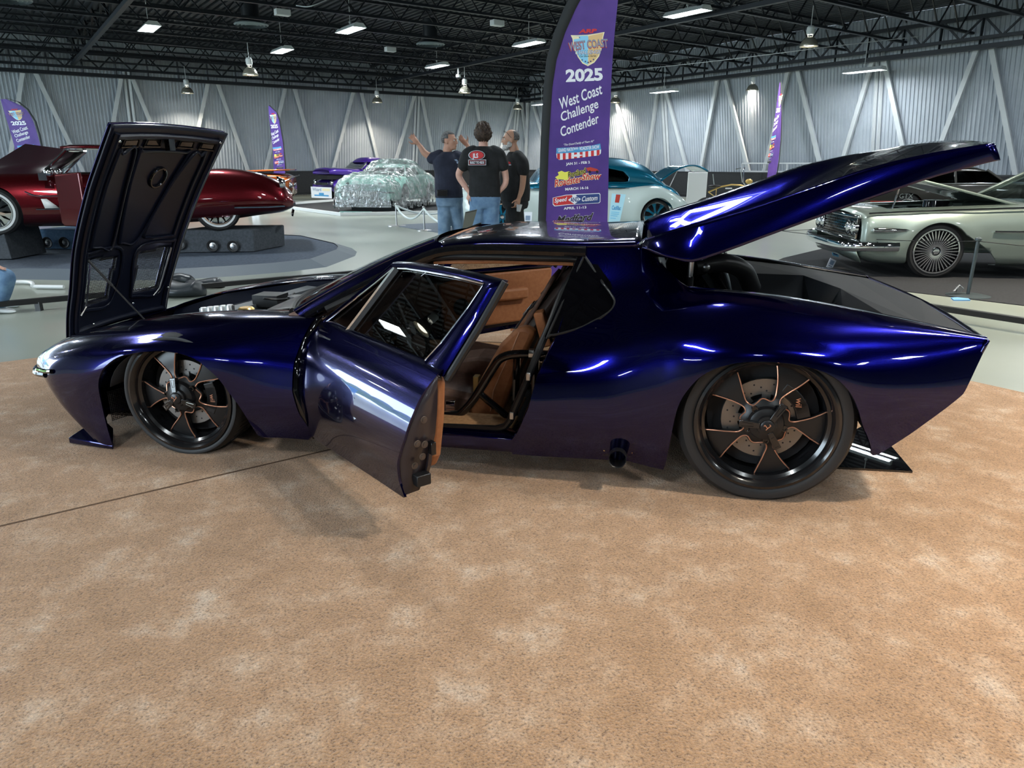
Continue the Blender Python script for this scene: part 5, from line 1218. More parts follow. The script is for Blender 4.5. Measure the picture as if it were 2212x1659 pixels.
def feather(label, depth, left, right, sleeve, amap, lite, base_px, wr=.03, pole=None):
    """left/right: cloth edges as (px, py); sleeve: black edge polyline with its width; amap: big art -> px"""
    t = thing('feather_banner', label, 'banner', gp(*base_px)); o = Vector(t.location)
    ys = [p[1] for p in left]; yr = [p[1] for p in right]
    def L_(y): return smo(ys, [p[0] for p in left], y)
    def R_(y): return smo(yr, [p[0] for p in right], y)
    y0, y1 = ys[0], ys[-1]; span = R_((y0+y1)/2)-L_((y0+y1)/2); sc = depth/FP
    def F(px, py, dz=0.0):
        l_, r_ = L_(min(max(py, y0), y1)), R_(min(max(py, y0), y1)); u = (px-l_)/max(4, r_-l_)
        w = wr*sc*100*.12*(sin(u*9+py/span*1.1)+.6*sin(u*17-py/span*2.3)+.5*sin(u*4+py/span*.4))*.6
        return at_depth(px, py, depth+w-dz*sc*.25)-o
    m = MB(); N = 90
    m.grid(lambda u, v: F(L_(y0+(y1-y0)*u)+(R_(y0+(y1-y0)*u)-L_(y0+(y1-y0)*u))*v, y0+(y1-y0)*u), N, 16); m.build('cloth', M_pur, t, solid=.001*0, angle=80)
    m = MB(); vs = []
    for (x, y), wd in sleeve: vs += [F(x, y, .5), F(x+wd, y, .5)]
    m.add(vs, [(2*i, 2*i+1, 2*i+3, 2*i+2) for i in range(len(sleeve)-1)]); m.build('pole_sleeve', M_slv, t, solid=.01)
    if pole:
        m = MB(); m.tube([F(*pole[0], -.3), F(*pole[1], -.3), gp(*base_px)-o+Vector((0, 0, .02))], .012, 8); m.build('pole', MT['steel'], t)
        m = MB()
        for k in range(4): a = pi/4+pi*k/2; m.bar((0, 0, .06), (.34*cos(a), .34*sin(a), .012), .03, .012)
        m.build('cross_base', MT['black_satin'], t)
    groups = {}
    def add(pts, fs, col, z):
        q = groups.setdefault(col, MB()); q.add([F(*amap(x, y), z) for x, y in pts], fs)
    art(add, lite)
    for k_, q in groups.items():
        q.build('print_'+k_, IN[k_], t, smooth=False, weld=False)
    return t
feather('tall purple feather banner standing right behind the blue car', 7.6,
        [(1300, -75), (1262, -30), (1238, 22), (1216, 72), (1199, 130), (1190, 190), (1184, 300), (1176, 480), (1170, 600)], [(1338, -75), (1337, -30), (1335, 0), (1328, 70), (1322, 150), (1316, 300), (1312, 480), (1304, 600)],
        [((1286, -75), 18), ((1240, -24), 26), ((1216, 22), 26), ((1196, 72), 24), ((1180, 130), 22), ((1174, 190), 19), ((1168, 300), 18), ((1162, 480), 17), ((1157, 600), 16)], lambda x, y: (x, y), False, (1163, 652), pole=((1165, 480), (1161, 600)))
feather('slim purple feather banner by the fence, above the red car tail', 26.9,
        [(579.5, 229), (581, 250), (583, 269), (589, 323), (591, 360), (592, 402)], [(583, 229), (598, 245), (604, 262), (611, 308), (615, 352), (618, 403)],
        [((580, 227), 3), ((597, 242), 3), ((603, 260), 3), ((611, 308), 2.6), ((615, 352), 2.6), ((618, 398), 2.4)], lambda x, y: (592.5+.19*(x-1262)+.051*(y-162), 273+.289*(y-162)), True, (622, 441), pole=((618, 380), (619, 400)))
feather('purple feather banner at the far left above the red car', 24.5,
        [(1, 214), (10, 245), (19, 274), (33, 325), (42, 380), (48, 440)], [(14, 214), (48, 230), (66, 250), (80, 288), (90, 330), (96, 440)],
        [((12, 212), 3), ((38, 220), 4), ((58, 236), 4), ((75, 263), 4), ((83, 290), 4), ((91, 330), 4), ((97, 440), 4)], lambda x, y: (40+.40*(x-1262)+.13*(y-162), 266+.31*(y-162)), True, (100, 447), pole=((94, 380), (97, 440)))
feather('purple feather banner seen almost edge-on above the tail lid', 21.8,
        [(1684, 178), (1674, 250), (1667, 300), (1661, 350), (1656, 392)], [(1687, 178), (1688, 250), (1686, 300), (1681, 350), (1674, 392)],
        [((1686, 176), 1.5), ((1688, 250), 1.5), ((1687, 300), 1.5), ((1682, 350), 1.5), ((1675, 392), 1.5)], lambda x, y: (1681+.10*(x-1262)-.055*(y-162), 238+.36*(y-162)), True, (1668, 456), pole=((1676, 380), (1673, 392)))
# ================================================================== THE OTHER SHOW CARS (own frame: X rearwards from the nose, Y across, Z up)
def frame_thing(name, label, cat, origin, fwd, z=0.0):
    f = Vector(fwd).normalized(); rz = atan2(-f.y, -f.x); return thing(name, label, cat, (origin.x, origin.y, z), rz)
SEC = [(.70, 0), (.95, .06), (1.0, .30), (1.0, .62), (.97, .85), (.90, .97), (.70, 1.0), (.35, 1.0), (0, 1.0)]
def loft(st, arches=(), nx=6, nr=3, sec=SEC, crown=.06, flare=None, cut=None):
    """st: (x, halfwidth, zbottom, ztop); returns clipped verts/faces for the whole body"""
    net = []
    for x, hw, zb, zt in st:
        half = [(x, hw*a, zb+(zt-zb)*b+(crown*(1-a*a)*(1 if b > .9 else 0))) for a, b in sec]
        net.append(half+[(x, -y, z) for x, y, z in half[-2::-1]])
    vs, fs = net_surface(net, nx, nr)
    if flare:
        for v in vs:
            for xc, zc, r, amt in flare:
                d = hypot(v.x-xc, v.z-zc)
                if abs(v.y) > .6: v.y += (1 if v.y > 0 else -1)*amt*exp(-((d-r)/(.35*r))**2)
    def fld(v):
        d = 1.0
        for xc, zc, r in arches:
            if abs(v.y) > .45: d = min(d, hypot(v.x-xc, v.z-zc)-r)
        if cut: d = min(d, cut(v))
        return d
    return clip(vs, fs, fld)
def caps(m, st, sec=SEC, crown=.06, ends=(0, -1)):
    for e in ends:
        x, hw, zb, zt = st[e]; half = [(x, hw*a, zb+(zt-zb)*b+(crown*(1-a*a)*(1 if b > .9 else 0))) for a, b in sec]
        P = half+[(x, -y, z) for x, y, z in half[-2::-1]]; m.add(P, [tuple(range(len(P)))])
def cabin(par, base, top, mat, glass, z0, z1, wb, wt, pillars, hw=.05, roof_th=.10):
    """base/top: (x_front, x_rear); glass all round and a painted roof on pillars"""
    (xf, xr), (tf, tr) = base, top; zr = z1-roof_th
    fx = lambda k: xf+(tf-xf)*k; rx = lambda k: xr+(tr-xr)*k; kr = (zr-z0)/(z1-z0); w = lambda k: wb+(wt-wb)*k
    A = [(fx(0), w(0), z0), (rx(0), w(0), z0), (rx(0), -w(0), z0), (fx(0), -w(0), z0)]; B = [(fx(kr), w(kr), zr), (rx(kr), w(kr), zr), (rx(kr), -w(kr), zr), (fx(kr), -w(kr), zr)]
    m = MB(); m.add(A+B, [(i, (i+1) % 4, 4+(i+1) % 4, 4+i) for i in range(4)]); m.build('window_glass', glass, par, smooth=False)
    def F(u, v):
        s = 2*v-1; x0, x1 = fx(kr)-.03, rx(kr)+.03; x = x0+(x1-x0)*u; e = 1-abs(2*u-1)**6; d = 1-abs(s)**5
        return Vector((x, (w(kr)+.015)*s, zr+(roof_th+.02)*min(e, 1)*d-.015))
    m = MB(); m.grid(F, 24, 18); m.build('roof', mat, par, solid=.02)
    m = MB()
    for s in (1, -1):
        for kx, wd in pillars:
            a = Vector((xf+(xr-xf)*kx, s*(w(0)+.006), z0-.02)); b = Vector((fx(kr)+(rx(kr)-fx(kr))*kx, s*(w(kr)+.006), zr+.02)); m.bar(a, b, .04, wd, up=(1, 0, 0))
    m.build('pillars', mat, par, bevel=.01)
def cwheel(par, x, y, z, R, rim, n, spoke_mat, rim_mat, face=1, style='spoke', white=None, w=.22):
    t = bpy.data.objects.new('wheel', None); COL.objects.link(t); t.parent = par; t.location = (x, y, z); t.rotation_euler = (0, 0, 0 if face < 0 else pi)
    X = Matrix.Rotation(radians(90), 4, 'X')
    m = MB(); m.lathe([(rim, -.02), (rim+.01, 0), (R-.03, -.0), (R, -.03), (R, -w+.02), (rim, -w)], 48, X); m.build('tire', MT['rubber'], t)
    if white: m = MB(); m.lathe([(rim+.008, .003), (rim+.008+white, .003)], 48, X); m.build('white_wall', MT['white'], t)
    m = MB(); m.lathe([(rim, 0), (rim+.004, .008), (rim-.012, .008), (rim-.025, -.02), (rim-.03, -w*.6)], 48, X); m.build('rim', rim_mat, t)
    m = MB(); m.lathe([(0, -.03), (.05, -.028), (.06, -.05), (.06, -.09), (rim-.03, -.12)], 32, X); m.build('wheel_back', MT['black_matte'], t)
    if style == 'wire':
        m = MB()
        for k in range(n): a = 2*pi*k/n; m.bar(X @ Vector((.055*cos(a), .055*sin(a), -.015)), X @ Vector(((rim-.02)*cos(a), (rim-.02)*sin(a), -.01)), .012, .018, up=(0, -1, 0))
    else:
        m = MB()
        for k in range(n):
            a = 2*pi*k/n+.2; d = Vector((cos(a), sin(a), 0)); q = Vector((-sin(a), cos(a), 0))
            P = [d*.05+q*.022, d*(rim*.6)+q*.02, d*(rim-.018)+q*.05, d*(rim-.018)-q*.05, d*(rim*.6)-q*.02, d*.05-q*.022]; zf = lambda v: -.012-.02*v.length/rim
            m.add([X @ Vector((v.x, v.y, zf(v))) for v in P]+[X @ Vector((v.x, v.y, zf(v)-.03)) for v in P], [tuple(range(6))]+[(i, (i+1) % 6, 6+(i+1) % 6, 6+i) for i in range(6)])
    m.build('spokes', spoke_mat, t, smooth=False)
    m = MB(); m.lathe([(0, .012), (.035, .010), (.05, -.01), (.06, -.03)], 24, X); m.build('hub_cap', rim_mat, t)
    return t
def placard(name, label, pts, depth, mat, lines=(), cat='sign', th=.01):
    P = [at_depth(*p, depth) for p in pts]; t = thing(name, label, cat, P[0]); o = P[0]; P = [p-o for p in P]
    n_ = (P[1]-P[0]).cross(P[3]-P[0]).normalized(); n_ = n_ if n_.y < 0 else -n_
    m = MB(); m.add(P+[p-n_*th for p in P], [(0, 1, 2, 3), (7, 6, 5, 4)]+[(i, (i+1) % 4, 4+(i+1) % 4, 4+i) for i in range(4)]); m.build('board', mat, t, smooth=False)
    for s, u0, v0, u1, v1, col in lines:      # text or block in board coordinates (u right, v down)
        Q = lambda u, v: P[0].lerp(P[1], u).lerp(P[3].lerp(P[2], u), v)+n_*.004
        if s is None: m = MB(); m.add([Q(u0, v0), Q(u1, v0), Q(u1, v1), Q(u0, v1)], [(0, 1, 2, 3)])
        else:
            vs, fs = txt(s, bold=.02); xs = [v.x for v in vs]; ys = [v.y for v in vs]
            m = MB(); m.add([Q(u0+(u1-u0)*(v.x-min(xs))/(max(xs)-min(xs)), v1+(v0-v1)*(v.y-min(ys))/(max(ys)-min(ys))) for v in vs], fs)
        m.build('print_'+col, IN[col], t, smooth=False, weld=False)
    return t
# ---------------------------------------------------------------- grey green hardtop with its hood up (right)
P_sage = paint('sage_silver_lacquer', (.30, .36, .32), .38, .75)
wq = gp(2012, 602); g_f = Vector((cos(radians(174)), sin(radians(174)), 0)); g_s = Vector((g_f.y, -g_f.x, 0)); g_s = g_s if g_s.y > 0 else -g_s
HWg = .97; org = wq+g_s*(HWg-.03)+g_f*.98
gt = frame_thing('sage_car', 'silver green two door car with its hood raised, on black carpet at right', 'car', org, g_f)
XW = .98
st = [(.06, .90, .30, .74), (.14, .95, .22, .79), (.40, .965, .17, .815), (XW, .975, .17, .84), (1.6, .975, .16, .87), (2.4, .97, .16, .89), (3.4, .97, .16, .90), (4.4, .96, .18, .89), (5.0, .94, .25, .86), (5.3, .88, .34, .80)]
BAYX = (.42, 1.95)
def gcut(v):  # open engine bay and open cabin
    a = max(abs(v.y)-.66, BAYX[0]-v.x, v.x-BAYX[1]) if v.z > .6 else 1
    b = max(abs(v.y)-.74, 2.45-v.x, v.x-3.8) if v.z > .6 else 1
    c = sd_poly([(XW, .30), (XW+.30, .56), (XW+.62, .36), (XW+.80, .14), (XW, .10)], v.x, v.z) if abs(v.y) > .45 else 1
    return min(a, b, c)
vs, fs = loft(st, [(XW, .33, .375), (4.1, .33, .37)], nx=30, nr=6, cut=gcut, flare=[(XW, .33, .40, .03)]); m = MB(); m.shell(vs, fs, lambda v: (0, -.012 if v.y > 0 else .012, -.008)); m.build('body', P_sage, gt, angle=60)
m = MB(); m.add([(.44, y, z) for y, z in ((-.66, .74), (.66, .74), (.66, .30), (-.66, .30))], [(0, 1, 2, 3)]); m.box((1.2, 0, .32), (1.5, 1.3, .02))
for s in (1, -1): m.add([(.42, s*.66, .80), (1.95, s*.66, .86), (1.95, s*.55, .35), (.42, s*.55, .35)], [(0, 1, 2, 3)])
m.build('engine_bay', node_mat('sage_flat', (.22, .27, .24), .5), gt, smooth=False)
m = MB(); m.box((1.25, 0, .66), (.55, .42, .22)); m.tube([(1.0, -.15, .80), (1.5, -.15, .80)], .05, 12); m.tube([(1.0, .15, .80), (1.5, .15, .80)], .05, 12); m.lathe([(0, .1), (.16, .09), (.17, 0), (.1, -.04)], 20, Matrix.Translation((1.3, 0, .84))); m.ball((.82, .1, .72), .12); m.ball((.8, -.15, .7), .1); m.build('engine', MT['black_gloss'], gt)
m = MB()
for i in range(8): m.tube([(1.02+.06*i, -.26, .70), (1.02+.06*i, -.20, .83)], .018, 6)
m.ball((.95, .25, .78), .05); m.ball((1.62, .3, .84), .045); m.build('engine_brightwork', MT['chrome'], gt)
m = MB(); m.add([(.50, .5, .835), (.62, .64, .84), (1.0, .64, .845), (.75, .35, .845)], [(0, 1, 2, 3)]); m.add([(1.75, -.62, .90), (1.95, -.66, .90), (1.95, -.2, .90)], [(0, 1, 2)]); m.build('bay_panels', P_sage, gt, solid=.01)
# hood: hinged at the cowl, raised
def ghood(u, v):
    L = 1.52*u; a = radians(15); x = 1.97-L*cos(a); z = .90+L*sin(a); s = 2*v-1
    return Vector((x-.03*s*s*0, .70*s*(1-.05*u), z+.035*(1-s*s)-.03*u*u))
m = MB(); m.grid(ghood, 20, 16); m.build('hood', P_sage, gt, solid=.03)
m = MB(); m.tube([(.52, -.55, .80), (.58, -.56, 1.18)], .012, 8); m.build('hood_prop', MT['chrome'], gt)
# grille of fine chrome, four lamps, bumper
m = MB(); m.box((.05, 0, .60), (.03, 1.66, .27)); m.build('grille_back', MT['black_gloss'], gt)
m = MB()
for i in range(34): m.box((.028, -.80+1.6*i/33, .60), (.02, .012, .26))
for i in range(7): m.box((.022, 0, .49+.035*i), (.02, 1.62, .008))
m.build('grille_bars', MT['chrome'], gt)
m = MB()
for y in (-.74, -.54, .54, .74):
    m.lathe([(.0, .035), (.05, .03), (.075, .012), (.085, .0), (.095, .02), (.10, -.02)], 24, Matrix.Translation((.02, y, .61)) @ Matrix.Rotation(-pi/2, 4, 'Y'))
m.build('headlamps', MT['chrome'], gt)
m = MB(); m.box((.03, 0, .755), (.05, 1.72, .04)); m.box((.03, 0, .46), (.05, 1.72, .03)); m.build('grille_surround', MT['chrome'], gt, bevel=.01)
m = MB(); bp = [(.50, .985, .40), (.30, 1.0, .40), (.05, .97, .40), (-.09, .80, .38), (-.12, .4, .37), (-.12, 0, .37)]
P = curve(bp+[(x, -y, z) for x, y, z in bp[-2::-1]], 5); m.tube(P, .062, 12, sx=.55); m.build('bumper', MT['chrome'], gt)
m = MB(); m.add([(.02, .90, .33), (.02, -.90, .33), (.10, -.90, .19), (.10, .90, .19)], [(0, 1, 2, 3)]); m.build('lower_valance', P_sage, gt, solid=.01)
m = MB()
for s in (1, -1): m.lathe([(0, .40), (.018, .30), (.030, .12), (.034, 0), (.030, -.08), (.0, -.10)], 16, Matrix.Translation((.25, s*.985, .605)) @ Matrix.Rotation(pi/2, 4, 'Y'))
m.build('side_spears', MT['chrome'], gt)
for s in (1, -1):
    m = MB(); m.tube([(1.60, s*.995, .60), (1.70, s*1.0, .60), (2.6, s*.998, .60), (4.2, s*.99, .60)], .014, 8); m.build('side_molding', MT['chrome'], gt)
    m = MB(); m.tube([(.12, s*.90, .80), (.5, s*.92, .825), (1.2, s*.94, .855), (2.4, s*.93, .90), (4.4, s*.92, .905)], .012, 8); m.build('belt_trim', MT['chrome'], gt)
    m = MB(); m.tube([(2.20, s*.985, .84), (2.19, s*.993, .5), (2.20, s*.985, .22), (3.4, s*.985, .20)], .004, 6); m.build('door_line', MT['black_matte'], gt)
cabin(gt, (2.05, 4.3), (2.85, 3.75), P_sage, MT['glass_clear'], .90, 1.33, .82, .62, [(0, .05), (1, .08)], roof_th=.07)
m = MB(); m.tube(curve([(2.12, -.80, .90), (2.45, -.74, 1.08), (2.80, -.66, 1.27), (3.1, -.63, 1.31)], 5), .022, 8); m.tube(curve([(2.12, .80, .90), (2.45, .74, 1.08), (2.80, .66, 1.27)], 5), .022, 8); m.build('windshield_frame', MT['chrome'], gt)
m = MB(); m.box((2.75, 0, .82), (.5, 1.5, .12)); m.box((3.3, -.4, .70), (.5, .5, .14)); m.box((3.3, .4, .70), (.5, .5, .14)); m.box((3.62, .4, .88), (.14, .5, .4)); m.box((3.62, -.4, .88), (.14, .5, .4)); m.build('interior', node_mat('pale_green_vinyl', (.35, .42, .38), .5), gt, bevel=.03)
m = MB(); m.tube([(2.98+.05*cos(2*pi*i/24), -.38+.17*sin(2*pi*i/24), 1.0+.15*cos(2*pi*i/24)) for i in range(24)], .012, 6, closed=True); m.tube([(2.8, -.05, 1.25), (2.86, -.05, 1.2)], .012, 6); m.build('steering_wheel', MT['chrome'], gt)
for x in (XW, 4.1):
    for s in (-1, 1): cwheel(gt, x, s*(HWg-.03), .345, .345, .275, 36, MT['chrome'], MT['chrome'], -1 if s < 0 else 1, 'wire')
placard('license_plate', 'blue and white show plate on the bumper of the silver green car', [(1795, 530), (1808, 530), (1812, 556), (1799, 552)], 11.0, IN['sky'], [(None, .15, .2, .85, .45, 'white'), (None, .15, .6, .85, .85, 'navy')], 'license plate')
placard('info_card', 'small grey card standing on the black carpet before the silver green car', [(1794, 557), (1807, 563), (1797, 582), (1785, 577)], 10.0, IN['white'], [(None, .2, .15, .8, .6, 'steel'), (None, .2, .7, .8, .8, 'steel')], 'sign')
placard('dash_card', 'small white card on the cowl of the silver green car', [(2172, 432), (2197, 430), (2195, 440), (2172, 441)], 9.9, IN['white'], [(None, .1, .3, .9, .45, 'steel')], 'sign')
# ---------------------------------------------------------------- dark car behind it
P_ebony = paint('dark_brown_black_lacquer', (.020, .018, .014), .3, .3)
bo = gp(2060, 487); bt = frame_thing('dark_coupe', 'long dark brown black car parked behind the silver green car', 'car', Vector((bo.x+3.6, bo.y+1.4, 0)), (1, -.15, 0))
st = [(.05, .85, .40, .78), (.3, .94, .28, .86), (1.0, .97, .20, .90), (2.2, .97, .20, .94), (3.6, .97, .20, .93), (4.8, .95, .26, .90), (5.3, .86, .38, .84)]
vs, fs = loft(st, [(1.05, .34, .37), (4.1, .34, .37)], nx=8); m = MB(); m.add(vs, fs); caps(m, st); m.build('body', P_ebony, bt, angle=50)
cabin(bt, (1.8, 4.2), (2.45, 3.6), P_ebony, MT['glass'], .93, 1.34, .80, .62, [(0, .05), (.5, .05), (1, .10)])
for s in (1, -1):
    m = MB(); m.tube([(.3, s*.985, .50), (5.0, s*.975, .50)], .010, 6); m.build('side_molding', IN['brick'], bt)
    m = MB(); m.tube([(.3, s*.945, .89), (2.2, s*.955, .95), (4.9, s*.93, .92)], .012, 6); m.build('belt_trim', MT['chrome'], bt)
    m = MB(); vs, fs = txt('GTX'); M_ = Matrix.Translation((4.35, s*1.0, .58)) @ Matrix.Rotation(pi/2, 4, 'X') @ Matrix.Rotation(pi if s > 0 else 0, 4, 'Y') @ Matrix.Scale(.16, 4); m.add([M_ @ v for v in vs], fs); m.build('fender_letters', MT['chrome'], bt, smooth=False, weld=False)
    for x in (1.05, 4.1): cwheel(bt, x, s*.93, .345, .345, .22, 5, MT['chrome'], MT['chrome'], -1 if s < 0 else 1)
m = MB(); m.tube([(1.85, -.80, .95), (2.42, -.64, 1.30)], .02, 8); m.ball((1.75, -.86, 1.0), .06); m.build('mirror_trim', MT['chrome'], bt)
# ---------------------------------------------------------------- teal over white sedan
P_teal = paint('teal_lacquer', (.004, .16, .27), .25, .6); P_wht = paint('pearl_white_lacquer', (.58, .68, .66), .35, .1)
wr, wf = gp(1415, 500), gp(1085, 504); tf_ = (wf-wr).normalized(); ts = Vector((-tf_.y, tf_.x, 0)); ts = ts if ts.y > 0 else -ts
HWt = .88; XR = 1.02+(wf-wr).length
org = wf+ts*(HWt-.02)+tf_*1.02; tt = frame_thing('two_tone_sedan', 'rounded teal over pearl white vintage sedan with trunk open, right of the purple banner', 'car', org, tf_)
lowst = [(.0, .45, .30, .80), (.12, .72, .20, .86), (.45, .86, .16, .90), (1.02, .90, .14, .93), (1.7, .89, .14, .88), (2.6, .89, .14, .88), (3.5, .90, .14, .90), (XR, .92, .14, .93), (4.9, .87, .16, .72), (5.15, .70, .24, .55)]
vs, fs = loft(lowst, [(1.02, .33, .36), (XR, .34, .37)], nx=20, flare=[(XR, .34, .48, .05), (1.02, .33, .48, .05)]); m = MB(); m.add(vs, fs); caps(m, lowst, ends=(0,)); m.build('lower_body', P_wht, tt, angle=60)
upst = [(.9, .30, .86, .94), (1.6, .74, .84, .98), (2.0, .78, .84, 1.0), (3.9, .78, .84, 1.02), (4.45, .70, .70, .98), (4.85, .56, .55, .86), (5.15, .40, .42, .60)]
vs, fs = loft(upst, nx=8); m = MB(); m.add(vs, fs); m.build('upper_body', P_teal, tt, angle=60)
# rounded roof with cut windows
TS = [(.80, 0), (.90, .2), (.93, .45), (.90, .68), (.78, .86), (.55, .97), (.25, 1.0), (0, 1.0)]
rst = [(1.75, .80, .94, .96), (1.98, .80, .94, 1.25), (2.25, .80, .94, 1.42), (2.7, .80, .94, 1.485), (3.3, .80, .94, 1.48), (3.8, .79, .94, 1.43), (4.2, .76, .92, 1.30), (4.5, .70, .88, 1.08), (4.7, .62, .80, .92)]
wins = [[(2.12, 1.03), (2.22, 1.28), (2.36, 1.31), (2.72, 1.31), (2.74, 1.03)], [(2.90, 1.03), (2.88, 1.31), (3.3, 1.32), (3.62, 1.26), (3.76, 1.13), (3.74, 1.04), (3.66, 1.02)]]
vs, fs = loft(rst, nx=22, nr=8, sec=TS, cut=lambda v: min([sd_poly(w_, v.x, v.z) for w_ in wins]) if abs(v.y) > .5 else 1); m = MB(); m.add(vs, fs); m.build('roof', P_teal, tt, angle=60, solid=.02)
for s in (1, -1):
    for w_ in wins:
        m = MB(); m.add([(x, s*(.735-.10*max(0, z-1.1)), z) for x, z in w_], [tuple(range(len(w_)))]); m.build('side_window', MT['glass'], tt, smooth=False)
        m = MB(); m.tube([(x, s*(.755-.10*max(0, z-1.1)), z) for x, z in w_], .012, 6, closed=True); m.build('window_trim', P_teal, tt)
    for x in (1.02, XR): cwheel(tt, x, s*(HWt-.02), .335, .335, .27, 8, P_teal, MT['chrome'], -1 if s < 0 else 1)
    m = MB(); m.tube([(.5, s*.80, .91), (1.8, s*.84, .90), (3.5, s*.83, .90), (4.6, s*.74, .88)], .012, 6); m.build('belt_trim', MT['chrome'], tt)
    m = MB(); m.tube([(2.82, s*.87, .90), (2.84, s*.90, .5), (2.86, s*.88, .16)], .006, 6); m.build('door_line', MT['steel'], tt)
m = MB(); m.box((3.5, .3, .98), (.5, .5, .3)); m.box((3.5, -.3, .98), (.5, .5, .3)); m.build('rear_seat', node_mat('cream_seat', (.6, .62, .55), .6), tt, bevel=.06)
def tlid(u, v):
    a = u*1.25; x = 4.55+.95*u-.12*sin(pi*u)*0; z = 1.05+.42*sin(pi*u*.62)-.20*u*u; return Vector((x+.12*u, .52*(2*v-1)*(1-.1*u), z))
m = MB(); m.grid(tlid, 20, 10); m.build('trunk_lid', P_teal, tt, solid=.03)
m = MB(); m.tube([(4.75, -.4, .85), (4.98, -.42, 1.38)], .01, 6); m.tube([(4.75, .4, .85), (4.98, .42, 1.38)], .01, 6); m.build('lid_prop', MT['steel'], tt)
m = MB()
for i in range(11): m.box((-.01+.012*abs(i-5)*.3, 0, .42+.042*i), (.05, .62+.02*i, .014))
m.build('grille_bars', MT['chrome'], tt)
m = MB(); m.tube(curve([(.1, .85, .36), (-.10, .6, .34), (-.14, 0, .34), (-.10, -.6, .34), (.1, -.85, .36)], 6), .035, 10, sx=.6); m.tube(curve([(5.12, .8, .40), (5.28, .4, .40), (5.30, 0, .40), (5.28, -.4, .40), (5.12, -.8, .40)], 6), .035, 10, sx=.6); m.build('bumpers', MT['chrome'], tt)
placard('info_board', 'pale blue information board leaning on the teal and white sedan', [(1322, 418), (1352, 420), (1337, 486), (1314, 484)], 14.3, flatmat('pale_blue_board', (.45, .75, .88)), [(None, .3, .02, .62, .28, 'brick'), ('Cadillac', .12, .38, .85, .52, 'blue'), (None, .12, .58, .80, .61, 'sky'), (None, .12, .64, .80, .67, 'sky'), (None, .12, .70, .70, .73, 'sky'), (None, .12, .78, .60, .81, 'sky')])
placard('info_board', 'white information board on the floor behind the man in black trousers', [(1131, 458), (1150, 458), (1148, 484), (1130, 483)], 13.9, IN['white'], [(None, .25, .3, .8, .7, 'steel')])
placard('display_board', 'olive grey tilted board standing by the middle man\'s jeans', [(1005, 458), (1031, 452), (1019, 493), (999, 495)], 8.6, node_mat('olive_grey_board', (.16, .17, .14), .35, .4), [(None, .05, .04, .95, .07, 'black')])
# ---------------------------------------------------------------- dark red car raised on the speaker boxes
P_red = paint('candy_red_lacquer', (.11, .004, .008), .26, .85)
a_, b_ = gp(475, 497, .43), gp(-5, 510, .43); rf = (b_-a_).normalized(); rs = Vector((-rf.y, rf.x, 0)); rs = rs if rs.y > 0 else -rs
HWr = .92; WBr = (b_-a_).length; XF = .95; org = b_+rs*(HWr-.04)+rf*XF
rt_ = frame_thing('red_roadster', 'dark candy red vintage roadster with raised front lid, up on felt speaker boxes at left', 'car', org, rf, .43)
rt_.rotation_euler = (0, 0, rt_.rotation_euler[2])
XB = XF+WBr
st = [(.0, .78, .30, .66), (.25, .88, .20, .74), (XF, .93, .12, .80), (1.9, .92, .10, .80), (2.6, .92, .10, .80), (3.3, .93, .11, .82), (XB+.1, .94, .14, .86), (XB+.6, .93, .20, .80), (XB+.95, .88, .24, .66), (XB+1.12, .74, .30, .50)]
SR = [(.72, 0), (.93, .10), (1.0, .32), (.99, .55), (.93, .78), (.84, .93), (.72, 1.0), (.60, .99), (.48, .93), (.30, .93), (0, .96)]
vs, fs = loft(st, [(XF, .32, .37)], nx=8, nr=4, sec=SR, cut=lambda v: max(abs(v.y)-.62, 1.75-v.x, v.x-2.75) if v.z > .6 else 1); m = MB(); m.add(vs, fs); caps(m, st, SR); m.build('body', P_red, rt_, angle=50)
m = MB(); m.box((2.2, 0, .45), (1.0, 1.3, .3)); m.box((2.62, .3, .78), (.12, .5, .4)); m.box((2.62, -.3, .78), (.12, .5, .4)); m.build('interior', node_mat('dark_red_leather', (.08, .015, .02), .5), rt_, bevel=.04)
m = MB(); m.grid(lambda u, v: Vector((1.55+.38*u-.10*(1-(2*v-1)**2), -.66+1.32*v, .80+.36*u)), 4, 14); m.build('windshield', MT['glass_clear'], rt_)
m = MB(); m.tube([(1.55+.38-.10*(1-(2*i/14-1)**2), -.66+1.32*i/14, 1.16) for i in range(15)], .02, 8); m.tube([(1.55, -.66, .80), (1.93, -.66, 1.16)], .022, 8); m.tube([(1.55, .66, .80), (1.93, .66, 1.16)], .022, 8); m.build('windshield_frame', MT['chrome'], rt_)
m = MB(); m.grid(lambda u, v: Vector((1.85+.95*u, -.60+1.2*v, 1.15+.07*sin(pi*(.2+.6*u))-.05*u+.04*(1-(2*v-1)**2))), 10, 10); m.build('roof', P_red, rt_, solid=.03)
m = MB(); m.add([(2.78, -.60, 1.12), (2.78, .60, 1.12), (3.35, .55, .84), (3.35, -.55, .84)], [(0, 1, 2, 3)]); m.build('rear_window', MT['glass'], rt_)
m = MB(); m.box((1.66, -.95, .80), (.10, .10, .10)); m.ball((1.72, -.86, .86), .07); m.ball((1.80, -.70, .86), .05); m.build('mirror', MT['chrome'], rt_)
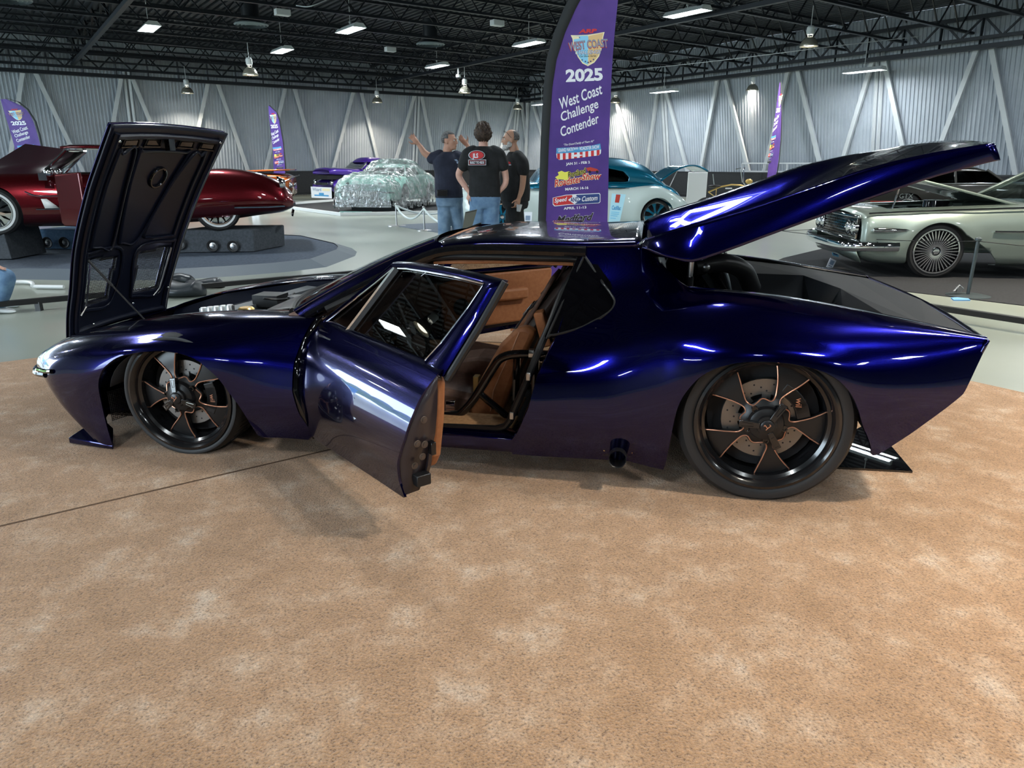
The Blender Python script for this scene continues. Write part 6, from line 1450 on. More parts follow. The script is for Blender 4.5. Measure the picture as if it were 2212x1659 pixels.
# open door edge-on, side cove insert, spears
m = MB(); m.prism([(0, .16), (.05, .12), (.40, .12), (.44, .5), (.44, .86), (.02, .82)], lambda x, z: (1.78+x*.85, -.97-x*.62, z), lambda x, z: (1.81+x*.85, -.91-x*.62, z)); m.build('door', P_red, rt_, smooth=False, bevel=.015)
m = MB(); m.tube(curve([(XF+.45, -.945, .60), (XF+.62, -.955, .54), (2.0, -.955, .545)], 5), .010, 6); m.tube([(XF+.55, -.96, .36), (1.95, -.96, .36)], .010, 6); m.tube([(XB+.25, -.99, .34), (XB+.75, -.97, .34), (XB+.98, -.90, .345)], .016, 8)
m.tube([(XB+1.14, -.62, .36), (XB+1.17, -.2, .35), (XB+1.17, .2, .35), (XB+1.14, .62, .36)], .018, 8); m.build('chrome_spears', MT['chrome'], rt_)
m = MB(); m.add([(XF+.63, -.955, .50), (XF+.70, -.955, .50), (XF+.84, -.955, .37), (XF+.66, -.955, .37)], [(0, 1, 2, 3)]); m.build('fender_badge', MT['white'], rt_, solid=.01)
m = MB()
for s in (1, -1): m.lathe([(0, .05), (.05, .04), (.075, 0), (.09, -.04)], 18, Matrix.Translation((XB+.98, s*.72, .68)) @ Matrix.Rotation(pi/2, 4, 'Y')); m.lathe([(0, .0), (.08, -.01), (.09, -.05)], 18, Matrix.Translation((XB+.70, s*.45, .80)))
m.build('tail_lamps', MT['chrome'], rt_)
m = MB(); m.box((XB+1.02, -.05, .56), (.04, .30, .15), Matrix.Rotation(radians(-35), 3, 'Y')); m.build('plate_frame', MT['chrome'], rt_, bevel=.01)
m = MB(); m.add([(XB+1.13, -.55, .26), (XB+1.13, -.15, .26), (XB+1.10, -.15, .16), (XB+1.10, -.55, .16)], [(0, 1, 2, 3)]); m.build('exhaust_surround', MT['black_gloss'], rt_, solid=.02)
def rlid(u, v):
    p0 = Vector((1.35, -.70+1.4*v, .82)); d = Vector((-.72, 0, .69)).normalized(); return p0+Vector((-1.15, 0, 0))*0+d*(1.15*u)*Vector((1, 1, 1)).x if False else p0+d*1.10*u
m = MB(); m.grid(rlid, 10, 10); m.build('front_lid', node_mat('dark_maroon_underside', (.025, .010, .014), .35, coat=.5), rt_, solid=.03) if False else None
for x in (XF, XB):
    for s in (1, -1): cwheel(rt_, x, s*(HWr-.06), .33 if x == XF else .31, .33, .23, 12, MT['chrome'], MT['chrome'], -1 if s < 0 else 1, white=.03)
# its lid: placed from the photograph on the car's centre plane
lp = [on_plane(px, py, org, rs) for px, py in ((0, 352), (55, 312), (185, 323), (88, 392), (0, 392))]
lc = [Vector(p) for p in lp]
inv = (Matrix.Translation((org.x, org.y, .43)) @ Matrix.Rotation(rt_.rotation_euler[2], 4, 'Z')).inverted()
near, farv = -rs*.72, rs*.72
def RL(px, py, k): return inv @ (on_plane(px, py, org+rs*k, rs))
m = MB(); A = [RL(-75, 392, -.62), RL(90, 392, -.62), RL(184, 330, .55), RL(55, 313, .55)]
m.add(A, [(0, 1, 2, 3)]); m.build('front_lid', node_mat('dark_maroon_underside', (.022, .008, .012), .3, coat=.5), rt_, solid=.035, bevel=.02)
# ---------------------------------------------------------------- orange car behind it
P_or = paint('copper_orange_lacquer', (.42, .10, .02), .3, .8)
oo = gp(585, 452); ot = frame_thing('orange_car', 'copper orange show car mostly hidden behind the red roadster tail', 'car', Vector((oo.x-4.6, oo.y+1.1, 0)), (-1, -.12, 0))
st = [(.05, .80, .40, .82), (.4, .93, .25, .95), (2.0, .95, .20, 1.02), (3.6, .95, .22, 1.06), (4.6, .93, .28, 1.04), (4.9, .86, .40, .96)]
vs, fs = loft(st, [(1.0, .34, .38), (3.9, .34, .38)], nx=8); m = MB(); m.add(vs, fs); caps(m, st); m.build('body', P_or, ot, angle=50)
m = MB(); m.grid(lambda u, v: Vector((3.2+1.75*u, -.8+1.6*v, 1.16+.05*u)), 4, 4); m.build('rear_lid', P_or, ot, solid=.05, bevel=.01)
m = MB(); m.tube([(3.0, -.95, 1.02), (4.9, -.95, 1.0)], .012, 6); m.tube([(4.7, -.9, .80), (5.3, -.9, 1.05)], .02, 6); m.ball((4.92, -.6, .72), .10); m.ball((4.92, .2, .72), .08); m.build('brightwork', MT['chrome'], ot)
for x in (1.0, 3.9):
    for s in (1, -1): cwheel(ot, x, s*.9, .34, .34, .24, 8, MT['chrome'], MT['chrome'], -1 if s < 0 else 1)
# ---------------------------------------------------------------- purple pickup
P_prp = paint('purple_lacquer', (.075, .025, .33), .4, .35)
po = gp(700, 431); pf = Vector((-.69, -.72, 0)); pt = frame_thing('purple_truck', 'bright purple vintage pickup truck with hood cracked open at the fence', 'truck', po, pf)
st = [(.0, .80, .40, .62), (.2, .88, .26, .72), (.75, .92, .20, .86), (1.4, .92, .20, .84), (2.4, .88, .20, .80), (4.6, .88, .22, .80)]
vs, fs = loft(st, [(.80, .34, .40), (3.7, .34, .40)], nx=8); m = MB(); m.add(vs, fs); caps(m, st); m.build('body', P_prp, pt, angle=50)
hd_ = [(-.05, .62, 1.0, 1.13), (.1, .66, .98, 1.20), (.6, .68, .96, 1.20), (1.4, .70, .96, 1.16)]
vs, fs = loft(hd_, nx=6); m = MB(); m.add(vs, fs); caps(m, hd_); m.build('hood', P_prp, pt, angle=50)
cb = [(1.35, .74, .80, 1.15), (1.5, .76, .80, 1.22), (1.95, .74, .80, 1.56), (2.3, .72, .80, 1.60), (2.75, .70, .80, 1.56), (2.95, .66, .80, 1.30)]
wn = [[(1.62, 1.18), (1.92, 1.44), (2.62, 1.46), (2.66, 1.18)]]
vs, fs = loft(cb, nx=8, nr=5, sec=TS, cut=lambda v: min(sd_poly(wn[0], v.x, v.z) if abs(v.y) > .5 else 1, max(abs(v.y)-.58, v.z-1.47, 1.20-v.z, v.x-2.1))); m = MB(); m.add(vs, fs); m.build('cab', P_prp, pt, angle=50, solid=.02)
m = MB(); m.add([(1.45, -.62, 1.18), (1.45, .62, 1.18), (1.86, .58, 1.50), (1.86, -.58, 1.50)], [(0, 1, 2, 3)]); m.add([(1.6, -.70, 1.16), (2.7, -.70, 1.16), (2.62, -.62, 1.48), (1.9, -.62, 1.48)], [(0, 1, 2, 3)]); m.build('cab_glass', MT['glass'], pt, smooth=False)
m = MB()
for y in (-.62, .62): m.lathe([(0, .03), (.07, .02), (.10, 0), (.11, -.05)], 18, Matrix.Translation((-.0, y, .68)) @ Matrix.Rotation(-pi/2, 4, 'Y'))
m.box((-.03, 0, .62), (.05, .9, .10)); m.ball((1.35, -.98, 1.12), (.04, .08, .10)); m.bar((1.4, -.76, 1.0), (1.35, -.96, 1.1), .02); m.build('brightwork', MT['chrome'], pt)
m = MB(); m.box((.2, 0, .88), (.7, 1.2, .16)); m.build('engine_gap', MT['black_matte'], pt)
for x in (.80, 3.7):
    for s in (1, -1): cwheel(pt, x, s*.84, .34, .34, .24, 5, MT['chrome'], MT['chrome'], -1 if s < 0 else 1)
placard('show_board', 'white show board picturing a purple truck, before the purple pickup', [(671, 403), (716, 405), (717, 429), (673, 427)], 28.6, IN['white'], [('Wizard', .08, .1, .5, .38, 'steel'), (None, .55, .12, .92, .34, 'cream'), (None, .15, .70, .85, .82, 'blue'), (None, .38, .52, .62, .72, 'blue')])
# ---------------------------------------------------------------- car under clear plastic
P_mint = paint('mint_lacquer', (.34, .62, .54), .4, .1)
fo = gp(788, 461); cf = Vector((cos(radians(258)), sin(radians(258)), 0)); ct = frame_thing('mint_car', 'mint green vintage sports car under a clear plastic sheet on the black mat', 'car', fo, cf, .18)
st = [(.0, .72, .26, .60), (.15, .86, .18, .74), (.7, .92, .14, .86), (1.6, .90, .12, .84), (2.6, .90, .12, .84), (3.5, .92, .14, .86), (4.2, .86, .20, .74), (4.45, .70, .28, .60)]
vs, fs = loft(st, [(.95, .30, .36), (3.4, .30, .36)], nx=8, flare=[(.95, .30, .40, .04)]); m = MB(); m.add(vs, fs); caps(m, st); m.build('body', P_mint, ct, angle=50)
cabin(ct, (1.75, 3.3), (2.2, 2.85), P_mint, MT['glass'], .84, 1.22, .66, .50, [(0, .04), (1, .08)])
m = MB()
for i in range(13): m.box((-.02, -.42+.84*i/12, .37), (.04, .035, .17))
m.tube([(-.03, -.5, .46), (-.03, .5, .46)], .02, 8); m.tube([(-.03, -.46, .27), (-.03, .46, .27)], .02, 8)
for s in (1, -1):
    m.tube(curve([(-.02, s*.50, .44), (-.01, s*.7, .42), (.16, s*.90, .42)], 4), .03, 8)
    for q in (.50, .70): m.lathe([(0, .03), (.06, .02), (.085, 0), (.09, -.05)], 16, Matrix.Translation((.03+.06*(q > .6), s*q, .62)) @ Matrix.Rotation(-pi/2, 4, 'Y'))
m.build('grille_and_lamps', MT['chrome'], ct)
m = MB(); m.box((-.0, 0, .37), (.02, .9, .2)); m.build('grille_back', MT['black_gloss'], ct)
for x in (.95, 3.4):
    for s in (1, -1): cwheel(ct, x, s*.86, .30, .31, .2, 8, MT['steel'], MT['chrome'], -1 if s < 0 else 1)
m = MB()
for x in (.95, 3.4): m.box((x, 0, -.08), (.4, 1.5, .16))
m.build('stand', MT['black_matte'], ct)
PL_ = clear_film('clear_plastic_sheet', (.93, .97, .96), .18, .18, 1.0, 6, .16)
sh = [(-.10, .86, -.02, .62), (.05, .97, -.05, .80), (.6, 1.0, -.08, .93), (1.5, .98, -.06, .95), (1.95, .96, -.08, 1.14), (2.3, .95, -.06, 1.30), (2.8, .95, -.06, 1.28), (3.3, .97, -.07, 1.05), (3.9, 1.0, -.06, .92), (4.45, .92, -.04, .78), (4.6, .80, .0, .55)]
SS = [(1.02, 0), (1.03, .12), (1.0, .35), (.97, .60), (.90, .80), (.74, .93), (.50, 1.0), (.25, 1.01), (0, 1.01)]
vs, fs = loft(sh, nx=14, nr=8, sec=SS, crown=.02)
random.seed(3); ph = [random.uniform(0, 6) for _ in range(8)]
for v in vs:
    s = v.z; k = .018*(sin(v.x*17+s*9+ph[0])+sin(v.y*23+v.x*7+ph[1])+.7*sin(v.x*41+s*31+ph[2])); hem = max(0, .25-s)
    v.y *= 1+.04*hem*sin(v.x*22+ph[3])*4; v.x += .03*hem*sin(v.y*20)*4; v.z += k*.7+(.05*sin(v.x*13+v.y*11) if s < .05 else 0); v.y += k*(1 if v.y > 0 else -1)*.6
m = MB(); m.add(vs, fs); caps(m, [sh[0]], SS, ends=(0,), crown=.02); o = m.build('plastic_sheet', PL_, angle=80); o.matrix_world = Matrix.Translation((fo.x, fo.y, .20)) @ Matrix.Rotation(ct.rotation_euler[2], 4, 'Z')
setp(o, 'crumpled clear plastic sheet draped over the mint green car', 'plastic cover')
placard('floor_sign', 'flat mint green panel on the mat in front of the plastic wrapped car', [(735, 456), (804, 457), (798, 463), (727, 462)], 21.0, P_mint, [(None, .15, .3, .4, .7, 'white')])
# ---------------------------------------------------------------- bicycle
GOLD = node_mat('gold_frame', (.62, .42, .14), .3, .6)
bd = 18.0
def bq(px, py, d=0): return at_depth(px, py, bd+d)
b0 = bq(1570, 430); bk = thing('bicycle', 'gold framed cruiser bicycle with chrome ape bars before the right fence', 'bicycle', (b0.x, b0.y, 0)); o_ = Vector(bk.location)
def bt_(name, pts, r, mat, n=8):
    m = MB(); m.tube([bq(*p)-o_ for p in pts], r, n); return m.build(name, mat, bk)
bt_('frame', [(1530, 415), (1555, 404), (1580, 399), (1600, 400), (1612, 404)], .018, GOLD); bt_('frame', [(1612, 408), (1595, 412), (1570, 432), (1546, 424)], .016, GOLD); bt_('frame', [(1530, 415), (1546, 426), (1548, 402)], .014, GOLD)
bt_('chain_stay', [(1546, 424), (1527, 428)], .012, MT['chrome']); bt_('fork', [(1606, 394), (1616, 408), (1626, 432)], .016, MT['chrome'])
bt_('handlebar', [(1589, 366), (1600, 363), (1602, 380), (1604, 394)], .012, MT['chrome']); bt_('handlebar', [(1609, 362), (1607, 366), (1606, 378), (1606, 394)], .012, MT['chrome']); bt_('seat_post', [(1540, 376), (1543, 404)], .010, MT['chrome'])
m = MB(); m.ball(bq(1543, 402)-o_, (.16, .07, .035)); m.build('saddle', MT['black_satin'], bk)
m = MB(); m.ball(bq(1618, 392)-o_, (.09, .05, .06)); m.build('headlight', GOLD, bk)
m = MB(); m.box(bq(1574, 407)-o_, (.16, .04, .03)); m.build('tank_badge', MT['white'], bk, bevel=.01)
for px in (1527, 1627):
    c = bq(px, 432)-o_; c.z = .31; m = MB(); m.tube([c+Vector((.29*cos(2*pi*i/36), 0, .29*sin(2*pi*i/36))) for i in range(36)], .022, 8, closed=True); wv = m.build('wheel', MT['rubber'], bk)
    m = MB()
    for i in range(20): a = 2*pi*i/20; m.tube([c, c+Vector((.28*cos(a), 0, .28*sin(a)))], .002, 4)
    m.build('spokes', MT['chrome'], wv)
m = MB(); p = bq(1497, 372, 1.2); q = bq(1517, 395, 1.2); m.box(((p.x+q.x)/2, p.y, (p.z)/2), (.5, .05, p.z)); setp(m.build('presentation_board', MT['white'], bevel=.01), 'white panel standing behind the open trunk of the teal sedan', 'panel')
# ================================================================== PEOPLE
def skin_mat(name, c): m, _ = noise_col(node_mat(name, c, .5), tuple(x*.9 for x in c), c, 30, .1, 120, dist=.002); return m
SK1 = skin_mat('skin_warm', (.50, .27, .19)); SK2 = skin_mat('skin_fair', (.62, .36, .28)); SK3 = skin_mat('skin_tan', (.48, .27, .18))
JEAN, _ = noise_col(node_mat('blue_denim', (.12, .22, .36), .85), (.09, .17, .30), (.17, .29, .44), 9, .4, 200, dist=.004)
JEAN2, _ = noise_col(node_mat('faded_denim', (.16, .26, .38), .85), (.12, .20, .31), (.22, .33, .46), 9, .4, 200, dist=.004)
BLK, _ = noise_col(node_mat('black_cotton', (.01, .011, .012), .85), (.007, .008, .009), (.016, .018, .02), 8, .3, 60, dist=.01)
NVY, _ = noise_col(node_mat('navy_cotton', (.016, .02, .04), .85), (.013, .016, .032), (.022, .027, .05), 8, .3, 60, dist=.01)
def mesh_union(m, name, mat, par, voxel=.010, smooth_it=6, extra=None):
    o = m.build(name, mat, par, weld=True, angle=180)
    r = o.modifiers.new('r', 'REMESH'); r.mode = 'VOXEL'; r.voxel_size = voxel; r.use_smooth_shade = True
    s = o.modifiers.new('s', 'SMOOTH'); s.iterations = smooth_it; s.factor = .5
    return o
def limb(m, pts, rs, n=14, sub_=5):
    P = curve(pts, sub_); k = len(pts)-1; R = []
    for i in range(len(P)): t = i/sub_; j = min(int(t), k-1); R.append(rs[j]+(rs[j+1]-rs[j])*(t-j))
    m.tube(P, R, n); m.ball(P[0], R[0]*.98, 12, 8); m.ball(P[-1], R[-1]*.98, 12, 8)
def trunk(m, secs, side, n=20):
    """secs: (centre, half width, half depth); side = unit vector to the body's side"""
    fw = Vector((-side.y, side.x, 0)); C_ = curve([s[0] for s in secs], 4); W_ = []; D_ = []
    for i in range(len(C_)):
        t = i/4; j = min(int(t), len(secs)-2); W_.append(secs[j][1]+(secs[j+1][1]-secs[j][1])*(t-j)); D_.append(secs[j][2]+(secs[j+1][2]-secs[j][2])*(t-j))
    vs = []
    for c, a, b in zip(C_, W_, D_):
        for k in range(n): an = 2*pi*k/n; ca, sa = cos(an), sin(an); vs.append(c+side*(a*abs(ca)**.85*(1 if ca > 0 else -1))+fw*(b*abs(sa)**.85*(1 if sa > 0 else -1)))
    N_ = len(C_); m.add(vs, [(i*n+k, i*n+(k+1) % n, (i+1)*n+(k+1) % n, (i+1)*n+k) for i in range(N_-1) for k in range(n)]+[tuple(range(n-1, -1, -1)), tuple((N_-1)*n+k for k in range(n))])
def hand(m, wrist, palm_dir, palm_n, size=1.0, curl=.25, spread=.14, right=1, curls=None):
    """palm_dir: wrist -> knuckles; palm_n: out of the palm; fingers curl towards palm_n"""
    d = palm_dir.normalized(); n_ = (palm_n-d*palm_n.dot(d)).normalized(); s = d.cross(n_)*right
    k = wrist+d*.085*size
    m.tube([wrist-d*.01, wrist+d*.03*size, k], [.024*size, .034*size, .036*size], 12, sx=1.0)
    for q in (-.026, -.009, .009, .026): m.tube([wrist+d*.015+s*q*.6*size, k+s*q*size], [.013*size, .012*size], 8); m.ball(k+s*q*size, .0115*size, 8, 6)
    for i, (q, L) in enumerate(((-.028, .072), (-.0095, .083), (.0095, .077), (.028, .060))):
        c = curl*(1+.15*i) if curls is None else curls[i]; a = spread*(i-1.5)
        p = k+s*q*size; dd = (d*cos(a)+s*sin(a)); pts = [p]; ang = c*.6
        for seg in (.42, .33, .25): v = dd*cos(ang)+n_*sin(ang); p = p+v*L*seg*size; pts.append(p); ang += c
        m.tube(pts, [.0092*size, .0085*size, .0078*size, .0062*size], 8); m.ball(pts[-1], .0062*size, 8, 6)
    b = wrist+d*.025*size-s*.028*size; t1 = b+(d*.45-s*.75+n_*.3).normalized()*.042*size; t2 = t1+(d*.75-s*.35+n_*.35).normalized()*.030*size; t3 = t2+(d*.9-s*.1+n_*.3).normalized()*.022*size
    m.tube([b, t1, t2, t3], [.015*size, .012*size, .010*size, .0075*size], 8); m.ball(t3, .0075*size, 8, 6)
def head(body, par, c, face, tilt=0.0, s=1.0, hair=None, hair_fn=None, beard=None, glasses=False, skin=None):
    """c: centre of the skull; face: horizontal unit vector the face points to; adds flesh to body, returns parts"""
    f = face.normalized(); l = Vector((-f.y, f.x, 0)); M_ = Matrix((l, -f, Vector((0, 0, 1)))).transposed()   # local x side, -y face, z up
    R_ = Matrix.Rotation(tilt, 3, 'X'); T = lambda x, y, z: c+M_ @ (R_ @ Vector((x*s, y*s, z*s)))
    def B(x, y, z, rx, ry, rz, m=body, nu=20, nv=14): m.add([T(x+rx*cos(2*pi*i/nu)*cos(pi*(j/nv-.5)), y+ry*sin(2*pi*i/nu)*cos(pi*(j/nv-.5)), z+rz*sin(pi*(j/nv-.5))) for i in range(nu) for j in range(nv+1)], [(i*(nv+1)+j, ((i+1) % nu)*(nv+1)+j, ((i+1) % nu)*(nv+1)+j+1, i*(nv+1)+j+1) for i in range(nu) for j in range(nv)])
    B(0, .012, .035, .074, .094, .088); B(0, -.025, -.020, .063, .070, .080); B(0, -.045, -.075, .046, .045, .040); B(0, -.078, -.095, .020, .016, .016)   # skull, face, jaw, chin
    B(0, -.092, .028, .045, .012, .010); B(0, -.100, -.010, .011, .018, .030); B(0, -.112, -.028, .013, .013, .011)                                       # brow, nose
    B(0, -.088, -.058, .024, .012, .007); B(0, -.088, -.068, .021, .012, .007); B(.040, -.062, -.015, .022, .024, .018); B(-.040, -.062, -.015, .022, .024, .018)
    for q in (1, -1): B(q*.076, .010, -.005, .010, .020, .032); B(q*.078, .004, -.030, .008, .010, .012)
    m = MB()
    for q in (1, -1): B(q*.030, -.082, .008, .013, .011, .009, m, 12, 8)
    m.build('eyes', node_mat('eye_white', (.6, .58, .55), .3), par)
    m = MB()
    for q in (1, -1): B(q*.030, -.0925, .008, .0055, .0025, .0055, m, 10, 6)
    m.build('irises', MT['black_gloss'], par)
    m = MB()
    for q in (1, -1): m.tube([T(q*.048, -.090, .026), T(q*.030, -.101, .030), T(q*.012, -.100, .026)], [.003, .0045, .003], 6)
    m.build('eyebrows', hair, par)
    m = MB(); m.tube([T(-.020, -.095, -.063), T(0, -.101, -.062), T(.020, -.095, -.063)], .0022, 6); m.build('mouth_line', node_mat('lip', (.28, .10, .08), .5), par)
    if hair_fn:
        m = MB(); nu, nv = 48, 30; vs = []
        for i in range(nu):
            for j in range(nv+1):
                a = 2*pi*i/nu; b = pi*(j/nv)-pi/2; x, y, z = cos(a)*cos(b), sin(a)*cos(b), sin(b)
                g = hair_fn(x, y, z, a, b); vs.append(T(x*(.079+g), .014+y*(.099+g), .034+z*(.093+g)))
        m.add(vs, [(i*(nv+1)+j, ((i+1) % nu)*(nv+1)+j, ((i+1) % nu)*(nv+1)+j+1, i*(nv+1)+j+1) for i in range(nu) for j in range(nv)]); m.build('hair', hair, par, angle=180)
    if beard:
        m = MB(); B(0, -.052, -.085, .050, .048, .045, m); B(0, -.085, -.100, .028, .022, .035, m); B(0, -.100, -.048, .030, .010, .008, m)
        for q in (1, -1): B(q*.058, -.020, -.055, .016, .034, .040, m)
        o = mesh_union(m, 'beard', beard, par, .007, 2)
    if glasses:
        m = MB(); m.tube([T(-.082, .0, .02), T(-.078, -.06, .085), T(-.03, -.085, .105), T(.03, -.085, .105), T(.078, -.06, .085), T(.082, .0, .02)], .003, 6); m.build('glasses', MT['black_satin'], par)
    return T
def vx(px, py, Y): return at_depth(px, py, Y)
def person(name_label, foot): return thing('person', name_label, 'person', foot)
def rel(o, *vs): return [v-o for v in vs]
HR_GREY, _ = noise_col(node_mat('grey_hair', (.10, .10, .10), .7), (.05, .05, .052), (.16, .16, .16), 60, .6, 150, dist=.006)
HR_BRN, _ = noise_col(node_mat('brown_hair', (.05, .03, .02), .6), (.022, .014, .010), (.085, .055, .038), 45, .8, 120, dist=.01)
HR_WHT, _ = noise_col(node_mat('white_beard', (.5, .5, .48), .8), (.35, .35, .34), (.62, .62, .6), 60, .6, 150, dist=.006)
def shoe(par, ankle, d, mat):
    m = MB(); d = d.normalized(); l = Vector((-d.y, d.x, 0)); z0 = -ankle.z
    def F(u, v):
        x = -.09+.30*u; wv = .030+.022*sin(pi*min(1, u*1.1))**.6; h = lin([0, .35, .6, 1], [.11, .10, .06, .035], u); a = 2*pi*v
        e = min(1, 6*min(u, 1-u)+.02)**.5; zz = max(0.004, h*.5+h*.5*sin(a)*e); return Vector((ankle.x, ankle.y, 0))+d*x+l*(wv*cos(a)*e)+Vector((0, 0, zz))
    m.grid(F, 18, 16); m.build('shoe', mat, par, angle=60)
# ---------- the middle man, seen from behind, hands in his jeans' pockets
Y2 = 9.2; ft = Vector((vx(1046, 420, Y2).x, Y2, 0)); pm = person('man seen from behind, wavy brown hair, black t-shirt with red logo, blue jeans', ft)
q = lambda px, py, dy=0.0: vx(px, py, Y2+dy)-ft
side = Vector((1, 0, 0)); body = MB()
T2 = head(body, pm, q(1044, 290)+Vector((0, 0, -.005)), Vector((.10, 1, 0)), hair=HR_BRN, s=1.04, hair_fn=lambda x, y, z, a, b: (.010+.008*sin(9*a+5*b)+.006*sin(17*a-9*b)+(.006 if y > 0 else 0)+ (.010 if z < 0 else 0)) if (z > -.95 and (y > -.35 or z > .45)) else -.03)
body.tube([q(1044, 322), q(1044, 306), q(1044, 298)], [.062, .056, .05], 14)
trunk(body, [(q(1046, 425), .15, .10), (q(1045, 380), .15, .10), (q(1045, 340), .18, .10), (q(1044, 322), .12, .07)], side)
for sx, ps in ((-1, [(1013, 331), (1002, 355), (991, 378), (1003, 400), (1016, 417)]), (1, [(1076, 331), (1086, 355), (1092, 380), (1091, 398), (1078, 414)])):
    limb(body, [q(*ps[0]), q(*ps[1], .0), q(*ps[2], .02), q(*ps[3], .0), q(*ps[4], -.02)], [.055, .048, .042, .037, .027])
    w_ = q(*ps[4], -.02); hand(body, w_, Vector((-sx*-.25 if sx < 0 else -.45, .1, -.85)), Vector((-sx, 0, .0)), 1.0, .35, right=sx)
for sx, yk, ya in ((-1, .03, .06), (1, 0, -.02)): limb(body, [Vector((sx*.08, 0, .90)), Vector((sx*.11, yk, .50)), Vector((sx*.125, ya, .12))], [.075, .05, .035])
mesh_union(body, 'body', SK2, pm)
m = MB(); trunk(m, [(q(1047, 426), .205, .135), (q(1047, 405), .200, .135), (q(1046, 375), .185, .13), (q(1045, 345), .225, .125), (q(1044.5, 328), .200, .105), (q(1044, 316), .080, .075)], side)
limb(m, [q(1022, 326), q(1010, 334), q(1003, 352), q(1001, 358)], [.07, .078, .075, .074]); limb(m, [q(1066, 326), q(1078, 334), q(1085, 352), q(1087, 358)], [.07, .078, .075, .074])
sh_ = mesh_union(m, 't_shirt', BLK, pm, .010, 4)
m = MB(); trunk(m, [(q(1047, 412), .185, .125), (q(1047, 428), .200, .135), (q(1047, 442), .195, .13), (q(1047, 450), .17, .11)], side)
limb(m, [q(1034, 440), Vector((-.12, .03, .52)), Vector((-.13, .06, .05))], [.115, .085, .075]); limb(m, [q(1060, 440), Vector((.10, 0, .52)), Vector((.12, -.02, .05))], [.115, .085, .075]); mesh_union(m, 'jeans', JEAN, pm, .012, 3)
for sx, yy in ((-1, .06), (1, -.02)): shoe(pm, Vector((sx*.13, yy, .09)), Vector((sx*.2, 1, 0)), MT['white'])
# print on the back of the shirt
def onback(px, py): v = q(px, py); u = (v.x-q(1045, 340).x)/.22; v.y = -.165+.06*u*u; return v
def badd(m, pts, fs): m.add([onback(*p) for p in pts], fs)
def ell(cx, cy, rx, ry, n=28): return [(cx+rx*cos(2*pi*i/n), cy+ry*sin(2*pi*i/n)) for i in range(n)]
for rr, mt in ((1.0, 'white'), (.92, 'black'), (.84, 'red')):
    m = MB(); badd(m, [(x, y+(1-rr)*0) for x, y in ell(1031, 335.5, 17.8*rr, 10.2*rr)], [tuple(range(28))]); m.v = [(a, b-.003*(1-rr)*20, c) for a, b, c in m.v]; m.build('logo_oval', IN[mt], sh_, smooth=False, weld=False)
m = MB(); vs, fs = txt('JLS', bold=.03); badd(m, [(1023+v.x/1.7*16, 341-v.y*13) for v in vs], fs); m.v = [(a, b-.012, c) for a, b, c in m.v]; m.build('logo_letters', IN['white'], sh_, smooth=False, weld=False)
for o2, c2, z2 in ((0, 'white', .0), (1.0, 'black', .003), (1.9, 'red', .005), (2.6, 'black', .007)):
    m = MB(); badd(m, [(1013+o2, 345+o2), (1051-o2, 345+o2), (1051-o2, 357-o2), (1013+o2, 357-o2)], [(0, 1, 2, 3)]); m.v = [(a, b-z2, c) for a, b, c in m.v]; m.build('logo_box', IN[c2], sh_, smooth=False, weld=False)
m = MB(); vs, fs = txt('BUILT TO RIDE', bold=.03); x1 = max(v.x for v in vs); badd(m, [(1017+v.x/x1*30, 353.5-v.y*7) for v in vs], fs); m.v = [(a, b-.012, c) for a, b, c in m.v]; m.build('logo_words', IN['white'], sh_, smooth=False, weld=False)
# ---------- the pointing man at left, face to the right, arms raised
Y1 = 10.1; ft = Vector((vx(972, 420, Y1).x, Y1, 0)); pm = person('man with short grey hair in navy t-shirt and jeans raising both open hands', ft)
q = lambda px, py, dy=0.0: vx(px, py, Y1+dy)-ft
side = Vector((1, .25, 0)).normalized(); body = MB()
head(body, pm, q(971, 305), Vector((1, -.35, 0)), hair=HR_GREY, s=1.02, hair_fn=lambda x, y, z, a, b: (.004 if (z > .50 or (y > -.30 and z > -.05) or (y > .35 and z > -.62)) else -.03))
body.tube([q(967, 340), q(966, 325), q(968, 314)], [.064, .060, .055], 14)
trunk(body, [(q(969, 425), .16, .12), (q(968, 380), .16, .12), (q(966, 345), .18, .10), (q(967, 335), .12, .07)], side)
limb(body, [q(944, 336), q(930, 338), q(917, 330), q(909, 318), q(903, 310)], [.056, .052, .046, .036, .028]); hand(body, q(903, 310), Vector((-.75, 0, .85)), Vector((.2, -1, .1)), 1.08, .22, .20, right=1)
limb(body, [q(990, 340), q(1004, 343, .05), q(1014, 332, .15), q(1012, 320, .2), q(1009, 312, .22)], [.055, .050, .044, .036, .028]); hand(body, q(1009, 313, .22), Vector((-.75, .0, .75)), Vector((-.2, -.8, .5)), 1.05, .25, .10, right=-1)
for sx, yk, ya in ((-1, -.03, -.05), (1, .06, .08)): limb(body, [Vector((sx*.08, yk*.5, .90)), Vector((sx*.095, yk, .50)), Vector((sx*.105, ya, .10))], [.075, .05, .04])
mesh_union(body, 'body', SK1, pm)
m = MB(); trunk(m, [(q(970, 427), .195, .155), (q(969, 405), .190, .16), (q(967, 375), .180, .15), (q(967, 350), .205, .13), (q(967, 338), .165, .11), (q(967, 328), .080, .08)], side)
limb(m, [q(950, 335), q(940, 340), q(933, 342)], [.075, .080, .078]); limb(m, [q(985, 336), q(998, 343, .03), q(1003, 346, .05)], [.07, .078, .074])
sh_ = mesh_union(m, 't_shirt', NVY, pm, .010, 4)
m = MB(); trunk(m, [(q(971, 415), .180, .14), (q(971, 430), .190, .145), (q(971, 445), .18, .13)], side)
limb(m, [q(962, 440), Vector((-.09, -.03, .52)), Vector((-.10, -.05, .05))], [.112, .088, .078]); limb(m, [q(982, 440), Vector((.10, .06, .52)), Vector((.11, .08, .05))], [.112, .086, .076]); mesh_union(m, 'jeans', JEAN2, pm, .012, 3)
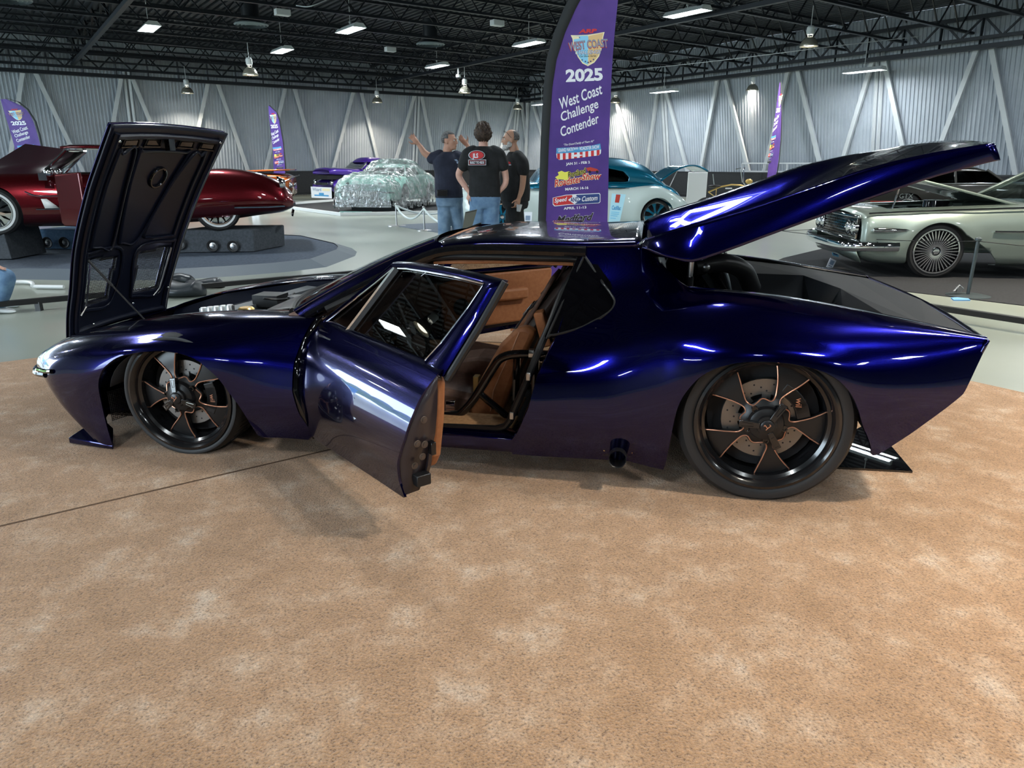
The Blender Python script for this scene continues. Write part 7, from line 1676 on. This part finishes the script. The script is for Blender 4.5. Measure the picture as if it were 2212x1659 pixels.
for sx, yy in ((-1, -.05), (1, .08)): shoe(pm, Vector((sx*.105, yy, .09)), Vector((1, -.4, 0)), MT['white'])
m = MB(); m.box(q(955, 417, -.20), (.145, .05, .085), Matrix.Rotation(.1, 3, 'Z')); m.build('belt_pouch', MT['black_satin'], pm, bevel=.012)
m = MB()
for p_ in [[(981, 345), (986, 344), (990, 348), (985, 348)], [(986, 349), (990, 349), (990, 354), (987, 353)]]: m.add([q(x, y, -.16) for x, y in p_], [(0, 1, 2, 3)])
m.build('chest_logo', IN['steel'], sh_, smooth=False, weld=False)
# ---------- the bearded man at right, face to the left, cup in hand
Y3 = 9.8; ft = Vector((vx(1112, 420, Y3).x, Y3, 0)); pm = person('man with white beard and glasses on his head, black t-shirt and trousers, holding a cup', ft)
q = lambda px, py, dy=0.0: vx(px, py, Y3+dy)-ft
side = Vector((-.35, 1, 0)).normalized(); body = MB()
head(body, pm, q(1103, 302), Vector((-1, -.12, 0)), hair=HR_GREY, s=1.03, hair_fn=lambda x, y, z, a, b: (.002 if ((y > .15 and z > -.50) and z < .75) else -.03), beard=HR_WHT, glasses=True)
body.tube([q(1113, 336), q(1111, 324), q(1107, 312)], [.066, .062, .056], 14)
trunk(body, [(q(1112, 425), .15, .14), (q(1113, 380), .15, .14), (q(1114, 345), .18, .11), (q(1113, 333), .12, .08)], side)
limb(body, [q(1124, 342, -.16), q(1129, 368, -.20), q(1130, 385, -.20), q(1127, 410, -.22), q(1121, 428, -.24)], [.055, .048, .043, .038, .028]); hand(body, q(1121, 429, -.24), Vector((-.35, -.1, -.9)), Vector((-.8, .3, -.2)), 1.08, .60, .03, right=1)
limb(body, [q(1105, 342, .16), q(1100, 370, .20), q(1098, 395, .16), q(1096, 420, .10)], [.055, .048, .040, .028]); hand(body, q(1096, 421, .10), Vector((0, -.2, -1)), Vector((0, -1, 0)), 1.0, .3, right=-1)
for sx in (-1, 1): limb(body, [Vector((0, sx*.10, .92)), Vector((0, sx*.10, .50)), Vector((0, sx*.11, .10))], [.085, .055, .04])
mesh_union(body, 'body', SK3, pm)
m = MB(); trunk(m, [(q(1113, 434), .21, .185), (q(1112, 410), .215, .20), (q(1112, 380), .21, .19), (q(1113, 352), .215, .155), (q(1114, 338), .165, .12), (q(1113, 328), .085, .085)], side)
limb(m, [q(1119, 338, -.12), q(1128, 352, -.18), q(1131, 368, -.20)], [.08, .085, .080]); limb(m, [q(1108, 338, .12), q(1102, 355, .18), q(1101, 368, .2)], [.08, .08, .075]); sh_ = mesh_union(m, 't_shirt', BLK, pm, .010, 4)
m = MB(); trunk(m, [(q(1113, 420), .19, .16), (q(1113, 440), .20, .17), (q(1113, 450), .19, .15)], side)
for sx in (-1, 1): limb(m, [Vector((.0, sx*.10, .84)), Vector((sx*-.04, sx*.11, .5)), Vector((sx*-.03, sx*.12, .05))], [.12, .10, .09])
mesh_union(m, 'trousers', BLK, pm, .012, 3)
for sx in (-1, 1): shoe(pm, Vector((sx*-.03, sx*.12, .09)), Vector((-1, -.1, 0)), MT['black_satin'])
m = MB(); m.add([q(x, y, -.19) for x, y in ((1096, 351), (1099, 348.5), (1103, 351), (1103, 354), (1096, 354))], [(0, 1, 2, 3, 4)]); m.build('chest_logo', IN['red'], sh_, smooth=False, weld=False)
m = MB(); m.add([q(x, y, -.195) for x, y in ((1095, 354.5), (1104, 354.5), (1104, 357.5), (1095, 357.5))], [(0, 1, 2, 3)]); m.build('chest_logo_bar', IN['grey'], sh_, smooth=False, weld=False)
cu = vx(1121, 449, Y3-.27); m = MB(); m.lathe([(0, -.045), (.026, -.045), (.038, .045), (.036, .045), (.024, -.040)], 24); o = m.build('plastic_cup', node_mat('frosted_cup', (.75, .78, .8), .25, trans=.3)); o.location = cu; o.rotation_euler = (.1, .12, 0)
setp(o, 'clear plastic cup hanging from the bearded man\'s fingers', 'cup')
# ---------- crouching person at the left edge (only a knee and a shoe reach into the picture)
kf = gp(4, 676); pm = person('crouching person in blue jeans and white shoe, cut by the left edge', kf)
q = lambda px, py, dy=0.0: vx(px, py, kf.y+dy)-kf
m = MB(); limb(m, [q(-75, 618, .1), q(-30, 600), q(12, 598)], [.13, .11, .085]); limb(m, [q(13, 600), q(8, 630), q(-4, 664)], [.085, .07, .06]); limb(m, [q(-75, 622, .3), q(-40, 616, .3), q(-14, 620, .3)], [.13, .10, .08]); limb(m, [q(-14, 620, .3), q(-24, 645, .3), q(-34, 660, .3)], [.08, .07, .06])
trunk(m, [(q(-75, 632, .2), .17, .13), (q(-80, 600, .2), .17, .13)], Vector((.2, 1, 0)).normalized()); mesh_union(m, 'jeans', JEAN, pm, .012, 3)
body = MB(); trunk(body, [(q(-80, 605, .2), .15, .12), (q(-70, 545, .2), .17, .12), (q(-62, 520, .2), .12, .08)], Vector((.2, 1, 0)).normalized())
head(body, pm, q(-50, 478, .2), Vector((1, .3, 0)), hair=HR_BRN, hair_fn=lambda x, y, z, a, b: (.008 if (y > -.3 or z > .5) else -.03)); body.tube([q(-60, 520, .2), q(-52, 492, .2)], [.06, .055], 12)
limb(body, [q(-66, 525, .0), q(-50, 560, -.05), q(-20, 580, -.02)], [.055, .045, .03]); hand(body, q(-20, 580, -.02), Vector((1, 0, .1)), Vector((0, 0, -1)), 1.0, .3); limb(body, [q(-62, 525, .4), q(-50, 560, .42), q(-24, 588, .35)], [.055, .045, .03]); hand(body, q(-24, 588, .35), Vector((1, 0, .1)), Vector((0, 0, -1)), 1.0, .3, right=-1)
mesh_union(body, 'body', SK1, pm)
m = MB(); trunk(m, [(q(-78, 612, .2), .19, .15), (q(-70, 545, .2), .21, .15), (q(-63, 522, .2), .10, .09)], Vector((.2, 1, 0)).normalized()); mesh_union(m, 't_shirt', BLK, pm, .012, 3)
shoe(pm, Vector((-.05, 0, .09)), Vector((1, -.1, 0)), MT['white']); shoe(pm, Vector((-.22, .3, .09)), Vector((1, -.1, 0)), MT['white'])
